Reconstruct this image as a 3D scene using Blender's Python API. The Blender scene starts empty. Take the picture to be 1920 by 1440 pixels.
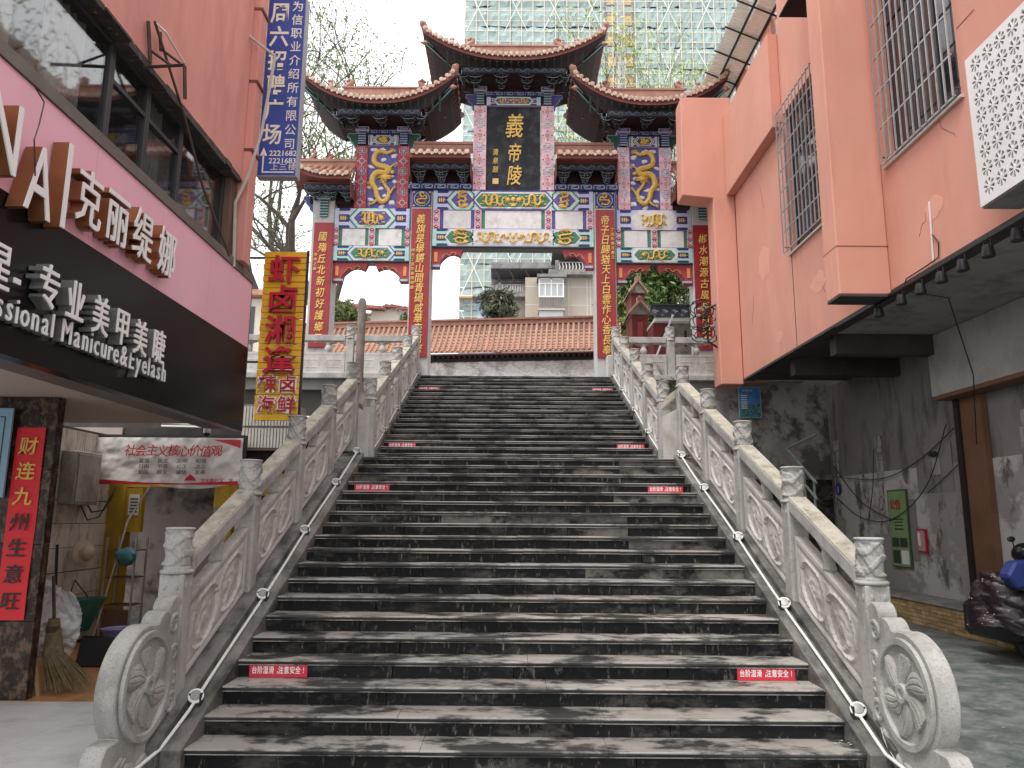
import bpy, bmesh, math, random
import numpy as np
from mathutils import Vector, Matrix, noise
R = math.radians
random.seed(7); np.random.seed(7)
scn = bpy.context.scene
COL = scn.collection

# ---------------------------------------------------------------- camera, world, sun, exposure
PITCH, ROLL, FPX, CZ = R(10.2), R(0.40), 1400.0, 1.87
cd = bpy.data.cameras.new('camera'); cam = bpy.data.objects.new('camera', cd); COL.objects.link(cam)
cd.sensor_fit = 'HORIZONTAL'; cd.sensor_width = 36; cd.lens = 36 * FPX / 1920
cd.clip_start = .05; cd.clip_end = 2000
cam.matrix_world = Matrix.Translation((0, 0, CZ)) @ Matrix.Rotation(R(90) + PITCH, 4, 'X') @ Matrix.Rotation(ROLL, 4, 'Z')
scn.camera = cam
SUN_EL, SUN_AZ = R(64), R(216)          # azimuth: from +Y clockwise seen from above
w = bpy.data.worlds.new('World'); scn.world = w; w.use_nodes = True
nt = w.node_tree; nt.nodes.clear()
o_ = nt.nodes.new('ShaderNodeOutputWorld'); bg = nt.nodes.new('ShaderNodeBackground')
sk = nt.nodes.new('ShaderNodeTexSky'); sk.sky_type = 'NISHITA'; sk.sun_disc = False
sk.sun_elevation = SUN_EL; sk.sun_rotation = SUN_AZ; sk.dust_density = 4; sk.air_density = 1.5
mx = nt.nodes.new('ShaderNodeMix'); mx.data_type = 'RGBA'
mx.inputs[0].default_value = .93; mx.inputs[7].default_value = (10.6, 10.7, 10.9, 1)   # cloud cover over the clear sky
nt.links.new(sk.outputs[0], mx.inputs[6]); nt.links.new(mx.outputs[2], bg.inputs[0]); nt.links.new(bg.outputs[0], o_.inputs[0])
bg.inputs[1].default_value = .1
sd = bpy.data.lights.new('sun', 'SUN'); sd.energy = 1.5; sd.angle = R(22); sd.color = (1, .97, .92)
so = bpy.data.objects.new('sun', sd); COL.objects.link(so)
sdir = Vector((math.sin(SUN_AZ) * math.cos(SUN_EL), math.cos(SUN_AZ) * math.cos(SUN_EL), math.sin(SUN_EL)))
so.rotation_euler = sdir.to_track_quat('Z', 'Y').to_euler(); so.location = (0, -5, 30)
scn.view_settings.view_transform = 'Standard'; scn.view_settings.look = 'None'
scn.view_settings.exposure = .92; scn.view_settings.gamma = 1; scn.view_settings.use_curve_mapping = False

# ---------------------------------------------------------------- survey helpers: a sight line of the photo met with a real plane
_c, _s, _cr, _sr = math.cos(PITCH), math.sin(PITCH), math.cos(ROLL), math.sin(ROLL)
def ray(px, py):
    u, v = (px - 960) / FPX, (720 - py) / FPX
    u, v = u * _cr - v * _sr, u * _sr + v * _cr
    return Vector((u, _c - v * _s, _s + v * _c))
def onY(px, py, Y): r = ray(px, py); return r * (Y / r.y) + Vector((0, 0, CZ))
def onX(px, py, X): r = ray(px, py); return r * (X / r.x) + Vector((0, 0, CZ))
def onZ(px, py, Z): r = ray(px, py); return r * ((Z - CZ) / r.z) + Vector((0, 0, CZ))

# ---------------------------------------------------------------- materials
MATS = {}
def mat(name, col, rough=.75, var=.18, scale=2.5, bump=.25, bscale=45, metal=0, spec=.4,
        dirt=None, dsc=(3, 3, 3), dth=(.45, .62), rnd=0, emit=0, alpha=1, dist=.004, dirt2=None, d2sc=(8, 8, 1), d2th=(.5, .7), coat=0, wet=None):
    if name in MATS: return MATS[name]
    m = bpy.data.materials.new(name); m.use_nodes = True; t = m.node_tree; N = t.nodes; L = t.links
    b = N['Principled BSDF']
    g = N.new('ShaderNodeNewGeometry')
    def nz(sc, detail=5, rough_=.6):
        mp = N.new('ShaderNodeVectorMath'); mp.operation = 'MULTIPLY'; mp.inputs[1].default_value = sc if isinstance(sc, tuple) else (sc,) * 3
        L.new(g.outputs['Position'], mp.inputs[0]); n = N.new('ShaderNodeTexNoise'); n.inputs['Scale'].default_value = 1
        n.inputs['Detail'].default_value = detail; n.inputs['Roughness'].default_value = rough_
        L.new(mp.outputs[0], n.inputs['Vector']); return n.outputs['Fac']
    def ramp(src, a, bb):
        r = N.new('ShaderNodeMapRange'); r.inputs[1].default_value = a; r.inputs[2].default_value = bb
        L.new(src, r.inputs[0]); return r.outputs[0]
    def mix(f, a, bb):
        x = N.new('ShaderNodeMix'); x.data_type = 'RGBA'
        for s, val in ((0, f), (6, a), (7, bb)):
            if hasattr(val, 'is_output'): L.new(val, x.inputs[s])
            else: x.inputs[s].default_value = val if s == 0 else (*val[:3], 1)
        return x.outputs[2]
    c0 = tuple(max(0, c * (1 - var)) for c in col); c1 = tuple(min(1, c * (1 + var)) for c in col)
    cur = mix(ramp(nz(scale), .3, .7), c0, c1)
    if dirt: 
        df = ramp(nz(dsc, 7, .68), *dth); cur = mix(df, cur, dirt)
    if dirt2: cur = mix(ramp(nz(d2sc, 6, .7), *d2th), cur, dirt2)
    if rnd:
        oi = N.new('ShaderNodeObjectInfo'); h = N.new('ShaderNodeHueSaturation'); L.new(cur, h.inputs['Color'])
        mr = N.new('ShaderNodeMapRange'); mr.inputs[3].default_value = 1 - rnd; mr.inputs[4].default_value = 1 + rnd
        L.new(oi.outputs['Random'], mr.inputs[0]); L.new(mr.outputs[0], h.inputs['Value']); cur = h.outputs[0]
    L.new(cur, b.inputs['Base Color'])
    b.inputs['Roughness'].default_value = rough; b.inputs['Metallic'].default_value = metal
    b.inputs['Specular IOR Level'].default_value = spec
    if wet: L.new(ramp(nz(wet[0], 5), .3, .7), (mr2 := N.new('ShaderNodeMapRange')).inputs[0]); mr2.inputs[3].default_value = wet[1]; mr2.inputs[4].default_value = wet[2]; L.new(mr2.outputs[0], b.inputs['Roughness'])
    if coat: b.inputs['Coat Weight'].default_value = coat
    if bump:
        bp = N.new('ShaderNodeBump'); bp.inputs['Strength'].default_value = bump; bp.inputs['Distance'].default_value = dist
        L.new(nz(bscale, 4), bp.inputs['Height']); L.new(bp.outputs[0], b.inputs['Normal'])
    if emit: b.inputs['Emission Color'].default_value = (*col, 1); b.inputs['Emission Strength'].default_value = emit
    if alpha < 1: b.inputs['Alpha'].default_value = alpha
    MATS[name] = m; return m

def sheer(name, col, alpha, rough=.6, gl=0, ior=1.5):
    """half-transparent sheet: net, film, window glass"""
    if name in MATS: return MATS[name]
    m = bpy.data.materials.new(name); m.use_nodes = True; N = m.node_tree.nodes; L = m.node_tree.links
    N['Principled BSDF'].inputs['Base Color'].default_value = (*col, 1); N['Principled BSDF'].inputs['Roughness'].default_value = rough
    N['Principled BSDF'].inputs['Specular IOR Level'].default_value = .5 + gl
    N['Principled BSDF'].inputs['Alpha'].default_value = alpha; N['Principled BSDF'].inputs['IOR'].default_value = ior
    MATS[name] = m; return m

# ---------------------------------------------------------------- mesh builder
SMALL_JOINED = {'dragon_relief', 'scroll_bracket', 'drop_ornament', 'rosette_painting', 'meander_line', 'cloud_line', 'clouds', 'dots', 'print_blocks', 'cap_edge', 'head_bands', 'painted_frame', 'stay', 'print_lines', 'tile_joint', 'border_line'}
class MB:
    def __init__(s): s.v = []; s.f = []; s.m = []
    def add(s, vs, fs, m=0):
        o = len(s.v); s.v.extend(tuple(p) for p in vs); s.f.extend(tuple(i + o for i in f) for f in fs); s.m.extend([m] * len(fs)); return s
    def hexa(s, p, m=0):
        return s.add(p, [(0, 1, 2, 3), (7, 6, 5, 4), (0, 4, 5, 1), (1, 5, 6, 2), (2, 6, 7, 3), (3, 7, 4, 0)], m)
    def box(s, x0, x1, y0, y1, z0, z1, m=0):
        return s.hexa([(x0, y0, z0), (x1, y0, z0), (x1, y1, z0), (x0, y1, z0), (x0, y0, z1), (x1, y0, z1), (x1, y1, z1), (x0, y1, z1)], m)
    def prism(s, pts, ax, a, b, m=0):
        f = {'x': lambda p, q: (q, p[0], p[1]), 'y': lambda p, q: (p[0], q, p[1]), 'z': lambda p, q: (p[0], p[1], q)}[ax]
        n = len(pts); vs = [f(p, a) for p in pts] + [f(p, b) for p in pts]
        return s.add(vs, [tuple(range(n))[::-1], tuple(range(n, 2 * n))] + [(i, (i + 1) % n, n + (i + 1) % n, n + i) for i in range(n)], m)
    def tube(s, path, r, n=6, m=0, flat=None):
        P = [Vector(p) for p in path]; k = len(P); rr = [r] * k if isinstance(r, (int, float)) else r
        vs = []; ref = None
        for i in range(k):
            d = (P[min(i + 1, k - 1)] - P[max(i - 1, 0)]); d = d.normalized() if d.length > 1e-9 else Vector((0, 0, 1))
            if ref is None: ref = Vector((0, 1, 0)) if abs(d.y) < .8 else Vector((1, 0, 0))
            a = d.cross(ref).normalized(); b = a.cross(d).normalized(); ref = b
            for j in range(n):
                t = 2 * math.pi * j / n; vs.append(P[i] + a * (rr[i] * math.cos(t)) + b * (rr[i] * math.sin(t) * (flat or 1)))
        fs = [(i * n + j, i * n + (j + 1) % n, (i + 1) * n + (j + 1) % n, (i + 1) * n + j) for i in range(k - 1) for j in range(n)]
        fs += [tuple(range(n))[::-1], tuple(range((k - 1) * n, k * n))]
        return s.add(vs, fs, m)
    def lathe(s, prof, c, n=16, m=0, ax='z'):
        vs = []
        for (r, h) in prof:
            for j in range(n):
                t = 2 * math.pi * j / n; q = (r * math.cos(t), r * math.sin(t), h)
                if ax == 'x': q = (h, q[0], q[1])
                if ax == 'y': q = (q[0], h, q[1])
                vs.append((c[0] + q[0], c[1] + q[1], c[2] + q[2]))
        k = len(prof)
        fs = [(i * n + j, i * n + (j + 1) % n, (i + 1) * n + (j + 1) % n, (i + 1) * n + j) for i in range(k - 1) for j in range(n)]
        fs += [tuple(range(n))[::-1], tuple(range((k - 1) * n, k * n))]
        return s.add(vs, fs, m)
    def grid(s, fn, nu, nv, m=0):
        vs = [fn(i / nu, j / nv) for j in range(nv + 1) for i in range(nu + 1)]
        fs = [(j * (nu + 1) + i, j * (nu + 1) + i + 1, (j + 1) * (nu + 1) + i + 1, (j + 1) * (nu + 1) + i) for j in range(nv) for i in range(nu)]
        return s.add(vs, fs, m)
    def ball(s, c, r, n=8, m=0, jit=0):
        rx, ry, rz = r if isinstance(r, tuple) else (r, r, r); k = max(4, n // 2 + 1); vs = []
        for i in range(k + 1):
            ph = math.pi * i / k
            for j in range(n):
                t = 2 * math.pi * j / n; q = 1 + random.uniform(-jit, jit)
                vs.append((c[0] + rx * q * math.sin(ph) * math.cos(t), c[1] + ry * q * math.sin(ph) * math.sin(t), c[2] + rz * q * math.cos(ph)))
        return s.add(vs, [(i * n + j, (i + 1) * n + j, (i + 1) * n + (j + 1) % n, i * n + (j + 1) % n) for i in range(k) for j in range(n)], m)
    def glyph(s, ch, c, size, face, th=.01, m=0, sx=1, bold=0, both=False, shear=0):
        """one character centred on c; face is the way it looks: '-y', '+x', '-x'"""
        gv, gf = glyph_mesh(ch, bold)
        X, Yv, Z = {'-y': ((1, 0, 0), (0, 0, 1), (0, -1, 0)), '+x': ((0, 1, 0), (0, 0, 1), (1, 0, 0)), '-x': ((0, -1, 0), (0, 0, 1), (-1, 0, 0))}[face]
        X, Yv, Z, c = Vector(X), Vector(Yv), Vector(Z), Vector(c)
        return s.add([c + X * ((p[0] + shear * p[1]) * size * sx) + Yv * (p[1] * size) + Z * ((p[2] + .5) * th) for p in gv], gf, m)
    def build(s, name, mats, parent=None, smooth=False, bevel=0, kind=None, recalc=True):
        if name in SMALL_JOINED and not kind: kind = 'stuff'
        me = bpy.data.meshes.new(name)
        off = Vector((0, 0, 0)); p = parent
        while p is not None: off += p.location; p = p.parent
        vs = [(x - off.x, y - off.y, z - off.z) for x, y, z in s.v]
        me.from_pydata(vs, [], s.f)
        for mm in (mats if isinstance(mats, (list, tuple)) else [mats]): me.materials.append(mm)
        me.polygons.foreach_set('material_index', s.m)
        if recalc or bevel:
            bm = bmesh.new(); bm.from_mesh(me)
            if recalc: bmesh.ops.recalc_face_normals(bm, faces=bm.faces)
            if bevel: bmesh.ops.bevel(bm, geom=bm.edges[:], offset=bevel, segments=1, affect='EDGES', profile=.5)
            bm.to_mesh(me); bm.free()
        if smooth:
            me.polygons.foreach_set('use_smooth', [True] * len(me.polygons))
            if smooth != 'all':
                try: me.set_sharp_from_angle(angle=R(38))
                except Exception: pass
        me.update()
        o = bpy.data.objects.new(name, me); COL.objects.link(o); o.parent = parent
        if kind: o['kind'] = kind
        return o
_G = {}
def glyph_mesh(ch, bold=0):
    if (ch, bold) in _G: return _G[(ch, bold)]
    cu = bpy.data.curves.new('glyph', 'FONT'); cu.body = ch; cu.size = 1; cu.extrude = .5; cu.offset = bold; cu.resolution_u = 2
    cu.align_x = 'CENTER'
    ob = bpy.data.objects.new('glyph', cu); COL.objects.link(ob)
    dg = bpy.context.evaluated_depsgraph_get(); me = bpy.data.meshes.new_from_object(ob.evaluated_get(dg))
    cy = .37 if ord(ch[0]) > 255 else .33
    out = ([(v.co.x, v.co.y - cy, v.co.z) for v in me.vertices], [tuple(p.vertices) for p in me.polygons])
    bpy.data.objects.remove(ob); bpy.data.curves.remove(cu); bpy.data.meshes.remove(me)
    _G[(ch, bold)] = out; return out

def tag(o, label, cat, group=None, kind=None):
    o['label'] = label; o['category'] = cat
    if group: o['group'] = group
    if kind: o['kind'] = kind
    return o
def empty(name, loc, label=None, cat=None, group=None, kind=None, parent=None):
    o = bpy.data.objects.new(name, None); COL.objects.link(o); o.location = loc; o.parent = parent; o.empty_display_size = .2
    if label: tag(o, label, cat, group)
    if kind: o['kind'] = kind
    return o
def inst(o, loc, parent=None, rot=None, scale=None):
    c = o.copy(); COL.objects.link(c); c.parent = parent; c.location = loc
    if rot is not None: c.rotation_euler = rot
    if scale is not None: c.scale = scale
    return c
def copy_tree(o, loc, parent=None, label=None):
    c = o.copy(); COL.objects.link(c); c.parent = parent; c.location = loc
    if label: c['label'] = label
    for ch in list(o.children): copy_tree(ch, ch.location, c)
    return c
def spl(pts, k=6):
    """Catmull-Rom through 2D/3D points"""
    P = [Vector(p) for p in pts]; out = []
    for i in range(len(P) - 1):
        a, b, c, d = P[max(i - 1, 0)], P[i], P[i + 1], P[min(i + 2, len(P) - 1)]
        for j in range(k):
            t = j / k
            out.append(.5 * ((2 * b) + (c - a) * t + (2 * a - 5 * b + 4 * c - d) * t * t + (3 * b - a - 3 * c + d) * t ** 3))
    out.append(P[-1]); return out
def fbm(x, y, z=0, o=4):
    return noise.fractal(Vector((x, y, z)), .6, 2.1, o)

# ---------------------------------------------------------------- palette
salmon = mat('salmon render', (.575, .275, .208), .85, .08, .7, .2, 60, dirt=(.55, .245, .185), dsc=(1.6, 1.6, .35), dth=(.45, .7), dirt2=(.40, .19, .15), d2sc=(4, 4, .35), d2th=(.58, .90))
salmon_l = mat('pink render', (.62, .28, .235), .85, .08, .8, .2, 60, dirt=(.45, .18, .155), dsc=(1.5, 1.5, .4), dth=(.5, .8), dirt2=(.2, .1, .09), d2sc=(4, 4, 1), d2th=(.7, .85))
granite = mat('weathered granite', (.40, .39, .37), .85, .12, 60, .6, 130, dirt=(.20, .195, .18), dsc=(3, 3, 1.6), dth=(.44, .72), dirt2=(.11, .11, .10), d2sc=(70, 70, 70), d2th=(.56, .72), spec=.2)
granite_l = mat('pale carved stone', (.46, .44, .42), .85, .10, 40, .5, 130, dirt=(.26, .245, .22), dsc=(3, 3, 1.4), dth=(.46, .74), dirt2=(.17, .165, .14), d2sc=(8, 8, 2), d2th=(.62, .80), spec=.2)
rail_top = mat('rail stone with lichen', (.40, .375, .32), .85, .15, 6, .5, 90, dirt=(.27, .25, .19), dsc=(5, 4, 5), dth=(.45, .62), dirt2=(.07, .07, .05), d2sc=(22, 14, 22), d2th=(.56, .70), spec=.2)
tread_m = mat('wet step stone', (.33, .31, .28), .4, .15, 1.6, .3, 60, spec=.5, dirt=(.038, .037, .034), dsc=(1.6, 2.6, 1.1), dth=(.46, .56), dirt2=(.10, .09, .04), d2sc=(3, 7, 7), d2th=(.62, .8), rnd=.12, wet=((1.5, 5, 5), .22, .55))
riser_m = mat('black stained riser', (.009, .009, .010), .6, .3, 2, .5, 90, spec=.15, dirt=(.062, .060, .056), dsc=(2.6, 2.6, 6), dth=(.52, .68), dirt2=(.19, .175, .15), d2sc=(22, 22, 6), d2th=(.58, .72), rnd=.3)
edge_m = mat('stained shaded step edge', (.045, .044, .042), .35, .3, 3, .2, 60, spec=.4, dirt=(.012, .012, .012), dsc=(2, 2, 2), dth=(.42, .55))  # dark nosing front: stain plus the shadow under the lip, both in the colour
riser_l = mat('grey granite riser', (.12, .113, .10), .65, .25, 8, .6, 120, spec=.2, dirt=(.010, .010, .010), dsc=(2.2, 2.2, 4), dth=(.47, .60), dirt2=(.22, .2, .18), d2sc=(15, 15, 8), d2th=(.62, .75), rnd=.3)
stringer_m = mat('stringer stone', (.16, .152, .14), .6, .3, 2, .5, 60, dirt=(.035, .035, .033), dsc=(5, 2, 5), dth=(.42, .65), dirt2=(.07, .075, .03), d2sc=(6, 4, 4), d2th=(.6, .75), wet=((3, 3, 3), .35, .8))
concrete = mat('grey concrete', (.22, .21, .20), .85, .2, 1.2, .5, 40, dirt=(.08, .075, .072), dsc=(1.5, 1.5, .8), dth=(.45, .7), dirt2=(.04, .04, .04), d2sc=(5, 5, 1), d2th=(.6, .8))
dark_conc = mat('sooty concrete', (.05, .045, .043), .9, .3, 1.2, .5, 40, dirt=(.10, .09, .085), dsc=(1.5, 1.5, .8), dth=(.55, .75))
black = mat('black metal', (.015, .015, .017), .45, .1, 5, 0)
darkm = mat('dark window frame', (.03, .032, .036), .4, .1, 5, 0)
steel = mat('galvanised steel', (.42, .43, .44), .4, .15, 9, .1, 60, metal=.6)
white_p = mat('white paint', (.74, .73, .71), .5, .06, 3, .1, 60, dirt=(.4, .38, .34), dsc=(8, 8, 3), dth=(.62, .85))
plastic_w = mat('white plastic pipe', (.66, .66, .62), .4, .06, 4, 0, dirt=(.3, .29, .25), dsc=(12, 12, 12), dth=(.6, .8))
tile_end = mat('weathered tile end', (.46, .33, .26), .6, .2, 9, .2, 50, dirt=(.25, .15, .11), dsc=(12, 12, 12), dth=(.5, .65), rnd=.15)
tile_m = mat('terracotta glazed tile', (.40, .205, .14), .5, .18, 4, .3, 50, dirt=(.22, .12, .09), dsc=(7, 7, 7), dth=(.5, .72), dirt2=(.5, .36, .27), d2sc=(9, 9, 9), d2th=(.55, .75), rnd=.14)
ridge_m = mat('terracotta ridge', (.31, .15, .11), .55, .18, 4, .3, 40, dirt=(.16, .08, .06), dsc=(8, 8, 3), dth=(.52, .75))
eave_red = mat('oxblood eave board', (.16, .045, .035), .7, .2, 4, .2, 40)
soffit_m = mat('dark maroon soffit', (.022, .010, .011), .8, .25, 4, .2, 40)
wood_dk = mat('bracket dark blue', (.012, .016, .028), .6, .2, 5, .1)  # very dark blue paint of the bracket arms
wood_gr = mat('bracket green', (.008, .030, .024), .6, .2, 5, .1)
line_w = mat('painted outline', (.34, .40, .48), .6, .15, 9, .1)
gold = mat('gold paint', (.62, .38, .08), .45, .2, 20, .4, 90, metal=.15, dirt=(.30, .16, .03), dsc=(14, 14, 14), dth=(.55, .75))
gold_y = mat('yellow lettering', (.70, .50, .13), .5, .1, 10, 0)
c_blue = mat('ultramarine paint', (.085, .08, .27), .65, .15, 6, .2, dirt=(.45, .44, .55), dsc=(7, 7, 7), dth=(.66, .72))
c_navy = mat('navy paint', (.025, .03, .13), .65, .15, 6, .2)
c_aqua = mat('aqua paint', (.34, .60, .53), .7, .1, 6, .2, dirt=(.7, .7, .7), dsc=(6, 6, 6), dth=(.66, .75))
c_green = mat('jade paint', (.05, .18, .115), .65, .15, 6, .2, dirt=(.4, .5, .45), dsc=(8, 8, 8), dth=(.7, .78))
c_dgreen = mat('deep green paint', (.012, .075, .045), .6, .15, 6, .2)
c_lav = mat('lavender paint', (.48, .48, .66), .7, .1, 6, .2)
c_white = mat('whitewash', (.64, .62, .62), .8, .08, 5, .2, dirt=(.44, .41, .40), dsc=(5, 5, 4), dth=(.50, .72))
c_pink = mat('faded pink paint', (.66, .34, .40), .75, .15, 5, .2, dirt=(.70, .62, .66), dsc=(6, 6, 5), dth=(.45, .65))
c_crim = mat('crimson paint', (.34, .05, .06), .7, .15, 6, .2)
c_red = mat('couplet red lacquer', (.26, .020, .024), .42, .18, 2.5, .1, 60, dirt=(.20, .012, .014), dsc=(3, 3, 1), dth=(.55, .8))
c_black = mat('black slate tablet', (.012, .013, .016), .45, .3, 3, .1, 60, spec=.2, dirt=(.055, .058, .066), dsc=(3, 3, 3), dth=(.48, .72))
c_orange = mat('orange paint', (.62, .25, .09), .7, .15, 6, .1)
glass = sheer('window glass', (.03, .035, .04), .62, .04, .3)
glass_dk = mat('dark window glass', (.02, .022, .026), .06, .1, 2, 0, spec=.7)
curtain = mat('white curtain', (.55, .55, .53), .9, .08, 4, .1)
bark = mat('dark bark', (.07, .058, .05), .9, .3, 5, .6, 30)
def leafm(name, c): return mat(name, c, .55, .35, 1.5, 0, rnd=0)
# ================================================================ THE SETTING: ground, stairs, platform
RISE, RUN = .15, .349
Y0, YL, YU = 5.99, 12.27, 13.31                      # first nosing, landing nosing, first nosing of the upper flight
YT = YU + 17 * RUN; ZP = .15 + 36 * RISE             # platform edge and level
def nos(Y): return .15 + (Y - Y0) * RISE / RUN if Y < YL + .3 else 3.0 + (Y - YU) * RISE / RUN
ground_m = mat('painted alley concrete', (.165, .175, .165), .5, .3, 5, .5, 60, dirt=(.075, .095, .09), dsc=(2.4, 2.4, 2), dth=(.44, .60), dirt2=(.25, .24, .21), d2sc=(6, 6, 3), d2th=(.56, .70), wet=((3, 3, 3), .3, .75))
MB().box(-120, 120, -40, 19.5, -.4, 0).build('ground', ground_m, kind='structure')
MB().box(-200, 200, 19.5, 600, -.4, .0).build('terrain', concrete, kind='structure')
plat_m = mat('platform paving', (.33, .31, .29), .8, .15, 2, .3, 40)
MB().box(-14, 14, YT + .05, 45, 4.9, ZP - .004).build('platform_ground', plat_m, kind='structure')

stairs = empty('stone_stairs', (.1, Y0, 0), kind='structure')
MB().prism([(Y0 + .06, 0), (Y0 + .06, .02)] + [q for i in range(18) for q in ((Y0 + .08 + i * RUN, (i + 1) * RISE - .04), (Y0 + .08 + (i + 1) * RUN, (i + 1) * RISE - .04))] + [(YU + .06, 2.81), (YU + .06, 0)], 'x', -2.5, 2.74).build('stair_core', dark_conc, stairs)
MB().prism([(YU + .06, 0), (YU + .06, 2.9)] + [q for i in range(17) for q in ((YU + .08 + i * RUN, 3.0 + i * RISE - .04), (YU + .08 + (i + 1) * RUN, 3.0 + i * RISE - .04))] + [(YT + .04, ZP - .05), (YT + .04, 0)], 'x', -2.46, 2.64).build('stair_core', dark_conc, stairs)
random.seed(3)
def step(Y, z, x0, x1, depth):
    n = random.choice((3, 4, 4)); cuts = [x0] + [x0 + (x1 - x0) * (k + random.uniform(-.18, .18)) / n for k in range(1, n)] + [x1]
    for a, b in zip(cuts, cuts[1:]):
        j = random.uniform(-.002, .002)
        m = MB().box(a + .0015, b - .0015, Y + .014, Y + depth, z - .045 + j, z + j)
        m.prism([(Y + .014, z - .012 + j), (Y + .004, z - .012 + j), (Y + .004, z - .004 + j), (Y + .014, z + j)], 'x', a + .0015, b - .0015)
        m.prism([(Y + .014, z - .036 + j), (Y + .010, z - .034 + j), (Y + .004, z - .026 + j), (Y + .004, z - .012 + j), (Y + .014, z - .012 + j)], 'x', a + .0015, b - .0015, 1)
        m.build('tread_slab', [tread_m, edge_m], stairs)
    n = random.choice((3, 4, 4, 5)); cuts = [x0] + [x0 + (x1 - x0) * (k + random.uniform(-.2, .2)) / n for k in range(1, n)] + [x1]
    for k, (a, b) in enumerate(zip(cuts, cuts[1:])):
        j = random.uniform(0, .006)
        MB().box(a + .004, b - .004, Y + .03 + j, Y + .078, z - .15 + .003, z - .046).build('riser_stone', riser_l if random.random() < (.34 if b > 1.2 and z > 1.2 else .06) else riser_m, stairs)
for i in range(19): step(Y0 + i * RUN, .15 + i * RISE, -2.44, 2.68, RUN + .06 if i < 18 else YU - YL + .06)
for i in range(18): step(YU + i * RUN, 3.0 + i * RISE, -2.4, 2.58, RUN + .06)

# stringers (sloping kerb stones between steps and balustrade)
def stringer(xa, xb, ya, yb, hin, hout, name='stringer_stone'):
    n = max(2, round((yb - ya) / 1.3)); 
    for k in range(n):
        a, b = ya + (yb - ya) * k / n + .003, ya + (yb - ya) * (k + 1) / n - .003
        za, zb = nos(a), nos(b)
        # broad sloping slab + raised outer kerb
        MB().hexa([(xa, a, za - .5), (xb, a, za - .5), (xb, b, zb - .5), (xa, b, zb - .5), (xa, a, za + hin), (xb, a, za + hin), (xb, b, zb + hin), (xa, b, zb + hin)]).build(name, stringer_m, stairs, bevel=.008)
for side in (-1, 1):
    cx = .12
    xi, xm, xo = (-2.44, -2.60, -2.96) if side < 0 else (2.68, 2.84, 3.12)
    stringer(min(xi, xm), max(xi, xm), Y0 - .05, YL + .1, .03, 0)
    stringer(min(xm, xo), max(xm, xo), Y0 - .1, YL + .6, .10, 0)
    xi, xm, xo = (-2.40, -2.47, -2.66) if side < 0 else (2.58, 2.65, 2.84)
    stringer(min(xi, xo), max(xi, xo), YU, YT + .05, .07, 0)

# ================================================================ BALUSTRADES
def relief_cap():
    """cylindrical newel head wrapped in a carved dragon-and-cloud relief"""
    m = MB(); n, k = 72, 40; H = .33
    def fn(u, v):
        t = 2 * math.pi * u; z = v * H
        sw = math.sin(3 * t + 9 * v + 1.2 * math.sin(2 * t)); sw2 = math.sin(2 * t - 14 * v + math.cos(3 * t))
        h = .012 * min(1, max(0, sw * 4)) + .010 * (max(0, sw2) > .5) + .004 * fbm(6 * math.cos(t), 6 * math.sin(t), v * 9)
        w_ = math.sin(11 * t + 26 * v); h += .003 * (w_ > 0)
        edge = 1 if .10 < v < .93 else 0
        r = .098 + h * edge + (.012 if v > .93 or v < .10 else 0) - (.006 if .06 < v < .10 else 0)
        return (r * math.cos(t), r * math.sin(t), z)
    m.grid(fn, n, k)
    m.lathe([(.12, H), (.118, H + .015), (.10, H + .02)], (0, 0, 0), 24)
    m.lathe([(.13, -.03), (.135, -.012), (.12, .003)], (0, 0, 0), 24)
    return m
def make_post(parent, x, y, z0, ztop, name='post'):
    m = MB(); w_ = .102; zs = ztop - .37
    m.box(x - w_, x + w_, y - w_, y + w_, z0, zs)
    p = m.build(name, granite, parent, bevel=.014)
    for o in ((x - .005, 1), ):
        pass
    c = inst(CAP, (x - parent.location.x, y - parent.location.y, zs + .03 - parent.location.z), p)
    c.rotation_euler = (0, 0, random.uniform(0, 6.28))
    # drops carved on the shaft head
    d = MB()
    for dy in (-.05, .05):
        for s in (-1, 1):
            d.ball((x + s * (w_ + .001), y + dy, zs - .10), (.010, .018, .035), 6)
    for dx in (-.05, .05): d.ball((x + dx, y - w_ - .001, zs - .10), (.018, .010, .035), 6)
    d.build('drop_ornament', granite, p, smooth=True)
    return p
_cap = relief_cap().build('post_head', granite, None, smooth='all'); CAP = _cap
def ogee(u, v, cx, cz, rx, rz):
    return abs((u - cx) / rx) ** 2.4 + abs((v - cz) / rz) ** 2.4
def panel_h(u, v, lotus):
    """carving depth of a balustrade panel"""
    h = 0
    if u < .035 or u > .965 or v < .06 or v > .90: return 0
    h = -.012
    if .055 < u < .945 and .11 < v < .84: h = -.004
    for cx, k in ((.29, 0), (.71, 1)):
        e = ogee(u, v, cx, .48, .19, .33)
        if e < 1.25: h = .006
        if e < 1.0:
            h = -.022 + .009 * fbm(u * 34, v * 20, k * 7 + lotus)
            du, dv = (u - cx) / .19, (v - .5) / .33
            r = math.hypot(du * .9, dv); a = math.atan2(dv, du)
            if r < .62 * (.6 + .4 * abs(math.cos(2.5 * a + k + lotus))): h += .022 * (1 - r) * (.75 + .25 * math.cos(18 * r))
            st = abs(du - .35 * math.sin(3 * dv + k)) ; h = max(h, -.022 + .02 * (st < .09)) if dv < 0 else h
    if abs(u - .5) < .01 and .2 < v < .8: h = -.014
    return h
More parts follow.
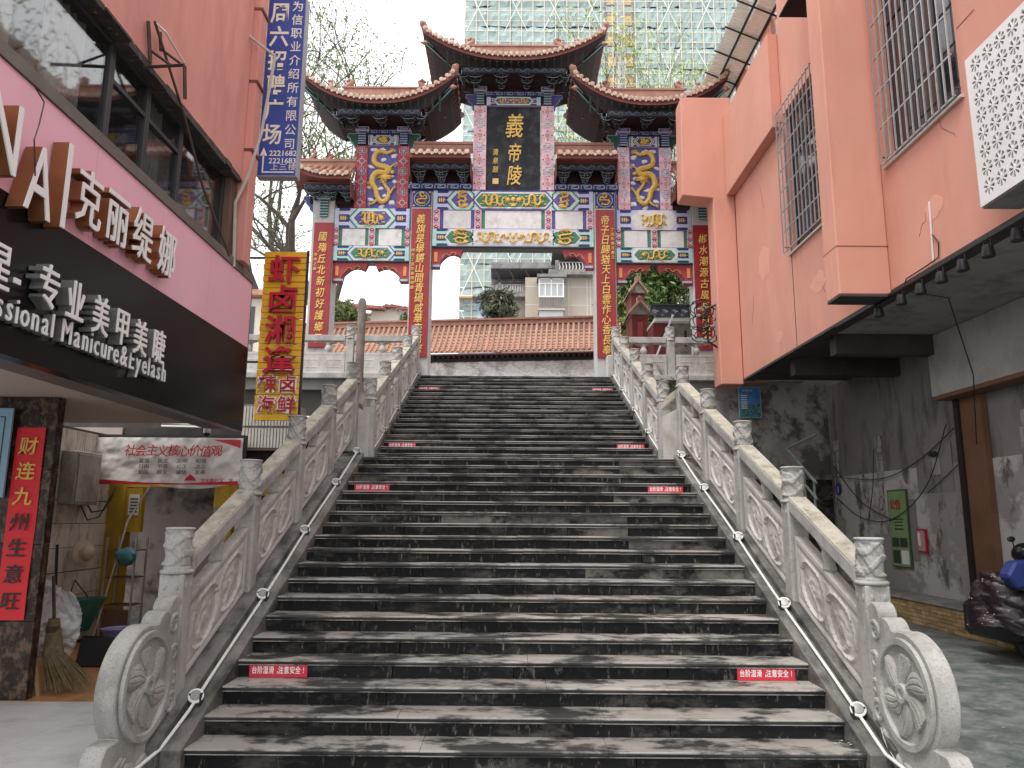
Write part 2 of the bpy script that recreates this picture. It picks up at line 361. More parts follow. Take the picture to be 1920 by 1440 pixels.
def make_panel(parent, x, ya, yb, fz, side, lotus, hp=.64, t=.06):
    """solid carved slab filling the bay from ya to yb; fz(y)=foot height; side=+1 when the steps lie towards +x"""
    m = MB(); L = yb - ya
    nu, nv = 72, 38
    m.grid(lambda u, v: (x + side * (t + panel_h(u, v, lotus)), ya + L * u, fz(ya + L * u) + .02 + hp * v), nu, nv)
    m.grid(lambda u, v: (x - side * t, ya + L * u, fz(ya + L * u) + .02 + hp * v), 1, 1)
    for v in (0, 1): m.grid(lambda u, q: (x + side * t * (2 * q - 1), ya + L * u, fz(ya + L * u) + .02 + hp * v), 1, 1)
    return m.build('carved_panel', granite_l, parent, smooth=True, recalc=False)
def make_rail(parent, x, ya, yb, fz, z0=.90, h=.15, w_=.095):
    m = MB(); a, b = ya, yb
    m.hexa([(x - w_, a, fz(a) + z0), (x + w_, a, fz(a) + z0), (x + w_, b, fz(b) + z0), (x - w_, b, fz(b) + z0),
            (x - w_, a, fz(a) + z0 + h), (x + w_, a, fz(a) + z0 + h), (x + w_, b, fz(b) + z0 + h), (x - w_, b, fz(b) + z0 + h)])
    r = m.build('handrail', granite, parent, bevel=.014); e = w_ - .004; z9 = z0 + h
    MB().hexa([(x - e, a, fz(a) + z9 - .004), (x + e, a, fz(a) + z9 - .004), (x + e, b, fz(b) + z9 - .004), (x - e, b, fz(b) + z9 - .004), (x - e, a, fz(a) + z9 + .006), (x + e, a, fz(a) + z9 + .006), (x + e, b, fz(b) + z9 + .006), (x - e, b, fz(b) + z9 + .006)]).build('weathered_top', rail_top, r, bevel=.003)
    # scroll brackets hanging under the rail at thirds and ends
    s = MB(); L = b - a
    for f, wd in ((.05, .07), (.5, .13), (.95, .07)):
        yc = a + L * f
        for k in range(-3, 4):
            yy = yc + k * wd / 3; hh = .10 * (1 - abs(k) / 4) + .015
            s.ball((x, yy, fz(yy) + z0 + .01), (.085, wd / 3.6, hh), 8)
    s.build('scroll_bracket', granite, r, smooth=True)
    # squat vase under the middle bracket
    yc = a + L * .5; z = fz(yc)
    MB().lathe([(.045, 0), (.065, .03), (.05, .09), (.07, .17), (.05, .26)], (x, yc, z + .64), 12).build('vase_baluster', granite, parent, smooth=True)
    return r
def flight(name, x, ys, fz, side, top, label, lift=0, first=0):
    t = empty(name, (x, ys[0], fz(ys[0])), label, 'balustrade', 'carved stone balustrades')
    for i, y in enumerate(ys):
        if i >= first: make_post(t, x, y, fz(y) - .15, fz(y) + top)
    for i, (a, b) in enumerate(zip(ys, ys[1:])):
        make_panel(t, x, a + .12, b - .12, lambda y: fz(y) + lift, side, i % 3)
        make_rail(t, x, a + .1, b - .1, lambda y: fz(y) + lift)
    return t
nl = lambda Y: .15 + (Y - Y0) * RISE / RUN
nu_ = lambda Y: 3.0 + (Y - YU) * RISE / RUN
yr = [6.35 + 1.62 * i for i in range(5)]
right_low = flight('stone_balustrade', 2.98, yr, nl, -1, 1.42, 'carved grey stone balustrade on the right of the lower stairs, ending in a drum stone', .1)
yl = [6.45 + 1.62 * i for i in range(5)]
left_low = flight('stone_balustrade', -2.80, yl, nl, 1, 1.42, 'carved grey stone balustrade on the left of the lower stairs, beside the shop', .1)
yu = [13.15 + 1.47 * i for i in range(5)]
right_up = flight('stone_balustrade', 2.70, yu, nu_, -1, 1.36, 'carved stone balustrade right of the upper stairs below the gateway', .06)
left_up = flight('stone_balustrade', -2.53, yu, nu_, 1, 1.36, 'carved stone balustrade left of the upper stairs beside the concrete post', .06)
# short link panels across the landing
for side, low, xa, ya, xb in ((-1, left_low, -2.80, yl[-1], -2.53), (1, right_low, 2.98, yr[-1], 2.70)):
    yb = 13.05; m = MB()
    z = 2.95
    m.hexa([(xa - .05, ya + .1, z - .1), (xa + .05, ya + .1, z - .1), (xb + .05, yb, z - .1), (xb - .05, yb, z - .1),
            (xa - .05, ya + .1, z + .85), (xa + .05, ya + .1, z + .85), (xb + .05, yb, z + .70), (xb - .05, yb, z + .70)])
    m.build('link_panel', granite_l, low)
    m = MB(); m.hexa([(xa - .08, ya + .1, z + 1.05), (xa + .08, ya + .1, z + 1.05), (xb + .08, yb, z + .82), (xb - .08, yb, z + .82),
            (xa - .08, ya + .1, z + 1.2), (xa + .08, ya + .1, z + 1.2), (xb + .08, yb, z + .97), (xb - .08, yb, z + .97)])
    m.build('link_rail', rail_top, low, bevel=.01)

# platform balustrades
def platform_rail(x0, x1, posts, label):
    y = YT - .12
    t = empty('stone_balustrade', ((x0 + x1) / 2, y, ZP - .1), label, 'balustrade', 'carved stone balustrades')
    MB().box(x0, x1, y - .16, y + .3, ZP - .14, ZP + .0).build('base_slab', granite, t, bevel=.01)
    ends = sorted([x0] + posts + [x1])
    for px_ in posts: make_post(t, px_, y, ZP - .02, ZP + 1.3)
    for a, b in zip(ends, ends[1:]):
        a2, b2 = a + (.12 if a in posts else 0), b - (.12 if b in posts else 0)
        m = MB(); nx = max(20, int((b2 - a2) * 34))
        def ph(u, v):
            q = u * (b2 - a2); 
            if v < .1 or v > .84 or u < .03 or u > .97: return 0
            c = (q % .62) / .62
            if c < .06 or c > .94 or v < .2 or v > .74: return -.012
            return -.012 + (.012 if abs(c - .5) < .36 and abs(v - .47) < .2 and not (abs(c - .5) < .30 and abs(v - .47) < .15) else 0) + (.012 * max(0, math.cos(14 * (c - .5)) * math.cos(18 * (v - .47))) if abs(c - .5) < .2 else 0)
        m.grid(lambda u, v: (a2 + (b2 - a2) * u, y - .06 - ph(u, v), ZP + .001 + .56 * v), nx, 24)
        m.box(a2, b2, y - .055, y + .06, ZP + .001, ZP + .56)
        m.build('carved_panel', granite_l, t, smooth=True, recalc=False)
        m = MB().box(a2, b2, y - .1, y + .1, ZP + .86, ZP + 1.02)
        r = m.build('handrail', granite, t, bevel=.01)
        n = max(1, round((b2 - a2) / 1.0)); s = MB(); vz = MB()
        for k in range(n):
            c = a2 + (b2 - a2) * (k + .5) / n
            for q in range(-3, 4): s.ball((c + q * .06, y, ZP + .86), (.05, .08, .09 * (1 - abs(q) / 4) + .02), 8)
            MB().lathe([(.06, 0), (.09, .06), (.10, .12), (.06, .20), (.08, .26)], (c, y, ZP + .555), 12).build('vase_baluster', granite_l, t, smooth=True)
        for c in (a2, b2):
            s.ball((c, y, ZP + .86), (.16, .07, .09), 8)
        s.build('scroll_bracket', granite, r, smooth=True)
platform_rail(-9.5, -2.68, [-6.3, -4.25], 'level stone balustrade along the platform left of the stair head')
platform_rail(2.86, 7.6, [4.15], 'level stone balustrade along the platform right of the stair head')
CAP_KEEP = CAP

# drum stones closing the lower balustrades
def drum(parent, x, side, yp):
    """carved scroll slab: one big drum with a flower, two small curls above, a curl at the foot. side=+1: carved face towards +x"""
    t = .075; out = []
    yc, zc, r = yp - .64, .64, .43
    # outline in (y,z): from the post down and round
    pts = [(yp - .12, .0), (yp - .12, 1.20)]
    def arc(cy, cz, rr, a0, a1, n): return [(cy + rr * math.cos(R(a0 + (a1 - a0) * k / n)), cz + rr * math.sin(R(a0 + (a1 - a0) * k / n))) for k in range(n + 1)]
    pts += arc(yp - .21, 1.13, .11, 90, 190, 8) + arc(yp - .38, 1.02, .12, 75, 160, 8)
    pts += arc(yc, zc, r, 78, 222, 26)
    pts += arc(yc - .33, .18, .22, 130, 200, 8) + [(yc - .60, .0)]
    m = MB().prism(pts, 'x', x - t, x + t)
    ds = m.build('drum_stone', granite, parent, bevel=.010)
    # carved flower: a polar relief centred on the drum
    def h(y, z):
        d = math.hypot(y - yc, z - zc)
        if d > .385: return .0
        if d > .335: return .026
        if d > .325: return .026 - .046 * (.335 - d) / .01
        q = -.020 + .006 * fbm(y * 70, z * 70)
        a = math.atan2(z - zc, (y - yc) * 1.0)
        for k in range(6):
            da = (a - (k * 2 * math.pi / 6 + .35) + math.pi) % (2 * math.pi) - math.pi
            da -= (d - .1) * 1.9                                        # petals swirl
            wv = .50 * math.sin(min(1, d / .31) * math.pi * .86 + .12)
            if abs(da) < wv and d < .308 - .03 * (k % 2):
                e = da / wv; q = max(q, .004 + .026 * (1 - abs(e) ** 3) * (.55 + .45 * (e + 1) / 2) - .008 * (abs(e) < .07) - .005 * (abs(abs(e) - .5) < .06))
        if d < .070: q = .040 if d > .032 else .018
        return q
    f = MB(); f.grid(lambda u, v: (x + side * (t + .004 + h(yc + .395 * v * math.cos(2 * math.pi * u), zc + .395 * v * math.sin(2 * math.pi * u))), yc + .395 * v * math.cos(2 * math.pi * u), zc + .395 * v * math.sin(2 * math.pi * u)), 220, 90)
    f.build('flower_carving', granite, ds, smooth=True, recalc=False)
    # curls beside the newel and leaves under the drum
    f = MB(); X = x + side * (t + .002)
    for cy, cz, rr in ((yp - .245, 1.02, .075), (yp - .215, .80, .060), (yp - .215, .42, .085), (yp - .20, .60, .05)):
        f.tube([(X, cy + rr * (1 - k / 22) * math.cos(k * .55 + 1), cz + rr * (1 - k / 22) * math.sin(k * .55 + 1)) for k in range(20)], [.020 * (1 - k / 30) for k in range(20)], 6)
    for cy, cz, an in ((yc - .33, .17, .5), (yc - .16, .12, -.2), (yc + .02, .11, .3), (yc + .20, .15, .5), (yc + .33, .24, .9)):
        m2 = MB().ball((0, 0, 0), (.018, .095, .038), 12); m2.tube([(side * .016, -.09, 0), (side * .024, 0, 0), (side * .016, .09, 0)], .006, 4)
        f.add([(X + p[0], cy + p[1] * math.cos(an) - p[2] * math.sin(an), cz + p[1] * math.sin(an) + p[2] * math.cos(an)) for p in m2.v], m2.f)
    f.build('scroll_carving', granite, ds, smooth=True, kind='stuff')
    # raised border along newel and foot
    MB().box(*sorted((X - side * .01, X + side * .014)), yp - .155, yp - .125, .12, 1.16).box(*sorted((X - side * .01, X + side * .014)), yc - .55, yp - .125, .02, .055).build('border', granite, ds)
drum(right_low, 2.94, -1, yr[0]); drum(left_low, -2.76, 1, yl[0])

# retaining walls under the platform
t = empty('retaining_wall', (-6, YT, 0), 'soot stained concrete retaining wall under the left platform balustrade', 'wall')
MB().box(-14, -2.5, YT + .02, YT + .6, 0, ZP - .14).build('wall_face', dark_conc, t)
MB().box(-14, -2.5, YT - .10, YT + .02, ZP - .42, ZP - .15).build('beam', concrete, t)
patch_conc = mat('peeling plaster', (.33, .31, .29), .9, .15, 2, .4, 30, dirt=(.12, .105, .10), dsc=(1.2, 1.2, 1.2), dth=(.47, .55), dirt2=(.05, .045, .042), d2sc=(3, 3, 1.5), d2th=(.58, .68))
rock = mat('dark rubble', (.055, .048, .042), .85, .4, 5, 1, 14, dirt=(.13, .11, .095), dsc=(6, 6, 9), dth=(.5, .7))
t = empty('retaining_wall', (6, YT, 0), 'peeling plaster retaining wall over rubble, right of the stairs under the pink building', 'wall')
MB().box(2.6, 12, YT + .02, YT + .6, 2.9, ZP - .14).build('plaster_face', patch_conc, t)
m = MB(); m.grid(lambda u, v: (2.6 + 9.4 * u, YT - .25 + .45 * v + .12 * fbm(u * 26, v * 9) + .07 * fbm(u * 70, v * 25), 3.25 * v), 170, 60)
m.build('rubble_face', rock, t, smooth=False, recalc=False)
MB().box(3.0, 5.3, YT - 1.2, YT - .35, 0, ZP - .8).build('buttress', concrete, t)

# white conduit lines and round stair lights along the stringers
def conduit(x, ya, yb, fz, off, label, tail):
    p = [(x, a, fz(a) + off + .012 * math.sin(a * 2.1)) for a in np.linspace(ya, yb, 14)]
    if tail: p = tail + p
    tag(MB().tube(p, .0135, 7).build('cable_conduit', plastic_w, smooth=True), label, 'conduit', 'white cable conduits along the stairs')
conduit(-2.55, 6.3, YL + .2, nl, .055, 'white plastic conduit along the left kerb of the lower stairs', [(-2.64, 4.9, .05), (-2.63, 5.5, .10), (-2.60, 5.95, .16)])
conduit(2.78, 6.3, YL + .2, nl, .055, 'white plastic conduit along the right kerb of the lower stairs', [(2.84, 4.9, .05), (2.83, 5.5, .10), (2.80, 5.95, .16)])
conduit(-2.45, YU - .1, YT - .3, nu_, .09, 'white conduit along the left kerb of the upper stairs', None)
conduit(2.62, YU - .1, YT - .3, nu_, .09, 'white conduit along the right kerb of the upper stairs', None)
lens = mat('lamp lens', (.20, .20, .195), .2, .1, 10, 0)
def stair_light(x, y, z, side, label):
    t = empty('stair_light', (x, y, z), label, 'light', 'round white lights on the stair kerbs')
    d = Vector((-side * .25, -.75, .6)).normalized(); q = d.to_track_quat('Z', 'Y').to_matrix()
    def tr(mb): mb.v = [tuple(Vector((x, y, z + .06)) + q @ Vector(v)) for v in mb.v]; return mb
    tr(MB().lathe([(.045, -.05), (.060, -.03), (.062, .0), (.045, .008)], (0, 0, 0), 20)).build('housing', plastic_w, t, smooth=True)
    tr(MB().lathe([(.044, .009), (.04, .013), (.01, .014)], (0, 0, 0), 20)).build('lens', lens, t, smooth=True)
    MB().box(x - .05, x - .038, y - .02, y + .04, z - .03, z + .08).box(x + .038, x + .05, y - .02, y + .04, z - .03, z + .08).build('bracket', black, t)
words = ['lowest', 'second lowest', 'third from the bottom', 'fourth from the bottom', 'fifth from the bottom']
for k, y in enumerate((6.42, 7.95, 9.42, 10.95, 12.3)):
    stair_light(-2.55, y, nl(y) + .04, -1, f'round white light on the left kerb of the lower stairs, {words[k]}')
    stair_light(2.78, y - .1, nl(y - .1) + .04, 1, f'round white light on the right kerb of the lower stairs, {words[k]}')
for k, y in enumerate((14.2, 15.7, 17.4, 18.9)):
    stair_light(-2.45, y, nu_(y) + .09, -1, f'small round light on the left kerb of the upper stairs, {words[k]}')
    stair_light(2.62, y, nu_(y) + .09, 1, f'small round light on the right kerb of the upper stairs, {words[k]}')

# red warning strips stuck on the risers
sign_red = mat('red warning film', (.58, .03, .055), .4, .1, 6, 0)
txt_w = mat('white lettering', (.8, .8, .8), .5, .04, 5, 0)
def warn(xc, i, upper, label):
    Y, z = (YU + i * RUN, 3.0 + i * RISE) if upper else (Y0 + i * RUN, .15 + i * RISE)
    t = empty('warning_sign', (xc, Y, z - .15), label, 'sign', 'red slippery step warnings on the risers')
    MB().box(xc - .26, xc + .26, Y + .018, Y + .024, z - .146, z - .03).build('sign_plate', sign_red, t)
    m = MB(); x = xc - .215
    for ch in '台阶湿滑，注意安全!':
        m.glyph(ch, (x + (.0 if ch != '，' else .018), Y + .0175, z - .085), .068, '-y', .002, sx=.72, bold=.012); x += .051 if ch != '，' else .034
    m.build('lettering', txt_w, t)
for side, nm in ((-1, 'left'), (1, 'right')):
    warn(-2.08 if side < 0 else 2.30, 3, False, f'red warning sign on the {nm} end of a riser near the foot of the stairs')
    warn(-2.08 if side < 0 else 2.30, 15, False, f'red sign on the {nm} end of a riser just below the landing')
    warn(-2.06 if side < 0 else 2.24, 2, True, f'red sign on the {nm} end of a riser just above the landing')
    warn(-2.06 if side < 0 else 2.24, 14, True, f'red sign on the {nm} end of a riser near the top of the stairs')

# concrete post standing left of the landing
t = MB().tube([(-2.98, 14.0, 0), (-2.93, 14.05, 4), (-2.93, 14.05, 6.0), (-2.93, 14.05, 6.07)], [.095, .085, .08, .05], 10).build('concrete_post', mat('old post concrete', (.20, .17, .15), .9, .2, 4, .5, 40, dirt=(.10, .08, .07), dsc=(6, 6, 2)), smooth=True)
tag(t, 'bare brown concrete post standing behind the left balustrade at the landing', 'post')

# drifting litter: leaf scraps, grit and paper bits
random.seed(17); m = MB()
for k in range(170):
    x, y = (random.uniform(3.3, 7.3), random.uniform(5.5, 12.5)) if k % 3 else (random.uniform(-3.6, -3.1), random.uniform(5, 10)); s_ = random.uniform(.006, .022); a = random.uniform(0, 3)
    m.add([(x + s_ * math.cos(a), y + s_ * math.sin(a), .006), (x - s_ * math.sin(a) * .6, y + s_ * math.cos(a) * .6, .012), (x - s_ * math.cos(a), y - s_ * math.sin(a), .006), (x + s_ * math.sin(a) * .6, y - s_ * math.cos(a) * .6, .010)], [(0, 1, 2, 3)], k % 2)
for k in range(260):
    i = random.randint(0, 16); x = random.choice((-2.42, 2.66)) + random.gauss(0, .09); x = min(2.66, max(-2.42, x)); y = Y0 + i * RUN + random.uniform(.2, .34); z = .15 + i * RISE + .004; s_ = random.uniform(.004, .013)
    m.add([(x + s_, y, z), (x, y + s_, z + .004), (x - s_, y, z), (x, y - s_, z + .003)], [(0, 1, 2, 3)], k % 2)
m.build('litter', [mat('dead leaf', (.20, .16, .09), .8, .3, 9, 0), mat('pale grit', (.45, .43, .40), .8, .2, 9, 0)], recalc=False, kind='stuff')
line_dim = None
# ================================================================ THE GATEWAY (painted memorial arch)
YP = 20.0
gate = empty('memorial_gateway', (0, YP, ZP), 'tall painted stone gateway with flying tiled roofs, gold dragons and black name tablet', 'gateway')
stone_p = mat('pillar stone', (.42, .42, .41), .8, .1, 3, .3, 60, dirt=(.26, .25, .24), dsc=(4, 4, 1.5), dth=(.55, .75))
line_dim = mat('aged outline', (.15, .19, .23), .6, .2, 9, 0)
PM = [c_blue, c_aqua, c_green, c_dgreen, c_lav, c_white, c_pink, c_crim, gold, c_navy, c_orange, line_w, black]
BLU, AQU, GRN, DGR, LAV, WHT, PNK, CRM, GLD, NVY, ORG, LIN, BLK = range(13)
GY = mat('golden dragon paint', (.66, .43, .10), .45, .15, 25, .3, 120, dirt=(.36, .20, .05), dsc=(30, 30, 30), dth=(.5, .7))
def hexp(x0, x1, z0, z1, p):
    zc = (z0 + z1) / 2; return [(x0, zc), (x0 + p, z1), (x1 - p, z1), (x1, zc), (x1 - p, z0), (x0 + p, z0)]
def ring(mb, cx, cz, r, w_, y, m, n=16, th=.01):
    for k in range(n):
        a, b = 2 * math.pi * k / n, 2 * math.pi * (k + 1) / n
        p = [(cx + r * math.cos(a), cz + r * math.sin(a)), (cx + r * math.cos(b), cz + r * math.sin(b)), (cx + (r - w_) * math.cos(b), cz + (r - w_) * math.sin(b)), (cx + (r - w_) * math.cos(a), cz + (r - w_) * math.sin(a))]
        mb.prism(p, 'y', y, y - th, m)
DRG = [(-.48, .28), (-.40, .38), (-.33, .20), (-.34, -.05), (-.30, -.30), (-.20, -.34), (-.15, -.12), (-.15, .18), (-.08, .36), (.02, .30), (.04, .05), (.05, -.22), (.13, -.36), (.22, -.24), (.22, .02), (.28, .22), (.37, .16), (.36, -.02)]
def long_dragon(mb, cx, cz, W, H, y, m, flip=1):
    """small coiling dragon in low relief"""
    P = [(cx + flip * p[0] * W, y, cz + p[1] * H) for p in spl([(a, b) for a, b in DRG], 4)]
    n = len(P); rr = [H * (.035 + .065 * math.sin(math.pi * min(1, (i + 1) / n * 1.15)) ** .7) for i in range(n)]
    mb.tube(P, rr, 5, m, flat=1)
    hx, hz = cx + flip * .40 * W, cz + .02 * H
    mb.ball((hx, y, hz), (H * .17, .02, H * .15), 6, m)
    for k in range(9):
        a = k * .7; mb.tube([(hx, y, hz), (hx + H * .34 * math.cos(a), y - .01, hz + H * .32 * math.sin(a))], [H * .04, .002], 4, m)
    for q in (4, 12, 20, 28, 36, 44, 52, 60):
        if q < n:
            x, _, z = P[q]
            for s in (-1, 1):
                mb.tube([(x, y, z), (x + s * H * .12, y - .01, z - .22 * H), (x + s * H * .30, y - .01, z - .20 * H + s * .08 * H)], [H * .05, H * .035, .003], 4, m)
    for dx, dz in ((-.5, -.3), (.50, -.3), (.5, .32), (-.24, .34), (-.06, -.2), (.13, .25), (-.42, -.1)):
        mb.ball((cx + flip * dx * W, y, cz + dz * H), (H * .12, .012, H * .055), 6, m)
def beam(x0, x1, z0, z1, cols, name='beam', y=YP + .04, dep=.42, fields=(), parent=gate, worn=0):
    """painted beam: body, nested pointed cartouche frames, end bands, dragons"""
    b = MB().box(x0, x1, y, y + dep, z0, z1).box(x0, x1, y - .012, y - .0, z0, z1).build(name, PM[cols[0]], parent, bevel=0)
    d = MB(); yy = y - .014; h = z1 - z0; L = x1 - x0
    # end medallions
    for s in (-1, 1):
        e = x0 if s < 0 else x1
        for (o, wd, m) in ((.02, .03, cols[1]), (.07, .03, LAV)):
            a, b_ = sorted((e - s * o, e - s * (o + wd))); d.box(a, b_, yy - .006, yy, z0 + .0, z1 - .0, m)
        for zz in (z0 + .02, (z0 + z1) / 2, z1 - .02):
            wz = h * (.19 if zz == (z0 + z1) / 2 else .10)
            a, b_ = sorted((e - s * .12, e - s * .40))
            d.prism([(a, max(z0, zz - wz)), (b_, max(z0, zz - wz)), (b_ + (.05 if s < 0 else 0), zz), (b_, min(z1, zz + wz)), (a, min(z1, zz + wz)), (a - (.05 if s > 0 else 0), zz)], 'y', yy, yy - .006, NVY if cols[0] != GRN else DGR)
            if zz == (z0 + z1) / 2:
                for q in range(3): d.box(a + .04 + q * .06, a + .075 + q * .06, yy - .014, yy - .006, zz - wz * .55, zz + wz * .55, GLD)
                d.box(a + .03, b_ - .03, yy - .012, yy - .006, zz - .008, zz + .008, GLD)
    for (fx0, fx1, seq, center) in fields:
        p = h * .42; off = 0
        for k, c in enumerate(seq):
            o = k * h * .10; oz = 0 if k < len(seq) - 2 else (k - len(seq) + 3) * h * .075
            d.prism(hexp(fx0 + o, fx1 - o, z0 + oz, z1 - oz, p * (1 - oz * 2 / h)), 'y', yy, yy - .004 - .004 * k, c)
        yy2 = yy - .006 - .004 * len(seq)
    d.build('painted_frame', PM, b)
    g = MB(); yy2 = yy - .034
    for (fx0, fx1, seq, center) in fields:
        cx, cz = (fx0 + fx1) / 2, (z0 + z1) / 2; W = (fx1 - fx0) - 2 * h * .10 * len(seq) - h * .35
        if center == 2:
            for s in (-1, 1): long_dragon(g, cx + s * W * .27, cz, W * .46, h * .70, yy2, 0, -s)
            g.ball((cx, yy2, cz + .02), (h * .11, .02, h * .13), 8, 0)
            g.prism([(cx - h * .14, cz - h * .32), (cx + h * .14, cz - h * .32), (cx, cz - h * .12)], 'y', yy2, yy2 - .012, 0)
        elif center in (1, -1): long_dragon(g, cx, cz, W * .86, h * .72, yy2, 0, center)
        elif center in (3, -3):
            s = 1 if center > 0 else -1
            g.tube([(cx + s * q[0] * W, yy2, cz + q[1] * h) for q in spl([(-.32, .36), (-.1, .42), (.22, .40), (.30, .22), (.0, .16), (-.26, .10), (-.20, -.10), (.14, -.05), (.26, -.20), (.06, -.36), (-.22, -.32)], 4)], h * .055, 5, 0)
            g.ball((cx + s * -.25 * W, yy2, cz - .28 * h), (h * .15, .02, h * .10), 8, 0, .2)
            for q in range(9): a_ = q * .7; g.ball((cx + W * .36 * math.cos(a_), yy2, cz + h * .36 * math.sin(a_)), (h * .07, .012, h * .035), 6, 0)
            for q in range(7): a_ = q * .9; g.tube([(cx + .2 * W * math.cos(a_), yy2, cz + .2 * h * math.sin(a_)), (cx + .36 * W * math.cos(a_ + .3), yy2 - .008, cz + .34 * h * math.sin(a_ + .3))], [h * .035, .004], 4, 0)
    if g.v: g.build('dragon_relief', GY, b, smooth=True)
    return b
# --- pillars
def pillar(x, hw, ztop, name='pillar'):
    return MB().box(x - hw, x + hw, YP, YP + .62, ZP - .1, ztop).build(name, stone_p, gate, bevel=.02)
for s in (-1, 1): pillar(s * 2.60, .30, 11.05); pillar(s * 5.38, .31, 10.95)
# --- couplet boards
def couplet(x, hw, z0, z1, text, size, gap, small=None, sx=0):
    b = MB().box(x - hw, x + hw, YP - .045, YP - .003, z0, z1).build('couplet_board', c_red, gate, bevel=.006)
    m = MB(); n = len(text); z = z1 - gap[0]; st = (z1 - z0 - gap[0] - gap[1]) / (n - 1)
    for i, ch in enumerate(text): m.glyph(ch, (x + random.uniform(-.01, .01), YP - .05, z - i * st), size, '-y', .012, sx=.85, bold=.002, shear=.16)
    if small:
        zz, cs = small
        for i, ch in enumerate(cs): m.glyph(ch, (x + sx, YP - .05, zz - i * .135), .11, '-y', .01, shear=.1)
    m.build('gilt_characters', gold_y, b)
couplet(-2.60, .265, 6.2, 10.5, '義旗是舉鏘山間青碣咸華表高擎', .30, (.32, .22), (9.25, '時在丁亥年春陳學書'), -.20)
couplet(2.60, .265, 6.2, 10.5, '帝子日歸猶天上白雲作心香長奉', .30, (.32, .22), (9.9, '丁亥年春月書之'), .20)
couplet(-5.34, .27, 6.45, 10.06, '國殤丘北新初好護鄉子', .29, (.42, .25), (9.1, '甲申之春'), -.19)
couplet(5.34, .27, 6.45, 10.06, '郴水潮源古風長留英子', .29, (.42, .25))
# --- centre bay beams
beam(-2.28, 2.28, 10.50, 11.08, (LAV, AQU), fields=((-1.95, -.95, (GRN, AQU, WHT, BLU), -3), (.95, 1.95, (GRN, AQU, WHT, BLU), 3), (-1.30, 1.30, (WHT, AQU, BLU, WHT, GRN), 2)))
beam(-2.28, 2.28, 9.42, 9.93, (AQU, AQU), fields=((-2.0, -.95, (LAV, WHT, GRN), -3), (.95, 2.0, (LAV, WHT, GRN), 3), (-1.32, 1.32, (WHT, LAV, WHT, WHT), 2)))
# --- side bay beams
for s in (-1, 1):
    a, b = sorted((s * 2.92, s * 5.06))
    worn = s > 0
    beam(a, b, 9.93, 10.52, (LAV, AQU), fields=((a + .36, b - .36, (WHT, WHT, WHT, WHT) if worn else (GRN, AQU, WHT, BLU), s * -1),))
    beam(a, b, 8.97, 9.40, (c_aqua and AQU, AQU), fields=((a + .36, b - .36, (WHT, WHT, WHT, GRN) if worn else (BLU, WHT, LAV, GRN), s * -1),))
# --- white infill panels between beams, with pink posts
def infill(x0, x1, z0, z1, posts, fr):
    for (a, b, c) in fr:
        f = MB().box(a, b, YP + .06, YP + .4, z0, z1).build('infill_frame', PM[c], gate)
        MB().box(a + .10, b - .10, YP + .045, YP + .07, z0 + .02, z1 - .015).build('white_panel', c_white, f, bevel=.004)
    for (a, b) in posts:
        p = MB().box(a, b, YP + .02, YP + .42, z0, z1).build('short_post', c_pink, gate)
        m = MB()
        for k in range(5):
            zz = z0 + (z1 - z0) * (k + .5) / 5
            for dx in (-.05, .05): m.tube([((a + b) / 2 + dx * (1 if k % 2 else -1), YP + .016, zz - .05), ((a + b) / 2 + dx * 1.3, YP + .012, zz), ((a + b) / 2, YP + .016, zz + .05)], .012, 4, LIN if k % 2 else CRM)
        m.build('scroll_painting', PM, p)
infill(-2.28, 2.28, 9.93, 10.50, [(-2.28, -2.08), (-1.10, -.90), (.90, 1.10), (2.08, 2.28)], [(-2.08, -1.10, BLU), (-.90, .90, GRN), (1.10, 2.08, BLU)])
for s in (-1, 1):
    a, b = sorted((s * 2.92, s * 5.06)); c = (a + b) / 2
    infill(a, b, 9.40, 9.93, [(a, a + .13), (c - .09, c + .09), (b - .13, b)], [(a + .13, c - .09, GRN), (c + .09, b - .13, GRN)])
# --- spandrel brackets under the beams
def spandrel(x, s, z1, L, H):
    pts = [(x, z1), (x + s * L, z1), (x + s * L * .90, z1 - H * .40)]
    for k in range(7):
        q = k / 6; pts.append((x + s * L * (.86 - .56 * q), z1 - H * (.34 + .30 * q * q + .10 * math.sin(math.pi * q) * -1.5)))
    pts += [(x + s * L * .26, z1 - H * .78), (x + s * L * .26, z1 - H), (x, z1 - H)]
    b = MB().prism(pts, 'y', YP + .12, YP + .34).build('spandrel_bracket', c_crim, gate)
    m = MB()
    m.box(*sorted((x + s * .03, x + s * L * .30)), YP + .105, YP + .118, z1 - H * .97, z1 - H * .86, LIN)
    m.box(*sorted((x + s * .07, x + s * .16)), YP + .10, YP + .118, z1 - H * .70, z1 - H * .18, ORG)
    m.tube([(x + s * L * q[0], YP + .11, z1 - H * q[1]) for q in spl([(.34, .50), (.40, .30), (.50, .28), (.56, .36), (.64, .22), (.74, .20), (.78, .28), (.72, .34)], 4)], .014, 4, ORG)
    out = pts[2:]
    m.tube([(p[0], YP + .112, p[1]) for p in out], .012, 4, BLU if abs(x) < 2.5 else DGR)
    m.build('scroll_painting', PM, b)
for s in (-1, 1):
    spandrel(s * 2.29, -s, 9.36, .88, .55); spandrel(s * 2.92, s, 8.93, .98, .55); spandrel(s * 5.06, -s, 8.93, .98, .55)
    MB().box(*sorted((s * 2.29, s * 5.06)), YP + .10, YP + .4, 8.93, 8.965).build('beam_foot', darkm, gate) if s else None
MB().box(-2.29, 2.29, YP + .1, YP + .4, 9.36, 9.415).build('beam_foot', darkm, gate)
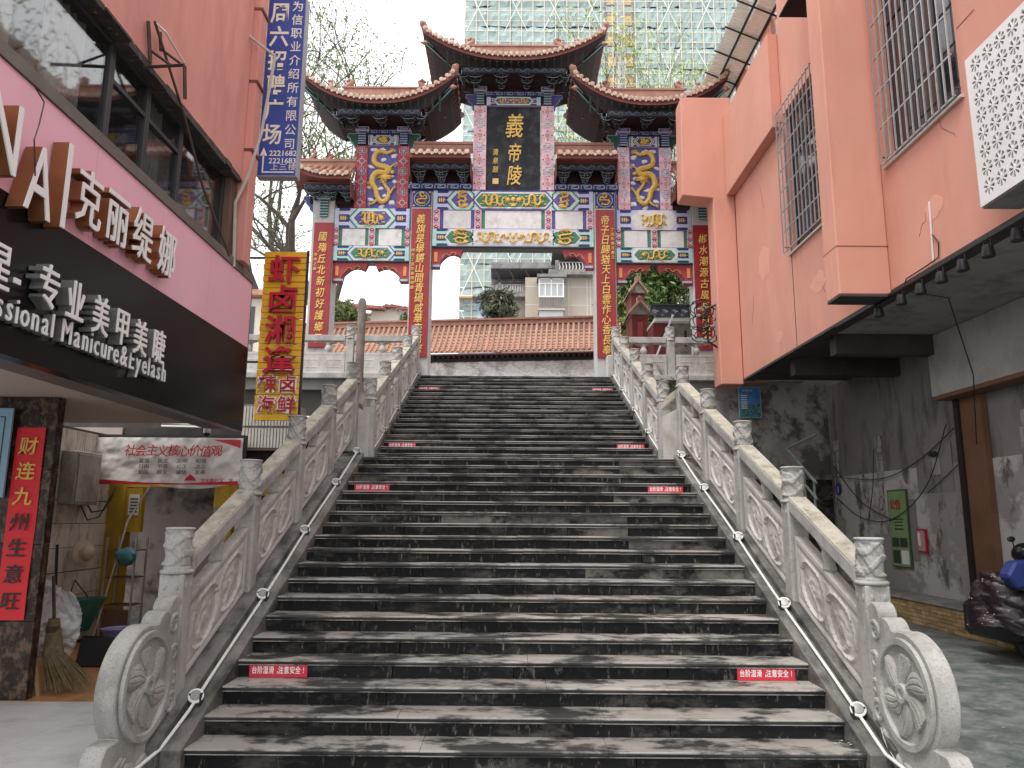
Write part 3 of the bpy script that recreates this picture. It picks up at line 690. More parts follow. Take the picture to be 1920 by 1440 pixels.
# --- pillar medallions above couplets
for s in (-1, 1):
    x = s * 2.60; m = MB()
    m.box(x - .27, x + .27, YP - .02, YP - .002, 10.56, 11.05, NVY)
    ring(m, x, 10.80, .225, .018, YP - .02, LIN, 20); 
    P = spl([(-.10, -.12), (.06, -.14), (.14, -.04), (.02, .0), (-.13, .0), (-.10, .10), (.0, .06), (.06, .14), (.0, .19), (-.06, .15)], 4)
    m.tube([(x + s * p[0], YP - .03, 10.80 + p[1]) for p in P], .024, 5, GLD)
    for k in range(8): a = k * .785; m.tube([(x + .1 * math.cos(a), YP - .03, 10.8 + .1 * math.sin(a)), (x + .17 * math.cos(a + .4), YP - .03, 10.8 + .17 * math.sin(a + .4))], [.012, .003], 4, GLD)
    for dx in (-1, 1):
        for dz in (-1, 1): m.ball((x + dx * .225, YP - .02, 10.80 + dz * .205), (.03, .01, .025), 6, GLD)
    m.build('dragon_medallion', PM, gate)
# --- name tablet with its gilt characters
tb = MB().box(-.79, .77, YP + .10, YP + .36, 11.10, 13.72).build('name_tablet', c_black, gate)
m = MB()
for ch, z, sz in (('義', 13.12, .80), ('帝', 12.27, .62), ('陵', 11.58, .64)): m.glyph(ch, (.03, YP + .095, z), sz, '-y', .03, sx=.66, bold=.008, shear=.16)
for k, ch in enumerate('清泉题'): m.glyph(ch, (-.52, YP + .095, 12.30 - k * .27), .21, '-y', .02, sx=.8, bold=.006, shear=.12)
m.build('gilt_characters', GY, tb)
MB().box(-.60, -.43, YP + .085, YP + .10, 11.32, 11.49).build('seal_plate', mat('seal paint', (.70, .42, .20), .6, .1, 5, 0), tb)
# --- patterned pilasters
def pilaster(x, hw, z0, z1, y, faded, name='patterned_pilaster'):
    b = MB().box(x - hw, x + hw, y, y + .45, z0, z1).build(name, c_pink if faded else c_crim, gate, bevel=.006)
    m = MB(); n = round((z1 - z0) / (hw * 1.9)); st = (z1 - z0) / n
    for k in range(n):
        z = z0 + st * (k + .5)
        if k % 2 == 0:
            ring(m, x, z, hw * .52, hw * .14, y, LIN if not faded else LAV, 14); m.lathe([(hw * .34, 0), (hw * .33, -.012)], (x, y - .001, z), 12, ORG if faded else CRM, 'y')
            for a in (0, 1, 2, 3):
                dx, dz = math.cos(a * 1.571), math.sin(a * 1.571); m.ball((x + dx * hw * .70, y, z + dz * hw * .74), (hw * .13, .01, hw * .13), 6, BLU if faded else LIN)
        else:
            for a in range(4):
                dx, dz = math.cos(a * 1.571), math.sin(a * 1.571)
                m.tube([(x, y - .004, z), (x + dx * hw * .55, y - .006, z + dz * hw * .6)], [hw * .15, .006], 4, LAV if faded else LIN)
                for q in (-1, 1):
                    m.tube([(x + (dx - q * dz) * hw * .30, y - .004, z + (dz + q * dx) * hw * .30), (x + (dx * .9 - q * dz * .5) * hw * .8, y - .005, z + (dz * .9 + q * dx * .5) * hw * .8), (x + dx * hw * .72, y - .005, z + dz * hw * .72)], .012, 4, AQU if faded else LIN)
            m.ball((x, y, z), (hw * .12, .012, hw * .12), 6, BLU)
    m.build('rosette_painting', PM, b)
for s in (-1, 1):
    pilaster(s * .98, .185, 11.10, 13.72, YP + .0, True)
    for q in (-1, 1): pilaster(s * 3.77 + q * .60, .17, 10.54, 12.45, YP + .03, s > 0)
# --- meander strips
def meander(x0, x1, z0, z1, y, name='meander_strip', par=gate):
    b = MB().box(x0, x1, y, y + .3, z0, z1).build(name, c_navy if (z1 - z0) < .2 else c_blue, par)
    m = MB(); h = z1 - z0; u = h * 1.9; n = max(1, int((x1 - x0) / u)); u = (x1 - x0) / n; t_ = h * .12
    for k in range(n):
        x = x0 + k * u; zt, zb, zm = z1 - h * .16, z0 + h * .16, (z0 + z1) / 2
        for (a, b_, c, d) in ((x + .02, x + u * .92, zt - t_, zt), (x + u * .84, x + u * .92, zb, zt), (x + u * .30, x + u * .92, zb, zb + t_), (x + u * .30, x + u * .38, zb, zm + t_), (x + u * .30, x + u * .62, zm, zm + t_), (x + .02, x + u * .1, zb, zt)):
            m.box(a, b_, y - .006, y, c, d)
    m.build('meander_line', line_w, b)
meander(-.92, .92, 14.02, 14.16, YP - .02)
for s in (-1, 1):
    a, b = sorted((s * 1.17, s * 3.0)); meander(a, b, 11.085, 11.27, YP - .05)
    meander(s * 3.77 - .46, s * 3.77 + .46, 12.80, 12.93, YP - .02)
# --- small upper beams
beam(-.80, .78, 13.735, 14.0, (LAV, AQU), y=YP + .02, dep=.35, fields=((-.62, .60, (GRN, AQU, WHT, BLU), 2),))
for s in (-1, 1): beam(s * 3.77 - .43, s * 3.77 + .43, 12.47, 12.78, (WHT, GRN), y=YP + .03, dep=.35, fields=((s * 3.77 - .34, s * 3.77 + .34, (GRN, WHT, BLU, WHT, DGR), s),))
# --- banded column heads and their caps
def col_head(x, z0, z1, hw, body, name='banded_column_head'):
    b = MB().box(x - hw, x + hw, YP - .06, YP + .35, z0, z1).build(name, body, gate, bevel=.004)
    m = MB(); n = max(3, int((z1 - z0) / .075))
    for k in range(n + 1):
        z = z0 + (z1 - z0) * k / n; m.box(x - hw - .012, x + hw + .012, YP - .075, YP - .05, z - .008, z + .012, LIN)
    m.box(x - hw * 1.9, x + hw * 1.9, YP - .10, YP + .3, z1 + .002, z1 + .13, LAV); m.box(x - hw * 1.6, x + hw * 1.6, YP - .108, YP - .101, z1 + .03, z1 + .10, NVY); m.box(x - hw * 1.2, x + hw * 1.2, YP - .114, YP - .108, z1 + .05, z1 + .08, LIN)
    # stepped wing to the outside
    m.build('head_bands', PM, b)
def wing(x, s, z1, c):
    p = [(0, 0), (.30, 0), (.32, -.10), (.24, -.14), (.22, -.24), (.14, -.30), (.12, -.40), (.02, -.50), (0, -.50)]
    m = MB().prism([(x + s * a, z1 + b) for a, b in p], 'y', YP + .1, YP + .25, c)
    m.tube([(x + s * a, YP + .095, z1 + b) for a, b in p[:-1]], .012, 4, LIN); m.build('bracket_wing', PM, gate)
for s in (-1, 1):
    col_head(s * .98, 13.74, 14.14, .10, c_dgreen); wing(s * 1.10, s, 14.12, BLU)
    for q in (-1, 1): col_head(s * 3.77 + q * .60, 12.47, 12.85, .10, c_navy)
    wing(s * 3.77 - .74, -1, 12.85, DGR); wing(s * 3.77 + .74, 1, 12.85, DGR)
    col_head(s * 5.36, 10.25, 10.75, .11, c_dgreen); wing(s * 5.68, s, 10.9, BLU)
    MB().box(s * 2.92 - .02, s * 2.92 + .02, YP - .01, YP + .3, 9.9, 11.08).build('corner_fillet', c_blue, gate)
# --- dragon panels
BIG = [(.30, .44), (.12, .40), (-.10, .43), (-.26, .38), (-.30, .27), (-.16, .20), (.08, .17), (.22, .13), (.10, .07), (-.14, .08), (-.30, .02), (-.33, -.10), (-.20, -.20), (-.14, -.32), (.02, -.40), (.20, -.34), (.24, -.22), (.12, -.14), (.02, -.06), (.10, .0)]
for s in (-1, 1):
    cx, cz, W, H = s * 3.77, 11.49, .86, 1.88; s2 = -s
    p = MB().box(cx - .43, cx + .43, YP + .10, YP + .4, 10.53, 12.455).build('dragon_panel', c_blue, gate)
    m = MB(); P = [(cx + s2 * -q[0] * W * -1, YP + .075, cz + q[1] * H) for q in spl(BIG, 5)]
    n = len(P); rr = [.020 + .068 * math.sin(math.pi * min(.97, .08 + .95 * i / n)) ** .8 for i in range(n)]
    m.tube(P, rr, 8, 0)
    for i in range(3, n - 2, 2):                                # dorsal spines and scale rings
        a, b = Vector(P[i - 1]), Vector(P[i + 1]); d = (b - a).normalized(); nn = Vector((-d.z, 0, d.x))
        c = Vector(P[i]); m.tube([c + nn * rr[i] * .8, c + nn * (rr[i] + .03) - d * .015], [.012, .002], 4, 0)
        m.tube([c - nn * rr[i] * .9 + Vector((0, -rr[i] * .5, 0)), c + Vector((0, -rr[i] * 1.06, 0)) + d * .01, c + nn * rr[i] * .9 + Vector((0, -rr[i] * .5, 0))], .007, 3, 0)
    hx, hz = P[-1][0], P[-1][2]
    m.ball((hx, YP + .05, hz), (.12, .06, .09), 10, 0, .12); m.ball((hx + s2 * .12, YP + .04, hz + .01), (.08, .04, .045), 8, 0); m.ball((hx + s2 * .11, YP + .04, hz - .05), (.07, .03, .025), 8, 0)
    for k in range(16):
        a = R(60 + k * 15) if s2 > 0 else R(120 - k * 15); q = .14 + .10 * (k % 3) / 2
        m.tube([(hx, YP + .05, hz), (hx + .12 * math.cos(a), YP + .05, hz + .10 * math.sin(a)), (hx + q * 1.2 * math.cos(a + .2), YP + .06, hz + q * math.sin(a + .2))], [.03, .02, .003], 4, 0)
    for (tx, tz, ex, ez) in ((.16, .16, .40, .22), (-.28, -.02, -.42, -.10), (.20, -.30, .40, -.16), (-.10, -.34, -.36, -.44)):
        x0_, z0_, x1_, z1_ = cx + s2 * tx * W, cz + tz * H, cx + s2 * ex * W, cz + ez * H
        m.tube([(x0_, YP + .07, z0_), ((x0_ + x1_) / 2, YP + .05, (z0_ + z1_) / 2 - .05), (x1_, YP + .06, z1_)], [.045, .032, .02], 6, 0)
        for k in range(4):
            a = R(-60 + 40 * k) if s2 * ex > 0 else R(120 + 40 * k); m.tube([(x1_, YP + .06, z1_), (x1_ + .055 * math.cos(a), YP + .045, z1_ + .055 * math.sin(a)), (x1_ + .085 * math.cos(a + .3), YP + .06, z1_ + .085 * math.sin(a + .3))], [.013, .011, .002], 4, 0)
    for k in range(8):
        a = R(-30 + k * 22) if s2 > 0 else R(210 - k * 22); m.tube([P[0], (P[0][0] + .14 * math.cos(a), YP + .07, P[0][2] + .10 * math.sin(a))], [.02, .003], 4, 0)
    m.ball((cx + s2 * .34 * W, YP + .05, cz + .08 * H), (.06, .04, .06), 10, 0)
    m.build('gold_dragon', GY, p, smooth=True)
    c = MB(); random.seed(11)
    for (a, b) in ((-.05, .46), (.36, .36), (.0, .30), (-.42, .18), (-.40, -.16), (.40, -.06), (-.08, -.18), (.36, -.40), (.0, -.47), (-.36, -.36), (.28, .02), (.42, .22), (-.3, .46), (.12, -.30)):
        for k in range(5): c.ball((cx + s2 * a * W + random.uniform(-.06, .06), YP + .10, cz + b * H + random.uniform(-.03, .03)), (random.uniform(.04, .08), .02, random.uniform(.025, .055)), 8, 0)
    c.build('clouds', c_white, p, smooth=True)
# --- bracket sets under the eaves (outlined in pale paint)
def outl(mb, pts, y, d, m):
    """a bracket arm: dark body with a pale outlined edge"""
    mb.prism(pts, 'y', y, y + d, m)
    n = len(pts)
    for i in range(n):
        a, b = Vector(pts[i]), Vector(pts[(i + 1) % n]); e = (b - a); 
        if e.length < 1e-4: continue
        q = Vector((-e.y, e.x)).normalized() * .0055
        mb.prism([tuple(a - q), tuple(b - q), tuple(b + q), tuple(a + q)], 'y', y - .004, y + .004, 2)
def dougong(x, z0, z1, yb, depth, w_):
    """one bracket set: a stem with three tiers of upturned arms stepping out and up, edges picked out in pale paint"""
    m = MB(); H = z1 - z0; th = max(.17, H / 3.0)
    for k in range(3):
        y = yb - depth * (k + .35) / 3; z = z0 + .03 + k * (H - th - .03) / 2; hw = w_ * (.22 + .15 * k)
        P = [(x - hw, y, z + th), (x - hw * .96, y, z + th * .45), (x - hw * .62, y, z + .02), (x, y, z), (x + hw * .62, y, z + .02), (x + hw * .96, y, z + th * .45), (x + hw, y, z + th)]
        m.tube(P, .030, 5, k % 2); 
        for dz, q in ((.034, .92), (-.034, 1.06)): m.tube([(x + (p[0] - x) * q, y - .026, p[2] + dz * (1 if i in (2, 3, 4) else .2)) for i, p in enumerate(P)], .0075, 4, 2)
        for q in (-1, 0, 1):
            c = x + q * hw; zz = z + th if q else z + .04
            m.box(c - .042, c + .042, y - .03, y + .05, zz - .01, zz + .05, (k + 1) % 2)
            m.box(c - .046, c + .046, y - .036, y - .031, zz + .038, zz + .052, 2).box(c - .046, c + .046, y - .036, y - .031, zz - .012, zz - .002, 2)
        m.box(x - .035, x + .035, y - depth / 3 * .6, yb, z - .01, z + th * .6, k % 2)
        for s2 in (-1, 1): m.box(x + s2 * .034 - .006, x + s2 * .034 + .006, y - depth / 3 * .6 - .006, y - depth / 3 * .6, z - .01, z + th * .6, 2)
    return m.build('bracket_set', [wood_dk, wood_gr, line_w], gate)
def cloud_frieze(x0, x1, z0, z1, y):
    b = MB().box(x0, x1, y, y + .08, z0, z1).build('cloud_frieze', wood_dk, gate)
    m = MB(); h = z1 - z0; n = max(2, int((x1 - x0) / .42)); u = (x1 - x0) / n
    for k in range(n):
        x = x0 + u * k; P = spl([(x + .05, 0, z0 + h * .3), (x + .12, 0, z0 + h * .75), (x + .19, 0, z0 + h * .35), (x + u * .6, 0, z0 + h * .25), (x + u * .75, 0, z0 + h * .7), (x + u * .92, 0, z0 + h * .4)], 3)
        m.tube([(p[0], y - .004, p[2]) for p in P], .010, 4)
    m.build('cloud_line', line_dim, b)
def hip_roof(x0, x1, zc, lift, xr0, xr1, yf, yb, zr, nx, bz0, bx0, bx1, tag_=''):
    """swept hip roof; zc eave height mid-span, lift at the corners, ridge from xr0 to xr1 at height zr"""
    xm, hw, ym, hd = (x0 + x1) / 2, (x1 - x0) / 2, (yf + yb) / 2, (yb - yf) / 2
    hr = (xr1 - xr0) / 2
    def surf(x, y):
        tx, ty = abs(x - xm) / hw, abs(y - ym) / hd
        dx = (hw - abs(x - xm)) / (hw - hr); d = min(1, max(0, min(dx, 1 - ty)))
        c = max(tx, 0) ** 2.3 * (1 - d) ** 1.1
        cy = ty ** 2
        return zc + (zr - zc) * (.55 * d + .45 * d * d) + lift * c * (cy if dx > 1 - ty else 1) 
    r = MB(); r.grid(lambda u, v: (x0 + (x1 - x0) * u, yf + (yb - yf) * v, surf(x0 + (x1 - x0) * u, yf + (yb - yf) * v) - .02), 40, 16)
    rf = r.build('roof_deck', ridge_m, gate, recalc=False)
    # soffit and eave board
    r = MB()
    bY0, bY1 = YP - .80, YP + .95
    def sf(u, v):                                  # ring from eave to bracket box
        a = u * 4; k = int(a) % 4; f = a - int(a)
        cor = [(x0, yf), (x1, yf), (x1, yb), (x0, yb)]; cin = [(bx0 - .25, bY0), (bx1 + .25, bY0), (bx1 + .25, bY1), (bx0 - .25, bY1)]
        p, q = cor[k], cor[(k + 1) % 4]; pi, qi = cin[k], cin[(k + 1) % 4]
        X, Y = p[0] + (q[0] - p[0]) * f, p[1] + (q[1] - p[1]) * f; XI, YI = pi[0] + (qi[0] - pi[0]) * f, pi[1] + (qi[1] - pi[1]) * f
        z = surf(X, Y) - .16; X2, Y2 = X + (XI - X) * v, Y + (YI - Y) * v
        return (X2, Y2, z + ((zc - .19) - z) * min(1, v * 1.3) ** .8)
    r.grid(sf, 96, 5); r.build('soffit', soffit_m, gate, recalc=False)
    r = MB()
    def eb(u, v):
        x, y, z = sf(u, 0); return (x, y, z + .13 * v)
    r.grid(eb, 96, 1); r.build('eave_board', eave_red, gate, recalc=False)
    # rafter ends under the front eave
    for k in range(int((x1 - x0) / .2)):
        x = x0 + .1 + k * .2
        f = max(.0, 1 - abs(x - xm) / hw)
        MB().hexa([(x - .03, yf + .05, surf(x, yf) - .21), (x + .03, yf + .05, surf(x, yf) - .21), (x + .03, bY0, zc - .25), (x - .03, bY0, zc - .25), (x - .03, yf + .05, surf(x, yf) - .15), (x + .03, yf + .05, surf(x, yf) - .15), (x + .03, bY0, zc - .2), (x - .03, bY0, zc - .2)]).build('rafter', wood_gr, gate) if abs(x - xm) < hw * .8 else None
    for k in range(9):
        y = yf + .35 + (yb - yf - .7) * k / 8; yi = bY0 + (bY1 - bY0) * k / 8
        for sx in (-1, 1):
            xe, xi = xm + sx * (hw - .08), (bx0 - .25 if sx < 0 else bx1 + .25); ze = surf(xe, y)
            MB().tube([(xe, y, ze - .19), ((xe + xi) / 2, (y + yi) / 2, (ze - .16 + zc - .19) / 2 - .035 - .04 * (ze - zc)), (xi, yi, zc - .23)], .030, 4).build('rafter', eave_red, gate)
    # cover tiles, front and (coarser) sides/back
    dx = (x1 - x0) / nx
    for k in range(nx):
        x = x0 + dx * (k + .5); t_ = min(1, (hw - abs(x - xm)) / (hw - hr)); yend = yf + (ym - yf) * t_
        n = 5; P = [(x, yf - .03 + (yend - yf) * i / n, surf(x, yf + (yend - yf) * i / n) + .015) for i in range(n + 1)]
        r = MB(); r.tube(P, .052, 7); zz = surf(x, yf)
        r.lathe([(.062, 0), (.062, -.03), (.045, -.034)], (x, yf - .03, zz + .01), 10, 1, 'y')
        r.build('roof_tile', [tile_m, tile_end], gate, smooth=True, recalc=False)
        if k < nx - 1 :
            x2 = x + dx / 2; z2 = (surf(x2, yf) + surf(x, yf)) / 2 if abs(x2 - x) > 9 else surf(x2, yf)
            r = MB(); r.prism([(x2 - dx * .36, z2 - .0), (x2 - dx * .22, z2 - .055), (x2, z2 - .085), (x2 + dx * .22, z2 - .055), (x2 + dx * .36, z2)], 'y', yf - .05, yf - .02)
            r.build('drip_tile', tile_end, gate)
    r = MB()
    for k in range(8):
        y = yf + (yb - yf) * (k + .5) / 8
        for s in (-1, 1):
            xe = xm + s * hw; t_ = 1 - abs(y - ym) / hd
            xi = xm + s * (hw - (hw - hr) * t_)
            r.tube([(xe + (xi - xe) * i / 4, y, surf(xe + (xi - xe) * i / 4, y) + .015) for i in range(5)], .05, 6)
            r.ball((xe + s * .01, y, surf(xe, y)), (.03, .06, .06), 6)
    for k in range(nx): 
        x = x0 + dx * (k + .5); t_ = min(1, (hw - abs(x - xm)) / (hw - hr)); yend = yb + (ym - yb) * t_
        r.tube([(x, yb + (yend - yb) * i / 3, surf(x, yb + (yend - yb) * i / 3) + .015) for i in range(4)], .05, 5)
    r.build('side_tiles', tile_m, gate, smooth=True, recalc=False, kind='stuff')
    # ridge
    r = MB().box(xr0, xr1, ym - .07, ym + .07, zr - .05, zr + .24).box(xr0 - .01, xr1 + .01, ym - .10, ym + .10, zr + .24, zr + .29).box(xr0, xr1, ym - .095, ym + .095, zr + .02, zr + .06)
    r.build('ridge', ridge_m, gate)
    # hip ridges with figures
    for sx in (-1, 1):
        for sy in (-1, 1):
            r = MB(); xa, xb = (xr0, x0) if sx < 0 else (xr1, x1); yy = yf if sy < 0 else yb; P = []
            for i in range(11):
                q = i / 10; X, Y = xa + (xb - xa) * q, ym + (yy - ym) * q
                P.append((X, Y, surf(X, Y) + .10 + .02))
            P.append((xb + sx * .05, yy + sy * .05, P[-1][2] + .0))
            r.tube(P, [.10] * 11 + [.06], 8); hp = r.build('hip_ridge', ridge_m, gate, smooth=True)
            if sy < 0:
                for i, sc in ((3, 2.1), (5, 1.2), (7, 1.2), (9, 1.2)):
                    p = P[i]; r = MB(); h = .13 * sc
                    r.tube([(p[0], p[1], p[2] + .03), (p[0] + sx * .01, p[1], p[2] + h), (p[0] + sx * .03, p[1], p[2] + h * 1.55)], [.05 * sc, .04 * sc, .018], 6)
                    r.ball((p[0] + sx * .045, p[1], p[2] + h * 1.65), (.042 * sc, .03, .03 * sc), 6); r.tube([(p[0] - sx * .03, p[1], p[2] + .05), (p[0] - sx * .08 * sc, p[1], p[2] + h * 1.0), (p[0] - sx * .05 * sc, p[1], p[2] + h * 1.4)], [.03, .02, .008], 5)
                    r.build('ridge_figure', ridge_m, hp, smooth=True)
                # carved beast head and green beam below the corner
                X, Y, Z = xb - sx * .10, yy + .10, surf(xb - sx * .10, yy + .1) - .26
                r = MB(); xi = xm + sx * (hw * .50); yi = YP - .35; zi = zc - .34
                r.hexa([(X - .04, Y, Z - .04), (X + .04, Y, Z - .04), (xi + .05, yi, zi - .06), (xi - .05, yi, zi - .06), (X - .04, Y, Z + .07), (X + .04, Y, Z + .07), (xi + .05, yi, zi + .06), (xi - .05, yi, zi + .06)], 0)
                r.tube([(X, Y - .05, Z - .045), ((X + xi) / 2, (Y + yi) / 2 - .055, (Z + zi) / 2 - .055), (xi, yi - .06, zi - .065)], .010, 4, 1); r.tube([(X, Y - .05, Z + .07), (xi, yi - .06, zi + .065)], .010, 4, 1)
                cb = r.build('corner_beam', [c_dgreen, line_w], gate)
                r = MB(); r.ball((X + sx * .03, Y - .04, Z + .01), (.08, .07, .07), 8, 0, .15); r.ball((X + sx * .10, Y - .06, Z + .0), (.05, .04, .03), 6); r.build('beast_head', ridge_m, cb, smooth=True)
    # owl-tail ornaments on the ridge ends
    for sx, X in ((-1, xr0 + .12), (1, xr1 - .12)):
        r = MB(); z = zr + .29
        r.tube([(X + sx * .10, ym - .0, z - .04), (X + sx * .02, ym, z + .05), (X - sx * .07, ym, z + .12), (X - sx * .10, ym, z + .20), (X - sx * .02, ym, z + .26), (X + sx * .05, ym, z + .20), (X, ym, z + .15)], [.10, .085, .08, .07, .06, .05, .03], 8)
        r.ball((X + sx * .14, ym, z + .03), (.07, .05, .05), 8); r.tube([(X + sx * .10, ym, z + .05), (X + sx * .14, ym, z + .20)], [.03, .02], 6); r.ball((X + sx * .14, ym, z + .21), .035, 6)
        r.build('ridge_ornament', ridge_m, gate, smooth=True)
    # dark box with bracket sets
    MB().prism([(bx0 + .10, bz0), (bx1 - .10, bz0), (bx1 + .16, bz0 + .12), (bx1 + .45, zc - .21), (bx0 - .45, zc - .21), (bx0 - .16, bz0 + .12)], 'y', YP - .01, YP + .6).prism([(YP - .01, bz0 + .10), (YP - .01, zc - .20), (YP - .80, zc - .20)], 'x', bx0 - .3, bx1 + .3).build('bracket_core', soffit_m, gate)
    cloud_frieze(bx0 - .30, bx1 + .30, zc - .36, zc - .19, YP - .84)
    n = max(3, round((bx1 - bx0) / .62))
    for s9 in (-1, 1): dougong((bx0 if s9 < 0 else bx1) + s9 * .30, bz0 + .10, zc - .20, YP - .02, .80, .30)
    for k in range(n): dougong(bx0 + .05 + (bx1 - bx0 - .10) * k / (n - 1), bz0 + .01, zc - .20, YP - .02, .80, .42)
    # slanting corner arms
    for s in (-1, 1):
        bx = bx0 if s < 0 else bx1; m = MB()
        for k in range(4):
            z = bz0 + .12 + k * .13; L = .26 + .15 * k
            m.tube([(bx - s * .1, YP - .05, z), (bx + s * L * .8, YP - .05 - L, z + .05)], [.035, .025], 4, 0); m.tube([(bx - s * .1, YP - .10, z - .03), (bx + s * L * .8, YP - .10 - L, z + .03)], .009, 4, 2)
            m.tube([(bx, YP + .3, z), (bx + s * L * 1.3, YP + .3, z + .06)], [.035, .025], 4, 1); m.tube([(bx, YP + .25, z - .03), (bx + s * L * 1.3, YP + .25, z + .03)], .009, 4, 2)
            m.ball((bx + s * L * .8, YP - .1 - L, z + .05), .03, 6, 2)
        m.build('corner_bracket', [wood_dk, wood_gr, line_w], gate)
hip_roof(-2.58, 2.58, 14.60, .84, -1.45, 1.45, 18.88, 21.6, 15.50, 34, 14.16, -1.15, 1.15)
for s in (-1, 1): hip_roof(s * 3.80 - 2.17, s * 3.80 + 2.17, 13.30, .86, s * 3.80 - 1.22, s * 3.80 + 1.22, 18.95, 21.5, 14.10, 28, 12.94, s * 3.77 - .85, s * 3.77 + .85)
# --- plain lean-to roofs between the towers and outside them
def small_roof(x0, x1, ze, yf, zr, yr_, nx, bz0, bx0, bx1, upl=0):
    hw = (x1 - x0)
    def up(x): q = ((x1 - x) / hw if upl < 0 else (x - x0) / hw) if upl else 0; return .35 * max(0, q - .35) ** 2 * 2.2
    MB().grid(lambda u, v: (x0 + hw * u, yf + (yr_ - yf) * v, ze + up(x0 + hw * u) * (1 - v) + (zr - ze) * v - .03), 12, 3).build('roof_deck', ridge_m, gate, recalc=False)
    MB().grid(lambda u, v: (x0 + hw * u, yf + (YP - yf) * v, ze - .14 + up(x0 + hw * u) * (1 - v)), 12, 2).grid(lambda u, v: (x0 + hw * u, yf + .0, ze - .15 + up(x0 + hw * u) + .13 * v), 12, 1).build('eave_board', eave_red, gate, recalc=False)
    dx = hw / nx
    for k in range(nx):
        x = x0 + dx * (k + .5); z = ze + up(x)
        r = MB(); r.tube([(x, yf - .03, z + .01), (x, (yf + yr_) / 2, (z + zr) / 2 - .02), (x, yr_, zr)], .058, 7); r.lathe([(.068, 0), (.068, -.03), (.05, -.034)], (x, yf - .03, z + .01), 10, 1, 'y')
        r.build('roof_tile', [tile_m, tile_end], gate, smooth=True, recalc=False)
        x2 = x + dx / 2
        if k < nx - 1: MB().prism([(x2 - dx * .36, z), (x2 - dx * .2, z - .06), (x2, z - .09), (x2 + dx * .2, z - .06), (x2 + dx * .36, z)], 'y', yf - .05, yf - .02).build('drip_tile', tile_end, gate)
    MB().box(x0, x1, yr_ - .05, yr_ + .1, zr - .08, zr + .12).box(x0, x1, yr_ - .08, yr_ + .13, zr + .12, zr + .2).build('ridge', ridge_m, gate)
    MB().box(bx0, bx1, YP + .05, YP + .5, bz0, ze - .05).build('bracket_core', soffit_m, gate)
    cloud_frieze(bx0, bx1, ze - .36, ze - .18, YP - .50)
    MB().box(bx0, bx1, YP - .50, YP - .3, ze - .18, ze - .14).build('purlin', eave_red, gate)
    for k in range(3): dougong(bx0 + .2 + (bx1 - bx0 - .4) * k / 2, bz0 + .03, ze - .20, YP + .05, .5, .44)
    for s2, X in ((-1, x0), (1, x1)): MB().prism([(yf + .05, ze - .15), (YP + .4, ze - .15), (YP + .4, bz0), (YP - .15, bz0), (YP - .55, ze - .6)], 'x', X - .015, X + .015).build('gable_board', eave_red, gate) if not (upl and (s2 == upl)) else None
for s in (-1, 1):
    a, b = sorted((s * 1.19, s * 2.90)); small_roof(a, b, 11.85, 19.25, 12.42, YP + .15, 8, 11.275, a + .03, b - .03)
    a, b = sorted((s * 4.50, s * 6.15)); small_roof(a, b, 11.20, 19.25, 11.85, YP + .15, 8, 10.90 - .22, min(abs(a), abs(b)) * s if s > 0 else a + .35, b if s < 0 else b - .35, upl=s)
    X = s * 5.85
    for q, h in ((X - .05 * s, .34), (X - s * .55, .22)):
        r = MB(); r.tube([(q + s * .1, YP + .15, 12.0), (q, YP + .15, 12.0 + h * .5), (q - s * .06, YP + .15, 12.0 + h * .8), (q + s * .02, YP + .15, 12.0 + h), (q + s * .06, YP + .15, 12.0 + h * .8)], [.09, .06, .06, .05, .02], 8); r.build('ridge_ornament', ridge_m, gate, smooth=True)
# ================================================================ LEFT SHOP BUILDING (facade plane x = XF)
XF = -3.77; YE = 10.38; YN = 1.0
shop = empty('shop_building', (XF - 3, 6, 0), 'pink rendered building with long dark window band and a pink and black shop fascia', 'building')
fpink = mat('pink sign panel', (.80, .44, .54), .35, .04, 1, .05, 30, spec=.4)
fblack = mat('black sign panel', (.007, .007, .008), .25, .2, 1, 0, spec=.12)
seam = mat('grey trim', (.13, .115, .10), .5, .15, 5, .2)
# fascia boards, each sheet with its joint
ys = [YN, 3.2, 4.9, 6.3, 7.6, 8.9, YE]
for a, b in zip(ys, ys[1:]): MB().box(XF - .12, XF, a + .002, b - .002, 4.235, 5.18).build('pink_panel', fpink, shop)
ys = [YN, 3.0, 4.7, 6.6, 8.6, YE]
for a, b in zip(ys, ys[1:]): MB().box(XF - .12, XF + .002, a + .001, b - .001, 3.04, 4.232).build('black_panel', fblack, shop)
MB().box(XF - .5, XF - .13, YN, YE - .05, 3.07, 5.17).box(XF - 1.5, XF + .02, YN, YE + .015, 5.185, 5.30).box(XF - .12, XF + .004, YE + .001, YE + .02, 3.04, 5.18).build('ledge', seam, shop)
MB().box(XF - 6, XF - .002, YN, YE - .02, 3.14, 3.20).build('soffit_panel', mat('beige soffit', (.50, .42, .36), .6, .05, 1, 0), shop)
MB().box(XF - .50, XF - .34, 8.55, 8.72, 3.125, 3.14).build('downlight', white_p, shop)
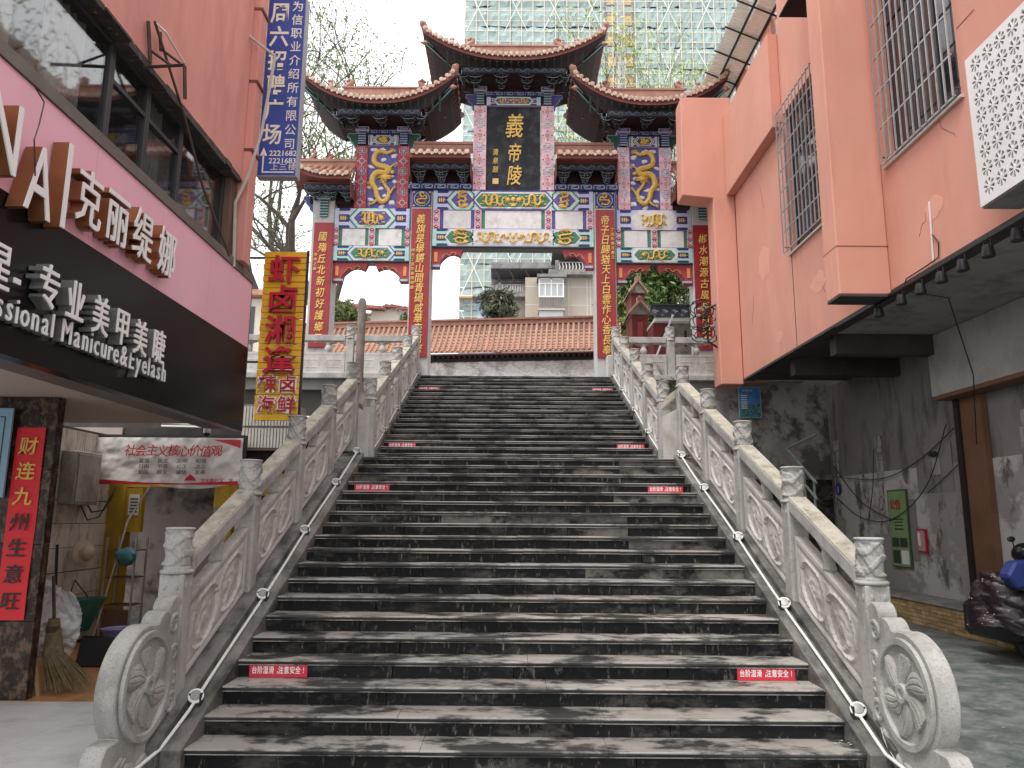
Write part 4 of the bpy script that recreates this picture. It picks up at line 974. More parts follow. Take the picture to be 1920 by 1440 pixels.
# window band
XW = XF - .16; WZ0, WZ1 = 5.30, 6.42
fr = [YN, 3.4, 5.3, 7.02, 8.15, 8.98, 10.12]
def win(a, b, mullions, transom=False):
    f = MB(); t = .045
    f.box(XW - .06, XW + .03, a, a + t, WZ0, WZ1).box(XW - .06, XW + .03, b - t, b, WZ0, WZ1).box(XW - .06, XW + .03, a + t, b - t, WZ0, WZ0 + t).box(XW - .06, XW + .03, a + t, b - t, WZ1 - t, WZ1)
    if transom: f.box(XW - .05, XW + .025, a + t, b - t, 6.02, 6.07)
    wo = f.build('window_frame', darkm, shop, bevel=.004)
    zs = [WZ0 + t, 6.02, WZ1 - t] if transom else [WZ0 + t, WZ1 - t]
    zs2 = [(WZ0 + t, 6.02), (6.07, WZ1 - t)] if transom else [(WZ0 + t, WZ1 - t)]
    for z0, z1 in zs2: MB().box(XW - .01, XW, a + t, b - t, z0, z1).build('pane', shopglass, wo)
    return wo
shopglass = sheer('shop glass', (.02, .024, .026), .40, .03, .5, 2.6)
win(YN, 2.8, 0); win(2.8, 4.4, 0); win(4.4, 6.6, 0); win(6.6, 7.33, 0, True); win(7.33, 8.13, 0, True); win(8.13, 9.46, 0)
def drape(a, b, x, n, z0=5.32, z1=6.40):
    MB().grid(lambda u, v: (x + .035 * math.sin(u * n) + .015 * math.sin(u * n * 2.3 + 1), a + (b - a) * u, z0 + (z1 - z0) * v), 60, 1).build('curtain', curtain, shop, smooth='all', recalc=False)
drape(3.6, 5.45, XW - .16, 60); drape(5.75, 6.35, XW - .12, 30); drape(7.40, 7.9, XW - .12, 30); drape(8.2, 8.8, XW - .3, 22)
MB().box(XF - 1.6, XF - 1.5, YN, YE, 5.3, 6.45).build('room_wall', mat('dim room wall', (.22, .21, .2), .9, .2, 1, 0), shop)
# upper wall with the rough broken edge below it
MB().box(XF - 3, XF, YN, 9.70, 6.46, 13.5).build('upper_wall', salmon_l, shop, bevel=.01)
random.seed(5); m = MB(); y = YN
while y < 9.66:
    L = random.uniform(.15, .6); d = random.uniform(.02, .07); m.box(XF - .45, XF + random.uniform(.005, .03), y, min(9.69, y + L), 6.455 - d, 6.46 + random.uniform(0, .03)); y += L
m.build('broken_edge', mat('weathered timber edge', (.06, .05, .045), .9, .4, 6, .6, 30, dirt=(.35, .33, .3), dsc=(9, 9, 9), dth=(.6, .7)), shop)
MB().box(XF - 3, XF - .3, YN, 9.7, 6.35, 6.45).box(XF - .42, XF - .05, 9.47, 9.69, 5.30, 6.45).build('lintel', mat('brown reveal', (.12, .075, .055), .8, .2, 3, .2), shop)
# corner pier with ledges
MB().box(XF - .45, XF + .10, 9.71, 9.97, 5.30, 13.5).build('corner_pier', salmon_l, shop, bevel=.01)
for z in (6.9, 7.95, 9.1, 10.3): MB().box(XF - .47, XF + .12, 9.705, 9.985, z, z + .045).build('pier_ledge', eave_red, shop)
MB().box(XF - 3, XF - .5, 9.3, 9.95, 5.3, 13.5).build('rear_wall', salmon_l, shop)
# channel letters
lit = mat('letter face', (.80, .80, .80), .4, .03, 5, 0); brass = mat('copper letter return', (.30, .13, .055), .35, .2, 3, .1, metal=.5); chrome = mat('steel letter return', (.55, .55, .54), .25, .1, 3, 0, metal=.8)
def channel(ch, y, z, size, sx, depth, side, x=XF, bold=.014, word='letter'):
    a = MB().glyph(ch, (x + .012, y, z), size, '+x', depth, sx=sx, bold=bold)
    l = a.build(word, side, shop)
    MB().glyph(ch, (x + depth + .013, y, z), size, '+x', .012, sx=sx, bold=bold - .004).build('letter_face', lit, l)
g = lambda px, py: onX(px, py, XF + .17)
# text rows measured on the fascia: (char, pixel centre x, height in px) -> size from facade geometry
for ch, px, py, sz, sx in (('N', 18, 250, .80, .62), ('A', 84, 342, .80, .60), ('|', 135, 330, .80, .9)):
    q = onX(px, py, XF + .18); channel(ch, q.y, q.z, sz, sx, .13, brass, bold=.0)
for ch, px, py in zip('克丽缇娜', (174, 226, 273, 318), (374, 410, 442, 475)):
    q = onX(px, py, XF + .15); channel(ch, q.y, q.z, .53, .76, .11, brass, bold=.008)
for ch, px, py in zip('星-专业美甲美睫', (2, 36, 96, 145, 192, 232, 266, 300), (500, 520, 540, 568, 595, 615, 636, 652)):
    q = onX(px, py, XF + .14); channel(ch, q.y, q.z + .01, .37, .74, .11, chrome, bold=.010)
s_ = 'Professional Manicure&Eyelash'
adv = {' ': .16, 'i': .12, 'l': .12, 'f': .16, 'r': .17, 't': .16, 's': .22, 'M': .34, 'P': .28, '&': .32, 'E': .27, 'c': .22}
yM, yH = onX(118, 628, XF + .11).y, onX(316, 700, XF + .11).y
tot = sum(adv.get(c, .25) for c in 'Manicure&Eyelash'); k_ = (yH - yM) / tot; y = yM - sum(adv.get(c, .25) for c in 'Professional ') * k_
for ch in s_:
    w_ = adv.get(ch, .25) * k_
    if ch != ' ': channel(ch, y + w_ / 2, 3.36, .28, 1.12 * k_ * .36 / .28, .07, chrome, bold=.002)
    y += w_
# bracket frame and poles fixed to the upper wall
sb = empty('sign_bracket', (XF, 8.2, 7.0), 'rusty empty steel sign bracket with leaning bars on the pink wall above the shop window', 'bracket')
rust = mat('rusty steel', (.07, .045, .035), .7, .3, 8, .3, 40)
m = MB()
def wp(px, py, dx=0): q = onX(px, py, XF + dx); return tuple(q)
m.tube([wp(278, 40, .03), wp(282, 118, .03)], .02, 4); m.tube([wp(345, 122, .5), wp(270, 126, .02)], .02, 4); m.tube([wp(300, 90, .03), wp(345, 124, .4)], .015, 4); m.tube([wp(346, 124, .05), wp(347, 185, .05)], .022, 4); m.tube([wp(300, 60, .05), wp(302, 96, .05)], .02, 4); m.tube([wp(283, 95, .02), wp(320, 122, .3)], .015, 4)
m.build('frame', rust, sb)
t = MB().tube([wp(290, 40, .12), wp(345, 215, .12), wp(380, 350, .12), wp(430, 480, .12)], .014, 6).build('leaning_pole', rust, smooth=True); tag(t, 'thin rusty pole leaning diagonally across the dark shop window', 'pole')
t = MB().tube([wp(290, 42, .10), wp(310, 60, .1), wp(345, 118, .10)], .012, 5).build('cable', plastic_w); tag(t, 'short white cable drooping beside the rusty sign bracket', 'cable')
t = MB().tube([tuple(onY(*p, 9.6)) for p in ((415, 10), (470, 70), (516, 105))], .02, 6).tube([tuple(onY(*p, 9.6)) for p in ((516, 105), (490, 250), (465, 330), (441, 380), (438, 500))], .022, 6).build('awning_pole', mat('bare bamboo', (.45, .42, .36), .6, .15, 6, .1), smooth=True); tag(t, 'bent pale pole hanging in front of the tall blue sign', 'pole')
t = MB().tube([wp(64, 160, .05), wp(83, 192, .08), wp(73, 235, .12), wp(64, 262, .17), wp(66, 330, .17)], .006, 4).build('cable', black); tag(t, 'thin loose black wire hanging over the big letters on the pink fascia', 'cable')
# blue vertical sign
bs = empty('vertical_sign', (-3.46, 10.2, 6.8), 'tall blue hanging sign with white characters, phone numbers and an arrow', 'sign')
blue = mat('blue sign sheet', (.035, .07, .30), .4, .1, 2, .1); sfr = mat('sign edge aluminium', (.32, .34, .38), .5, .1, 3, 0)
SX0, SX1, SZ0, SZ1, SY = -3.76, -3.17, 6.76, 9.68, 10.2
MB().box(SX0, SX1, SY, SY + .16, SZ0, SZ1).build('sign_box', sfr, bs, bevel=.006)
MB().box(SX0 + .02, SX1 - .02, SY - .006, SY - .001, SZ0 + .02, SZ1 - .02).build('sign_face', blue, bs)
yel = mat('cream sign lettering', (.74, .70, .58), .5, .05, 5, 0); m = MB(); W_ = SX1 - SX0
for k, ch in enumerate('周六招聘广场'): m.glyph(ch, (SX0 + .20, SY - .008, SZ1 - .26 - k * .40), .36 if k < 2 else .34, '-y', .004, m=0, sx=.85, bold=.018)
for k, ch in enumerate('为信职业介绍所有限公司'): m.glyph(ch, (SX0 + .46, SY - .008, SZ1 - .15 - k * .226), .185, '-y', .004, sx=.95, bold=.012 if k < 3 else .004, m=1)
for k, ch in enumerate('2221682'): m.glyph(ch, (SX0 + .20 + k * .058, SY - .008, SZ0 + .36), .12, '-y', .004, bold=.012, m=1)
for k, ch in enumerate('2221683'): m.glyph(ch, (SX0 + .20 + k * .058, SY - .008, SZ0 + .24), .12, '-y', .004, bold=.012, m=1)
for k, ch in enumerate('上三楼'): m.glyph(ch, (SX0 + .26 + k * .13, SY - .008, SZ0 + .145), .11, '-y', .004, sx=1.1, m=1)
m.box(SX0 + .08, SX0 + .55, SY - .010, SY - .006, SZ0 + .055, SZ0 + .075, 1).box(SX0 + .08, SX0 + .10, SY - .010, SY - .006, SZ0 + .075, SZ0 + .34, 1).prism([(SX0 + .035, SZ0 + .32), (SX0 + .145, SZ0 + .32), (SX0 + .09, SZ0 + .45)], 'y', SY - .010, SY - .006, 1)
m.build('lettering', [yel, white_p], bs)
MB().box(SX0 - .25, SX0, SY + .06, SY + .09, 9.0, 9.04).box(SX0 - .25, SX0, SY + .06, SY + .09, 7.3, 7.34).build('bracket', black, bs)
# yellow slatted sign
ysn = empty('vertical_sign', (-3.58, 11.2, 3.3), 'tall yellow slatted sign with raised red characters above the lower balustrade', 'sign')
yslat = mat('yellow sign slat', (.70, .40, .018), .45, .1, 3, .1, 50, dirt=(.5, .26, .01), dsc=(4, 4, 4), dth=(.5, .8)); redl = mat('raised red letter', (.42, .012, .03), .35, .1, 5, 0); redd = mat('letter return', (.42, .10, .14), .4, .1, 5, 0)
AX0, AX1, AZ0, AZ1, AY = -3.90, -3.24, 3.30, 5.98, 11.2
n = 27; h = (AZ1 - AZ0) / n
for k in range(n): MB().box(AX0 + random.uniform(-.006, .006), AX1, AY, AY + .05, AZ0 + k * h + .004, AZ0 + (k + 1) * h - (.012 if k % 2 else .006)).build('slat', yslat, ysn)
MB().box(AX0 + .10, AX0 + .14, AY + .05, AY + .09, AZ0, AZ1).box(AX1 - .14, AX1 - .10, AY + .05, AY + .09, AZ0, AZ1).box(AX1 + .0, AX1 + .03, AY + .0, AY + .05, AZ0 + .05, AZ1 + .02).box(AX0 - .3, AX1, AY + .06, AY + .085, AZ1 - .10, AZ1 - .07).box(AX0 - .3, AX1, AY + .06, AY + .085, AZ0 + .9, AZ0 + .93).build('frame', black, ysn)
for k, ch in enumerate('虾卤湘逢'):
    c = ((AX0 + AX1) / 2 + .01, AY - .002, AZ1 - .31 - k * .485)
    l = MB().glyph(ch, c, .46, '-y', .07, sx=1.06, bold=.02).build('letter', redd, ysn); MB().glyph(ch, (c[0], AY - .073, c[2]), .46, '-y', .01, sx=1.06, bold=.018).build('letter_face', redl, l)
for k, ch in enumerate('辣卤海鲜'):
    c = ((AX0 + AX1) / 2 + (-.15 if k % 2 == 0 else .16), AY - .002, AZ0 + (.56 if k < 2 else .24))
    l = MB().glyph(ch, c, .285, '-y', .03, sx=1.08, bold=.036).build('letter', white_p, ysn); MB().glyph(ch, (c[0], AY - .034, c[2]), .285, '-y', .01, bold=.004).build('letter_face', redl, l)

# ---------------------------------------------------------------- ground floor of the shop side
marble = mat('brown marble cladding', (.026, .017, .013), .3, .5, 9, .05, 30, spec=.2, dirt=(.13, .085, .06), dsc=(14, 14, 10), dth=(.48, .62))
t = empty('marble_pillar', (-5.6, 8.1, 0), 'brown marble clad pillar carrying a red couplet under the black fascia', 'pillar')
for k in range(4): MB().box(-6.4, -4.93, 8.05, 8.17, .0 + k * .785, .0 + (k + 1) * .785 - .003).build('marble_slab', marble, t, bevel=.003)
q0, q1 = onY(0, 1170, 8.02), onY(70, 800, 8.02)
t = empty('couplet_banner', (-5.35, 8.03, .6), 'red paper New Year couplet with gold and black characters on the brown marble pillar', 'banner')
redpaper = mat('red paper', (.62, .02, .03), .6, .08, 3, .15, 20)
bx0, bx1, bz0, bz1 = -5.34, -5.03, .80, 2.80
MB().grid(lambda u, v: (bx0 + (bx1 - bx0) * u, 8.035 - .008 * math.sin(v * 9) * u, bz0 + (bz1 - bz0) * v), 6, 20).build('paper_strip', redpaper, t, recalc=False)
m = MB()
for k, ch in enumerate('财连九州生意旺'): m.glyph(ch, ((bx0 + bx1) / 2, 8.018, bz1 - .20 - k * .268), .20, '-y', .003, sx=1.05, bold=.012, m=0 if k < 3 else 1, shear=.08)
m.build('lettering', [gold, mat('black ink', (.012, .012, .012), .5, 0, 5, 0)], t)
t = empty('notice_board', (-5.6, 8.0, 1.4), 'pale blue notice board at the left edge beside the red couplet', 'board')
m = MB().box(-6.2, -5.36, 7.96, 7.985, 2.05, 3.0).build('board_panel', mat('pale blue board', (.22, .36, .48), .5, .05, 2, 0), t)
MB().box(-6.12, -5.43, 7.955, 7.96, 2.12, 2.13).box(-6.12, -5.43, 7.955, 7.96, 2.9, 2.91).box(-5.44, -5.43, 7.955, 7.96, 2.13, 2.9).build('border_line', darkm, t)
# floors
_mf = empty('marble_floor', (-6, 5, 0), kind='structure'); _mm = (mat('white marble floor', (.62, .60, .585), .25, .08, 1.5, .05, 20, dirt=(.42, .40, .38), dsc=(2, 2, 2), dth=(.5, .8)))
for i in range(7):
    for j in range(7): MB().box(-3.15 - (i + 1) * .9 + .002, -3.15 - i * .9 - .002, 7.98 - (j + 1) * .9 + .002, 7.98 - j * .9 - .002, .0, .02).build('floor_slab', _mm, _mf)
otile = mat('orange floor tile', (.42, .20, .08), .4, .2, 3, .15, 30, dirt=(.14, .08, .05), dsc=(4, 4, 4), dth=(.5, .72), rnd=.12)
fl = empty('tiled_floor', (-5, 9.5, 0), kind='structure')
for i in range(6):
    for j in range(6):
        MB().box(-6.40 + i * .55 + .003, -5.85 + i * .55 - .003, 8.0 + j * .62 + .003, 8.62 + j * .62 - .003, .0, .012).build('floor_tile', otile, fl)
MB().box(-12, -3.1, 11.7, 19, .0, .01).build('back_floor', concrete, kind='structure')
# tiled side wall of the recess
wt = mat('cream wall tile', (.62, .56, .48), .45, .12, 4, .15, 30, dirt=(.24, .20, .16), dsc=(6, 6, 2.5), dth=(.5, .7), rnd=.08)
t = empty('tiled_wall', (-6.6, 10, 0), 'cream tiled side wall behind the marble pillar, grouted in long tiles', 'wall')
MB().box(-6.9, -6.43, 8.6, 12.1, 0, 3.14).build('wall_backing', mat('dark grout', (.08, .07, .06), .9, .2, 5, .2), t)
for j in range(9):
    z = .05 + j * .34; off = 0
    for i in range(10):
        y = 8.62 + i * .345
        if j % 3 == 2:
            for q in range(6): MB().box(-6.43, -6.405, y + q * .0575 + .003, y + (q + 1) * .0575 - .003, z + .004, z + .33).build('tile', wt, t) if i > 5 else None
            if i <= 5: MB().box(-6.43, -6.405, y + .003, y + .342, z + .004, z + .33).build('tile', wt, t)
        else: MB().box(-6.43, -6.405, y + .003, y + .342, z + .004, z + .335).build('tile', wt, t)
# far part: yellow framed opening, header, back wall
yelp = mat('yellow painted frame', (.42, .26, .02), .6, .2, 2, .2, 40, dirt=(.20, .13, .02), dsc=(4, 4, 2), dth=(.5, .75))
t = empty('snack_kiosk', (-5.3, 12.2, 0), 'dim snack kiosk opening with yellow painted frame behind the white banner', 'kiosk')
MB().box(-6.42, -6.12, 12.0, 12.25, 0, 3.1).build('yellow_post', yelp, t); MB().box(-4.72, -4.42, 12.0, 12.3, 0, 3.1).build('yellow_post', yelp, t); MB().box(-6.12, -4.72, 12.0, 12.2, 2.32, 2.55).box(-4.42, -3.2, 12.0, 12.15, 2.2, 2.55).build('yellow_header', yelp, t)
MB().box(-6.12, -4.72, 12.02, 12.18, 2.56, 3.1).build('upper_board', dark_conc, t)
bkw = mat('kiosk back wall', (.36, .30, .27), .85, .2, 1.5, .3, 30, dirt=(.09, .07, .065), dsc=(2, 2, 2), dth=(.5, .65))
MB().box(-8.5, -3.4, 14.6, 14.8, .0, 3.3).box(-8.5, -6.42, 12.26, 12.4, 0, 3.3).build('back_wall', bkw, t)
MB().box(-8.5, -3.2, 12.3, 14.8, 3.12, 3.3).build('kiosk_ceiling', dark_conc, t)
MB().box(-4.41, -3.3, 12.35, 14.4, 0, 3.1).build('dark_interior', mat('unlit interior', (.02, .018, .017), .9, .2, 2, 0), t)
MB().box(-4.7, -4.5, 11.97, 11.995, 1.5, 1.75).box(-4.68, -4.52, 11.96, 11.97, 1.78, 2.0).build('sticker', mat('blue sticker', (.12, .25, .33), .5, .3, 9, 0), t)
ye = MB().box(-6.05, -5.80, 11.88, 11.99, 1.62, 2.3).build('yellow_box', yelp, t)
m = MB().box(-6.0, -5.84, 11.87, 11.88, 1.88, 2.2); m.build('price_paper', white_p, ye)
m = MB()
for k in range(5): m.box(-5.98, -5.86, 11.866, 11.87, 1.92 + k * .05, 1.94 + k * .05)
m.build('print_lines', darkm, ye)
# white banner
bn = empty('banner', (-4.9, 11.5, 2.6), 'white creased banner with red brush characters hung under the fascia', 'banner')
cr_ = mat('white vinyl', (.66, .63, .60), .35, .05, 2, .3, 8, dirt=(.5, .46, .42), dsc=(3, 3, 3), dth=(.5, .8), dist=.02); bred = mat('banner red', (.42, .02, .035), .5, .15, 8, 0)
bx0, bx1, bz0, bz1, by = -6.42, -4.14, 2.33, 3.06, 11.5
def bw(u, v): return by - .03 * fbm(u * 7, v * 3, 4) - .012 * math.sin(u * 24 + v * 3)
MB().grid(lambda u, v: (bx0 + (bx1 - bx0) * u, bw(u, v), bz0 + .05 * math.sin(u * 7) * (1 - v) + (bz1 - bz0) * v - .10 * u * (1 - v) * 0), 80, 24).build('banner_sheet', cr_, bn, smooth='all', recalc=False)
m = MB()
for k, ch in enumerate('社会主义核心价值观'): m.glyph(ch, (-5.84 + k * .165, by - .045, 2.86 - .01 * (k % 2)), .185, '-y', .004, sx=1, bold=.008, shear=.15)
for r_, row in enumerate((('富强', '民主', '文明', '和谐'), ('自由', '平等', '公正', '法治'), ('爱国', '敬业', '诚信', '友善'))):
    for c_, wd in enumerate(row):
        for q, ch in enumerate(wd): m.glyph(ch, (-5.66 + c_ * .29 + q * .085, by - .045, 2.70 - r_ * .085), .075, '-y', .003, m=1, sx=1.1)
for k, ch in enumerate('文化路社区 宣'): 
    if ch != ' ': m.glyph(ch, (-4.70 + k * .072, by - .045, 2.405), .07, '-y', .003, bold=.01)
m.build('lettering', [bred, darkm], bn)
m = MB(); m.prism([(-4.60, 3.03), (-4.16, 3.03), (-4.16, 2.90), (-4.30, 2.95), (-4.45, 2.99)], 'y', by - .05, by - .045).prism([(-6.4, 2.40), (-6.2, 2.41), (-5.6, 2.37), (-5.0, 2.36), (-4.16, 2.40), (-4.16, 2.34), (-6.4, 2.34)], 'y', by - .05, by - .045)
m.prism([(-4.98, 2.40), (-4.80, 2.40), (-4.82, 2.44), (-4.89, 2.50), (-4.96, 2.44)], 'y', by - .052, by - .046); m.build('red_swash', bred, bn)
MB().box(bx1, bx1 + .05, by, by + .06, 2.2, 3.1).box(bx0, bx1, by + .05, by + .08, 3.06, 3.11).build('frame', black, bn)
# cctv under the soffit
t = empty('security_camera', (-4.3, 11.2, 3.0), 'small dome security camera under the soffit above the white banner', 'camera')
MB().lathe([(.05, 0), (.05, .05), (.03, .09)], (-4.28, 10.45, 3.02), 12).build('housing', white_p, t, smooth=True); MB().ball((-4.28, 10.45, 3.01), .04, 10).build('dome', black, t, smooth=True)
# electric box with its cables
t = empty('electric_box', (-6.35, 11.0, 1.9), 'grey metal electric box on the cream tiled wall left of the banner', 'box')
MB().box(-6.40, -6.18, 10.65, 11.3, 2.02, 2.78).build('cabinet', mat('grey enamel', (.33, .31, .28), .5, .1, 2, .1, dirt=(.2, .18, .15), dsc=(4, 4, 3)), t, bevel=.01); MB().box(-6.18, -6.165, 10.69, 11.26, 2.06, 2.74).build('door', mat('grey enamel', (0, 0, 0)), t, bevel=.004)
t = MB().tube([(-6.38, 11.3, 2.1), (-6.36, 11.5, 1.92), (-6.35, 11.8, 1.95), (-6.3, 11.95, 2.2)], .012, 5).tube([(-6.38, 11.2, 2.04), (-6.36, 11.4, 1.80), (-6.35, 11.7, 1.85), (-6.28, 11.97, 2.3)], .01, 5).build('cable', black); tag(t, 'black cables looping from the grey electric box to the yellow post', 'cable')
# clutter by the wall
t = empty('straw_broom', (-4.9, 8.35, 0), 'big worn straw broom leaning on the marble pillar beside the plastic bag', 'broom')
straw = mat('straw', (.14, .105, .055), .9, .4, 20, 0); m = MB(); random.seed(9)
for k in range(240):
    a = random.uniform(0, 6.28); r0 = .05; r1 = random.uniform(.05, .22); tz = random.uniform(.0, .12)
    m.tube([(-5.02 + r0 * math.cos(a), 8.55 + r0 * math.sin(a), .75), (-4.96 + .10 * math.cos(a), 8.50 + .1 * math.sin(a), .4), (-4.82 + r1 * math.cos(a) * 1.2 + .12, 8.42 + r1 * math.sin(a), tz + .02)], [.006, .005, .002], 3)
m.build('bristles', straw, t, recalc=False, kind='stuff'); MB().tube([(-5.02, 8.56, .7), (-5.12, 8.62, 1.2)], .02, 6).tube([(-5.0, 8.52, .62), (-5.0, 8.51, .68)], .07, 8).build('handle', rust, t, smooth=True)
t = MB().tube([(-4.92, 8.25, .0), (-5.08, 8.30, .55)], .025, 5).tube([(-4.98, 8.28, .0), (-5.16, 8.30, .50)], .02, 5).build('wooden_stake', mat('raw wood', (.33, .22, .12), .8, .2, 6, .2)); tag(t, 'pair of short raw wooden stakes leaning behind the straw broom', 'stake')
bagm = sheer('translucent plastic film', (.72, .72, .74), .72, .2, .3)
m = MB(); m.grid(lambda u, v: (-5.30 + .62 * (u - .5) * (.35 + .75 * math.sin(math.pi * min(1, v * .72 + .12))) + .04 * fbm(u * 3, v * 3, 2), 9.0 - .22 * math.sin(math.pi * u) * math.sin(math.pi * min(1, .2 + v)) + .07 * fbm(u * 4, v * 5, 1), .25 + .95 * v - .25 * u * v + .05 * fbm(u * 4, v * 4, 5)), 46, 46)
t = m.build('plastic_bag', bagm, smooth='all', recalc=False); tag(t, 'crumpled translucent white plastic bag between the marble pillar and green bucket', 'bag')
t = MB().tube([(-5.72, 9.75, .55), (-5.82, 9.80, 1.5)], .02, 6).build('broom_handle', black, smooth=True); tag(t, 'black stick leaning on the cream tiled wall behind the green bucket', 'stick')
t = empty('green_bucket', (-5.5, 9.95, .3), 'dark green tilted bucket hung by the cream tiled wall', 'bucket')
gm = mat('green plastic', (.02, .10, .07), .45, .15, 5, .1)
m = MB().lathe([(.16, .0), (.24, .38), (.25, .40), (.235, .38), (.15, .02)], (-5.52, 9.95, .42), 18); m.v = [(x + .25 * (z - .6), y, z) for x, y, z in m.v]; m.build('body', gm, t, smooth=True, recalc=False); MB().tube([(-5.68, 9.95, .84), (-5.6, 9.9, 1.05), (-5.42, 9.92, .84)], .01, 5).build('handle', black, t)
t = MB().lathe([(.13, .0), (.20, .17), (.22, .18), (.21, .17), (.12, .02)], (-5.20, 10.35, .22), 18).build('purple_basin', mat('lilac plastic', (.25, .20, .33), .4, .1, 5, 0), smooth=True, recalc=False); tag(t, 'small lilac plastic basin resting behind the black dustpan', 'basin')
t = MB().prism([(0, 0), (.46, .0), (.44, .30), (.10, .36)], 'x', -5.42, -5.0).build('dustpan', mat('black plastic', (.012, .012, .013), .5, .2, 5, .2), bevel=.02); t.location = (0, 9.75, .012); tag(t, 'black plastic dustpan standing on the orange tiles', 'dustpan')
t = empty('steel_shelf', (-5.9, 11.6, 0), 'narrow metal rack against the yellow post with shelves of odds and ends', 'shelf')
m = MB()
for x in (-6.05, -5.62):
    for y in (11.45, 11.8): m.box(x - .012, x + .012, y - .012, y + .012, .01, 1.55)
m.build('upright', steel, t)
for z in (.55, .95, 1.35): MB().box(-6.05, -5.62, 11.45, 11.8, z, z + .015).build('shelf_board', mat('brown shelf', (.12, .07, .045), .7, .2, 4, .1), t)
MB().box(-6.03, -5.64, 11.46, 11.47, .02, .5).build('side_sheet', mat('brown shelf', (0, 0, 0)), t)
t = MB().ball((-5.68, 11.3, 1.28), (.16, .10, .13), 9, 0, .15).build('bag', mat('teal bag', (.05, .16, .19), .5, .2, 9, .2), smooth=True); tag(t, 'small teal bag hanging on the steel rack', 'bag')
t = MB().lathe([(.20, .0), (.19, .02), (.11, .03), (.10, .12), (.05, .16), (.01, .17)], (0, 0, 0), 16).build('straw_hat', mat('pale felt', (.42, .34, .26), .9, .1, 8, .2), smooth=True); t.location = (-6.22, 11.15, 1.32); t.rotation_euler = (R(20), R(80), 0); tag(t, 'pale straw hat hanging on the end of the cream tiled wall', 'hat')
t = MB().tube([(-6.05, 11.3, .1), (-5.85, 11.6, 1.8), (-5.62, 11.75, 2.35)], .014, 6).build('bamboo_pole', mat('bare bamboo', (0, 0, 0)), smooth=True); tag(t, 'long thin bamboo pole leaning by the yellow post', 'pole')
t = empty('red_broom', (-4.9, 13.3, 0), 'small orange-red broom standing in the kiosk doorway', 'broom')
MB().box(-5.25, -4.95, 13.1, 13.2, .02, .12).build('head', mat('orange plastic', (.5, .09, .03), .5, .2, 5, 0), t); MB().tube([(-5.08, 13.15, .1), (-4.90, 13.4, .9)], .012, 5).build('handle', redl, t)
random.seed(4)
for k, (x, y, lab) in enumerate(((-4.35, 9.35, 'white paper scrap on the orange tiles nearest the balustrade'), (-4.6, 9.8, 'white paper scrap in the middle of the orange tiles'), (-4.5, 10.6, 'white paper scrap on the orange tiles farthest from the street'))):
    t = MB().box(-.09, .09, -.05, .05, .0, .004).build('paper_scrap', white_p); t.location = (x, y, .0135); t.rotation_euler = (0, 0, k * .7 - .3); tag(t, lab, 'paper', 'paper scraps on the floor')
# between kiosk and retaining wall, behind the yellow sign
t = empty('slatted_box', (-4.4, 12.6, 2.7), 'white slatted air unit box under the end of the black fascia', 'box')
for j in range(2):
    for k in range(16): MB().box(-4.42 + k * .052, -4.42 + k * .052 + .036, 12.2, 12.24, 2.98 + j * .36, 3.30 + j * .36).build('slat', plastic_w, t)
MB().box(-4.45, -3.56, 12.24, 12.8, 2.94, 3.70).build('body', mat('dull cream box', (.25, .22, .19), .7, .1, 4, 0), t)  # dull cream body behind the white slats
t = MB().grid(lambda u, v: (-4.3 + 1.5 * u, 12.3 + .8 * v + .05 * math.sin(u * 20), 2.2 + .9 * v * (1 - .3 * u) - .25 * u), 24, 8).build('awning', mat('dark tarpaulin', (.015, .017, .018), .5, .2, 5, .2), smooth='all', recalc=False); tag(t, 'dark drooping tarpaulin awning below the yellow sign', 'awning')
t = MB().grid(lambda u, v: (-3.85 + .5 * u, 13.2 + .04 * math.sin(u * 30), 1.6 + .9 * v), 20, 2).build('red_cloth', mat('red cloth', (.28, .02, .03), .8, .2, 3, .1), smooth='all', recalc=False); tag(t, 'red cloth hanging behind the left balustrade under the awning', 'cloth')
for k in range(6):
    z = 3.95 + k * .085; t = MB().tube([(-9 + q * .8, YT - .14 - .01 * k, z + .03 * math.sin(q * .9 + k * .8)) for q in range(9)], .026, 6).build('service_pipe', plastic_w, smooth=True)
    tag(t, f'thin white service pipe on the retaining wall, {("lowest", "second from the bottom", "third from the bottom", "fourth from the bottom", "second from the top", "topmost")[k]} of the bundle', 'pipe', 'white service pipes on the retaining wall')
# ================================================================ RIGHT BUILDING (facade plane x = XR)
XR, ZB, YF_ = 5.5, 5.17, 17.4
hall = empty('salmon_building', (8, 10, 0), 'salmon pink rendered building overhanging the alley with barred windows', 'building')
def wall_x(x0, x1, Ya, Yb, za, zb, holes, name, m, parent):
    ys = sorted({Ya, Yb, *[h[0] for h in holes], *[h[1] for h in holes]}); b = MB()
    for a, c in zip(ys, ys[1:]):
        hs = sorted([(h[2], h[3]) for h in holes if h[0] <= a and h[1] >= c]); z = za
        for h0, h1 in hs:
            if h0 > z: b.box(x0, x1, a, c, z, h0)
            z = h1
        if zb > z: b.box(x0, x1, a, c, z, zb)
    return b.build(name, m, parent)
BW = (8.42, 10.28, 7.02, 10.2); SW = (11.62, 13.72, 7.06, 9.95)
BW = (8.40, 10.22, 7.02, 10.4); SW = (12.12, 14.03, 7.06, 10.03)
wall_x(XR, XR + .3, -2, 14.04, ZB, 13.6, [BW, SW], 'wall', salmon, hall); MB().box(XR, XR + .3, 14.043, YF_, ZB, 11.88).build('wall', salmon, hall) 
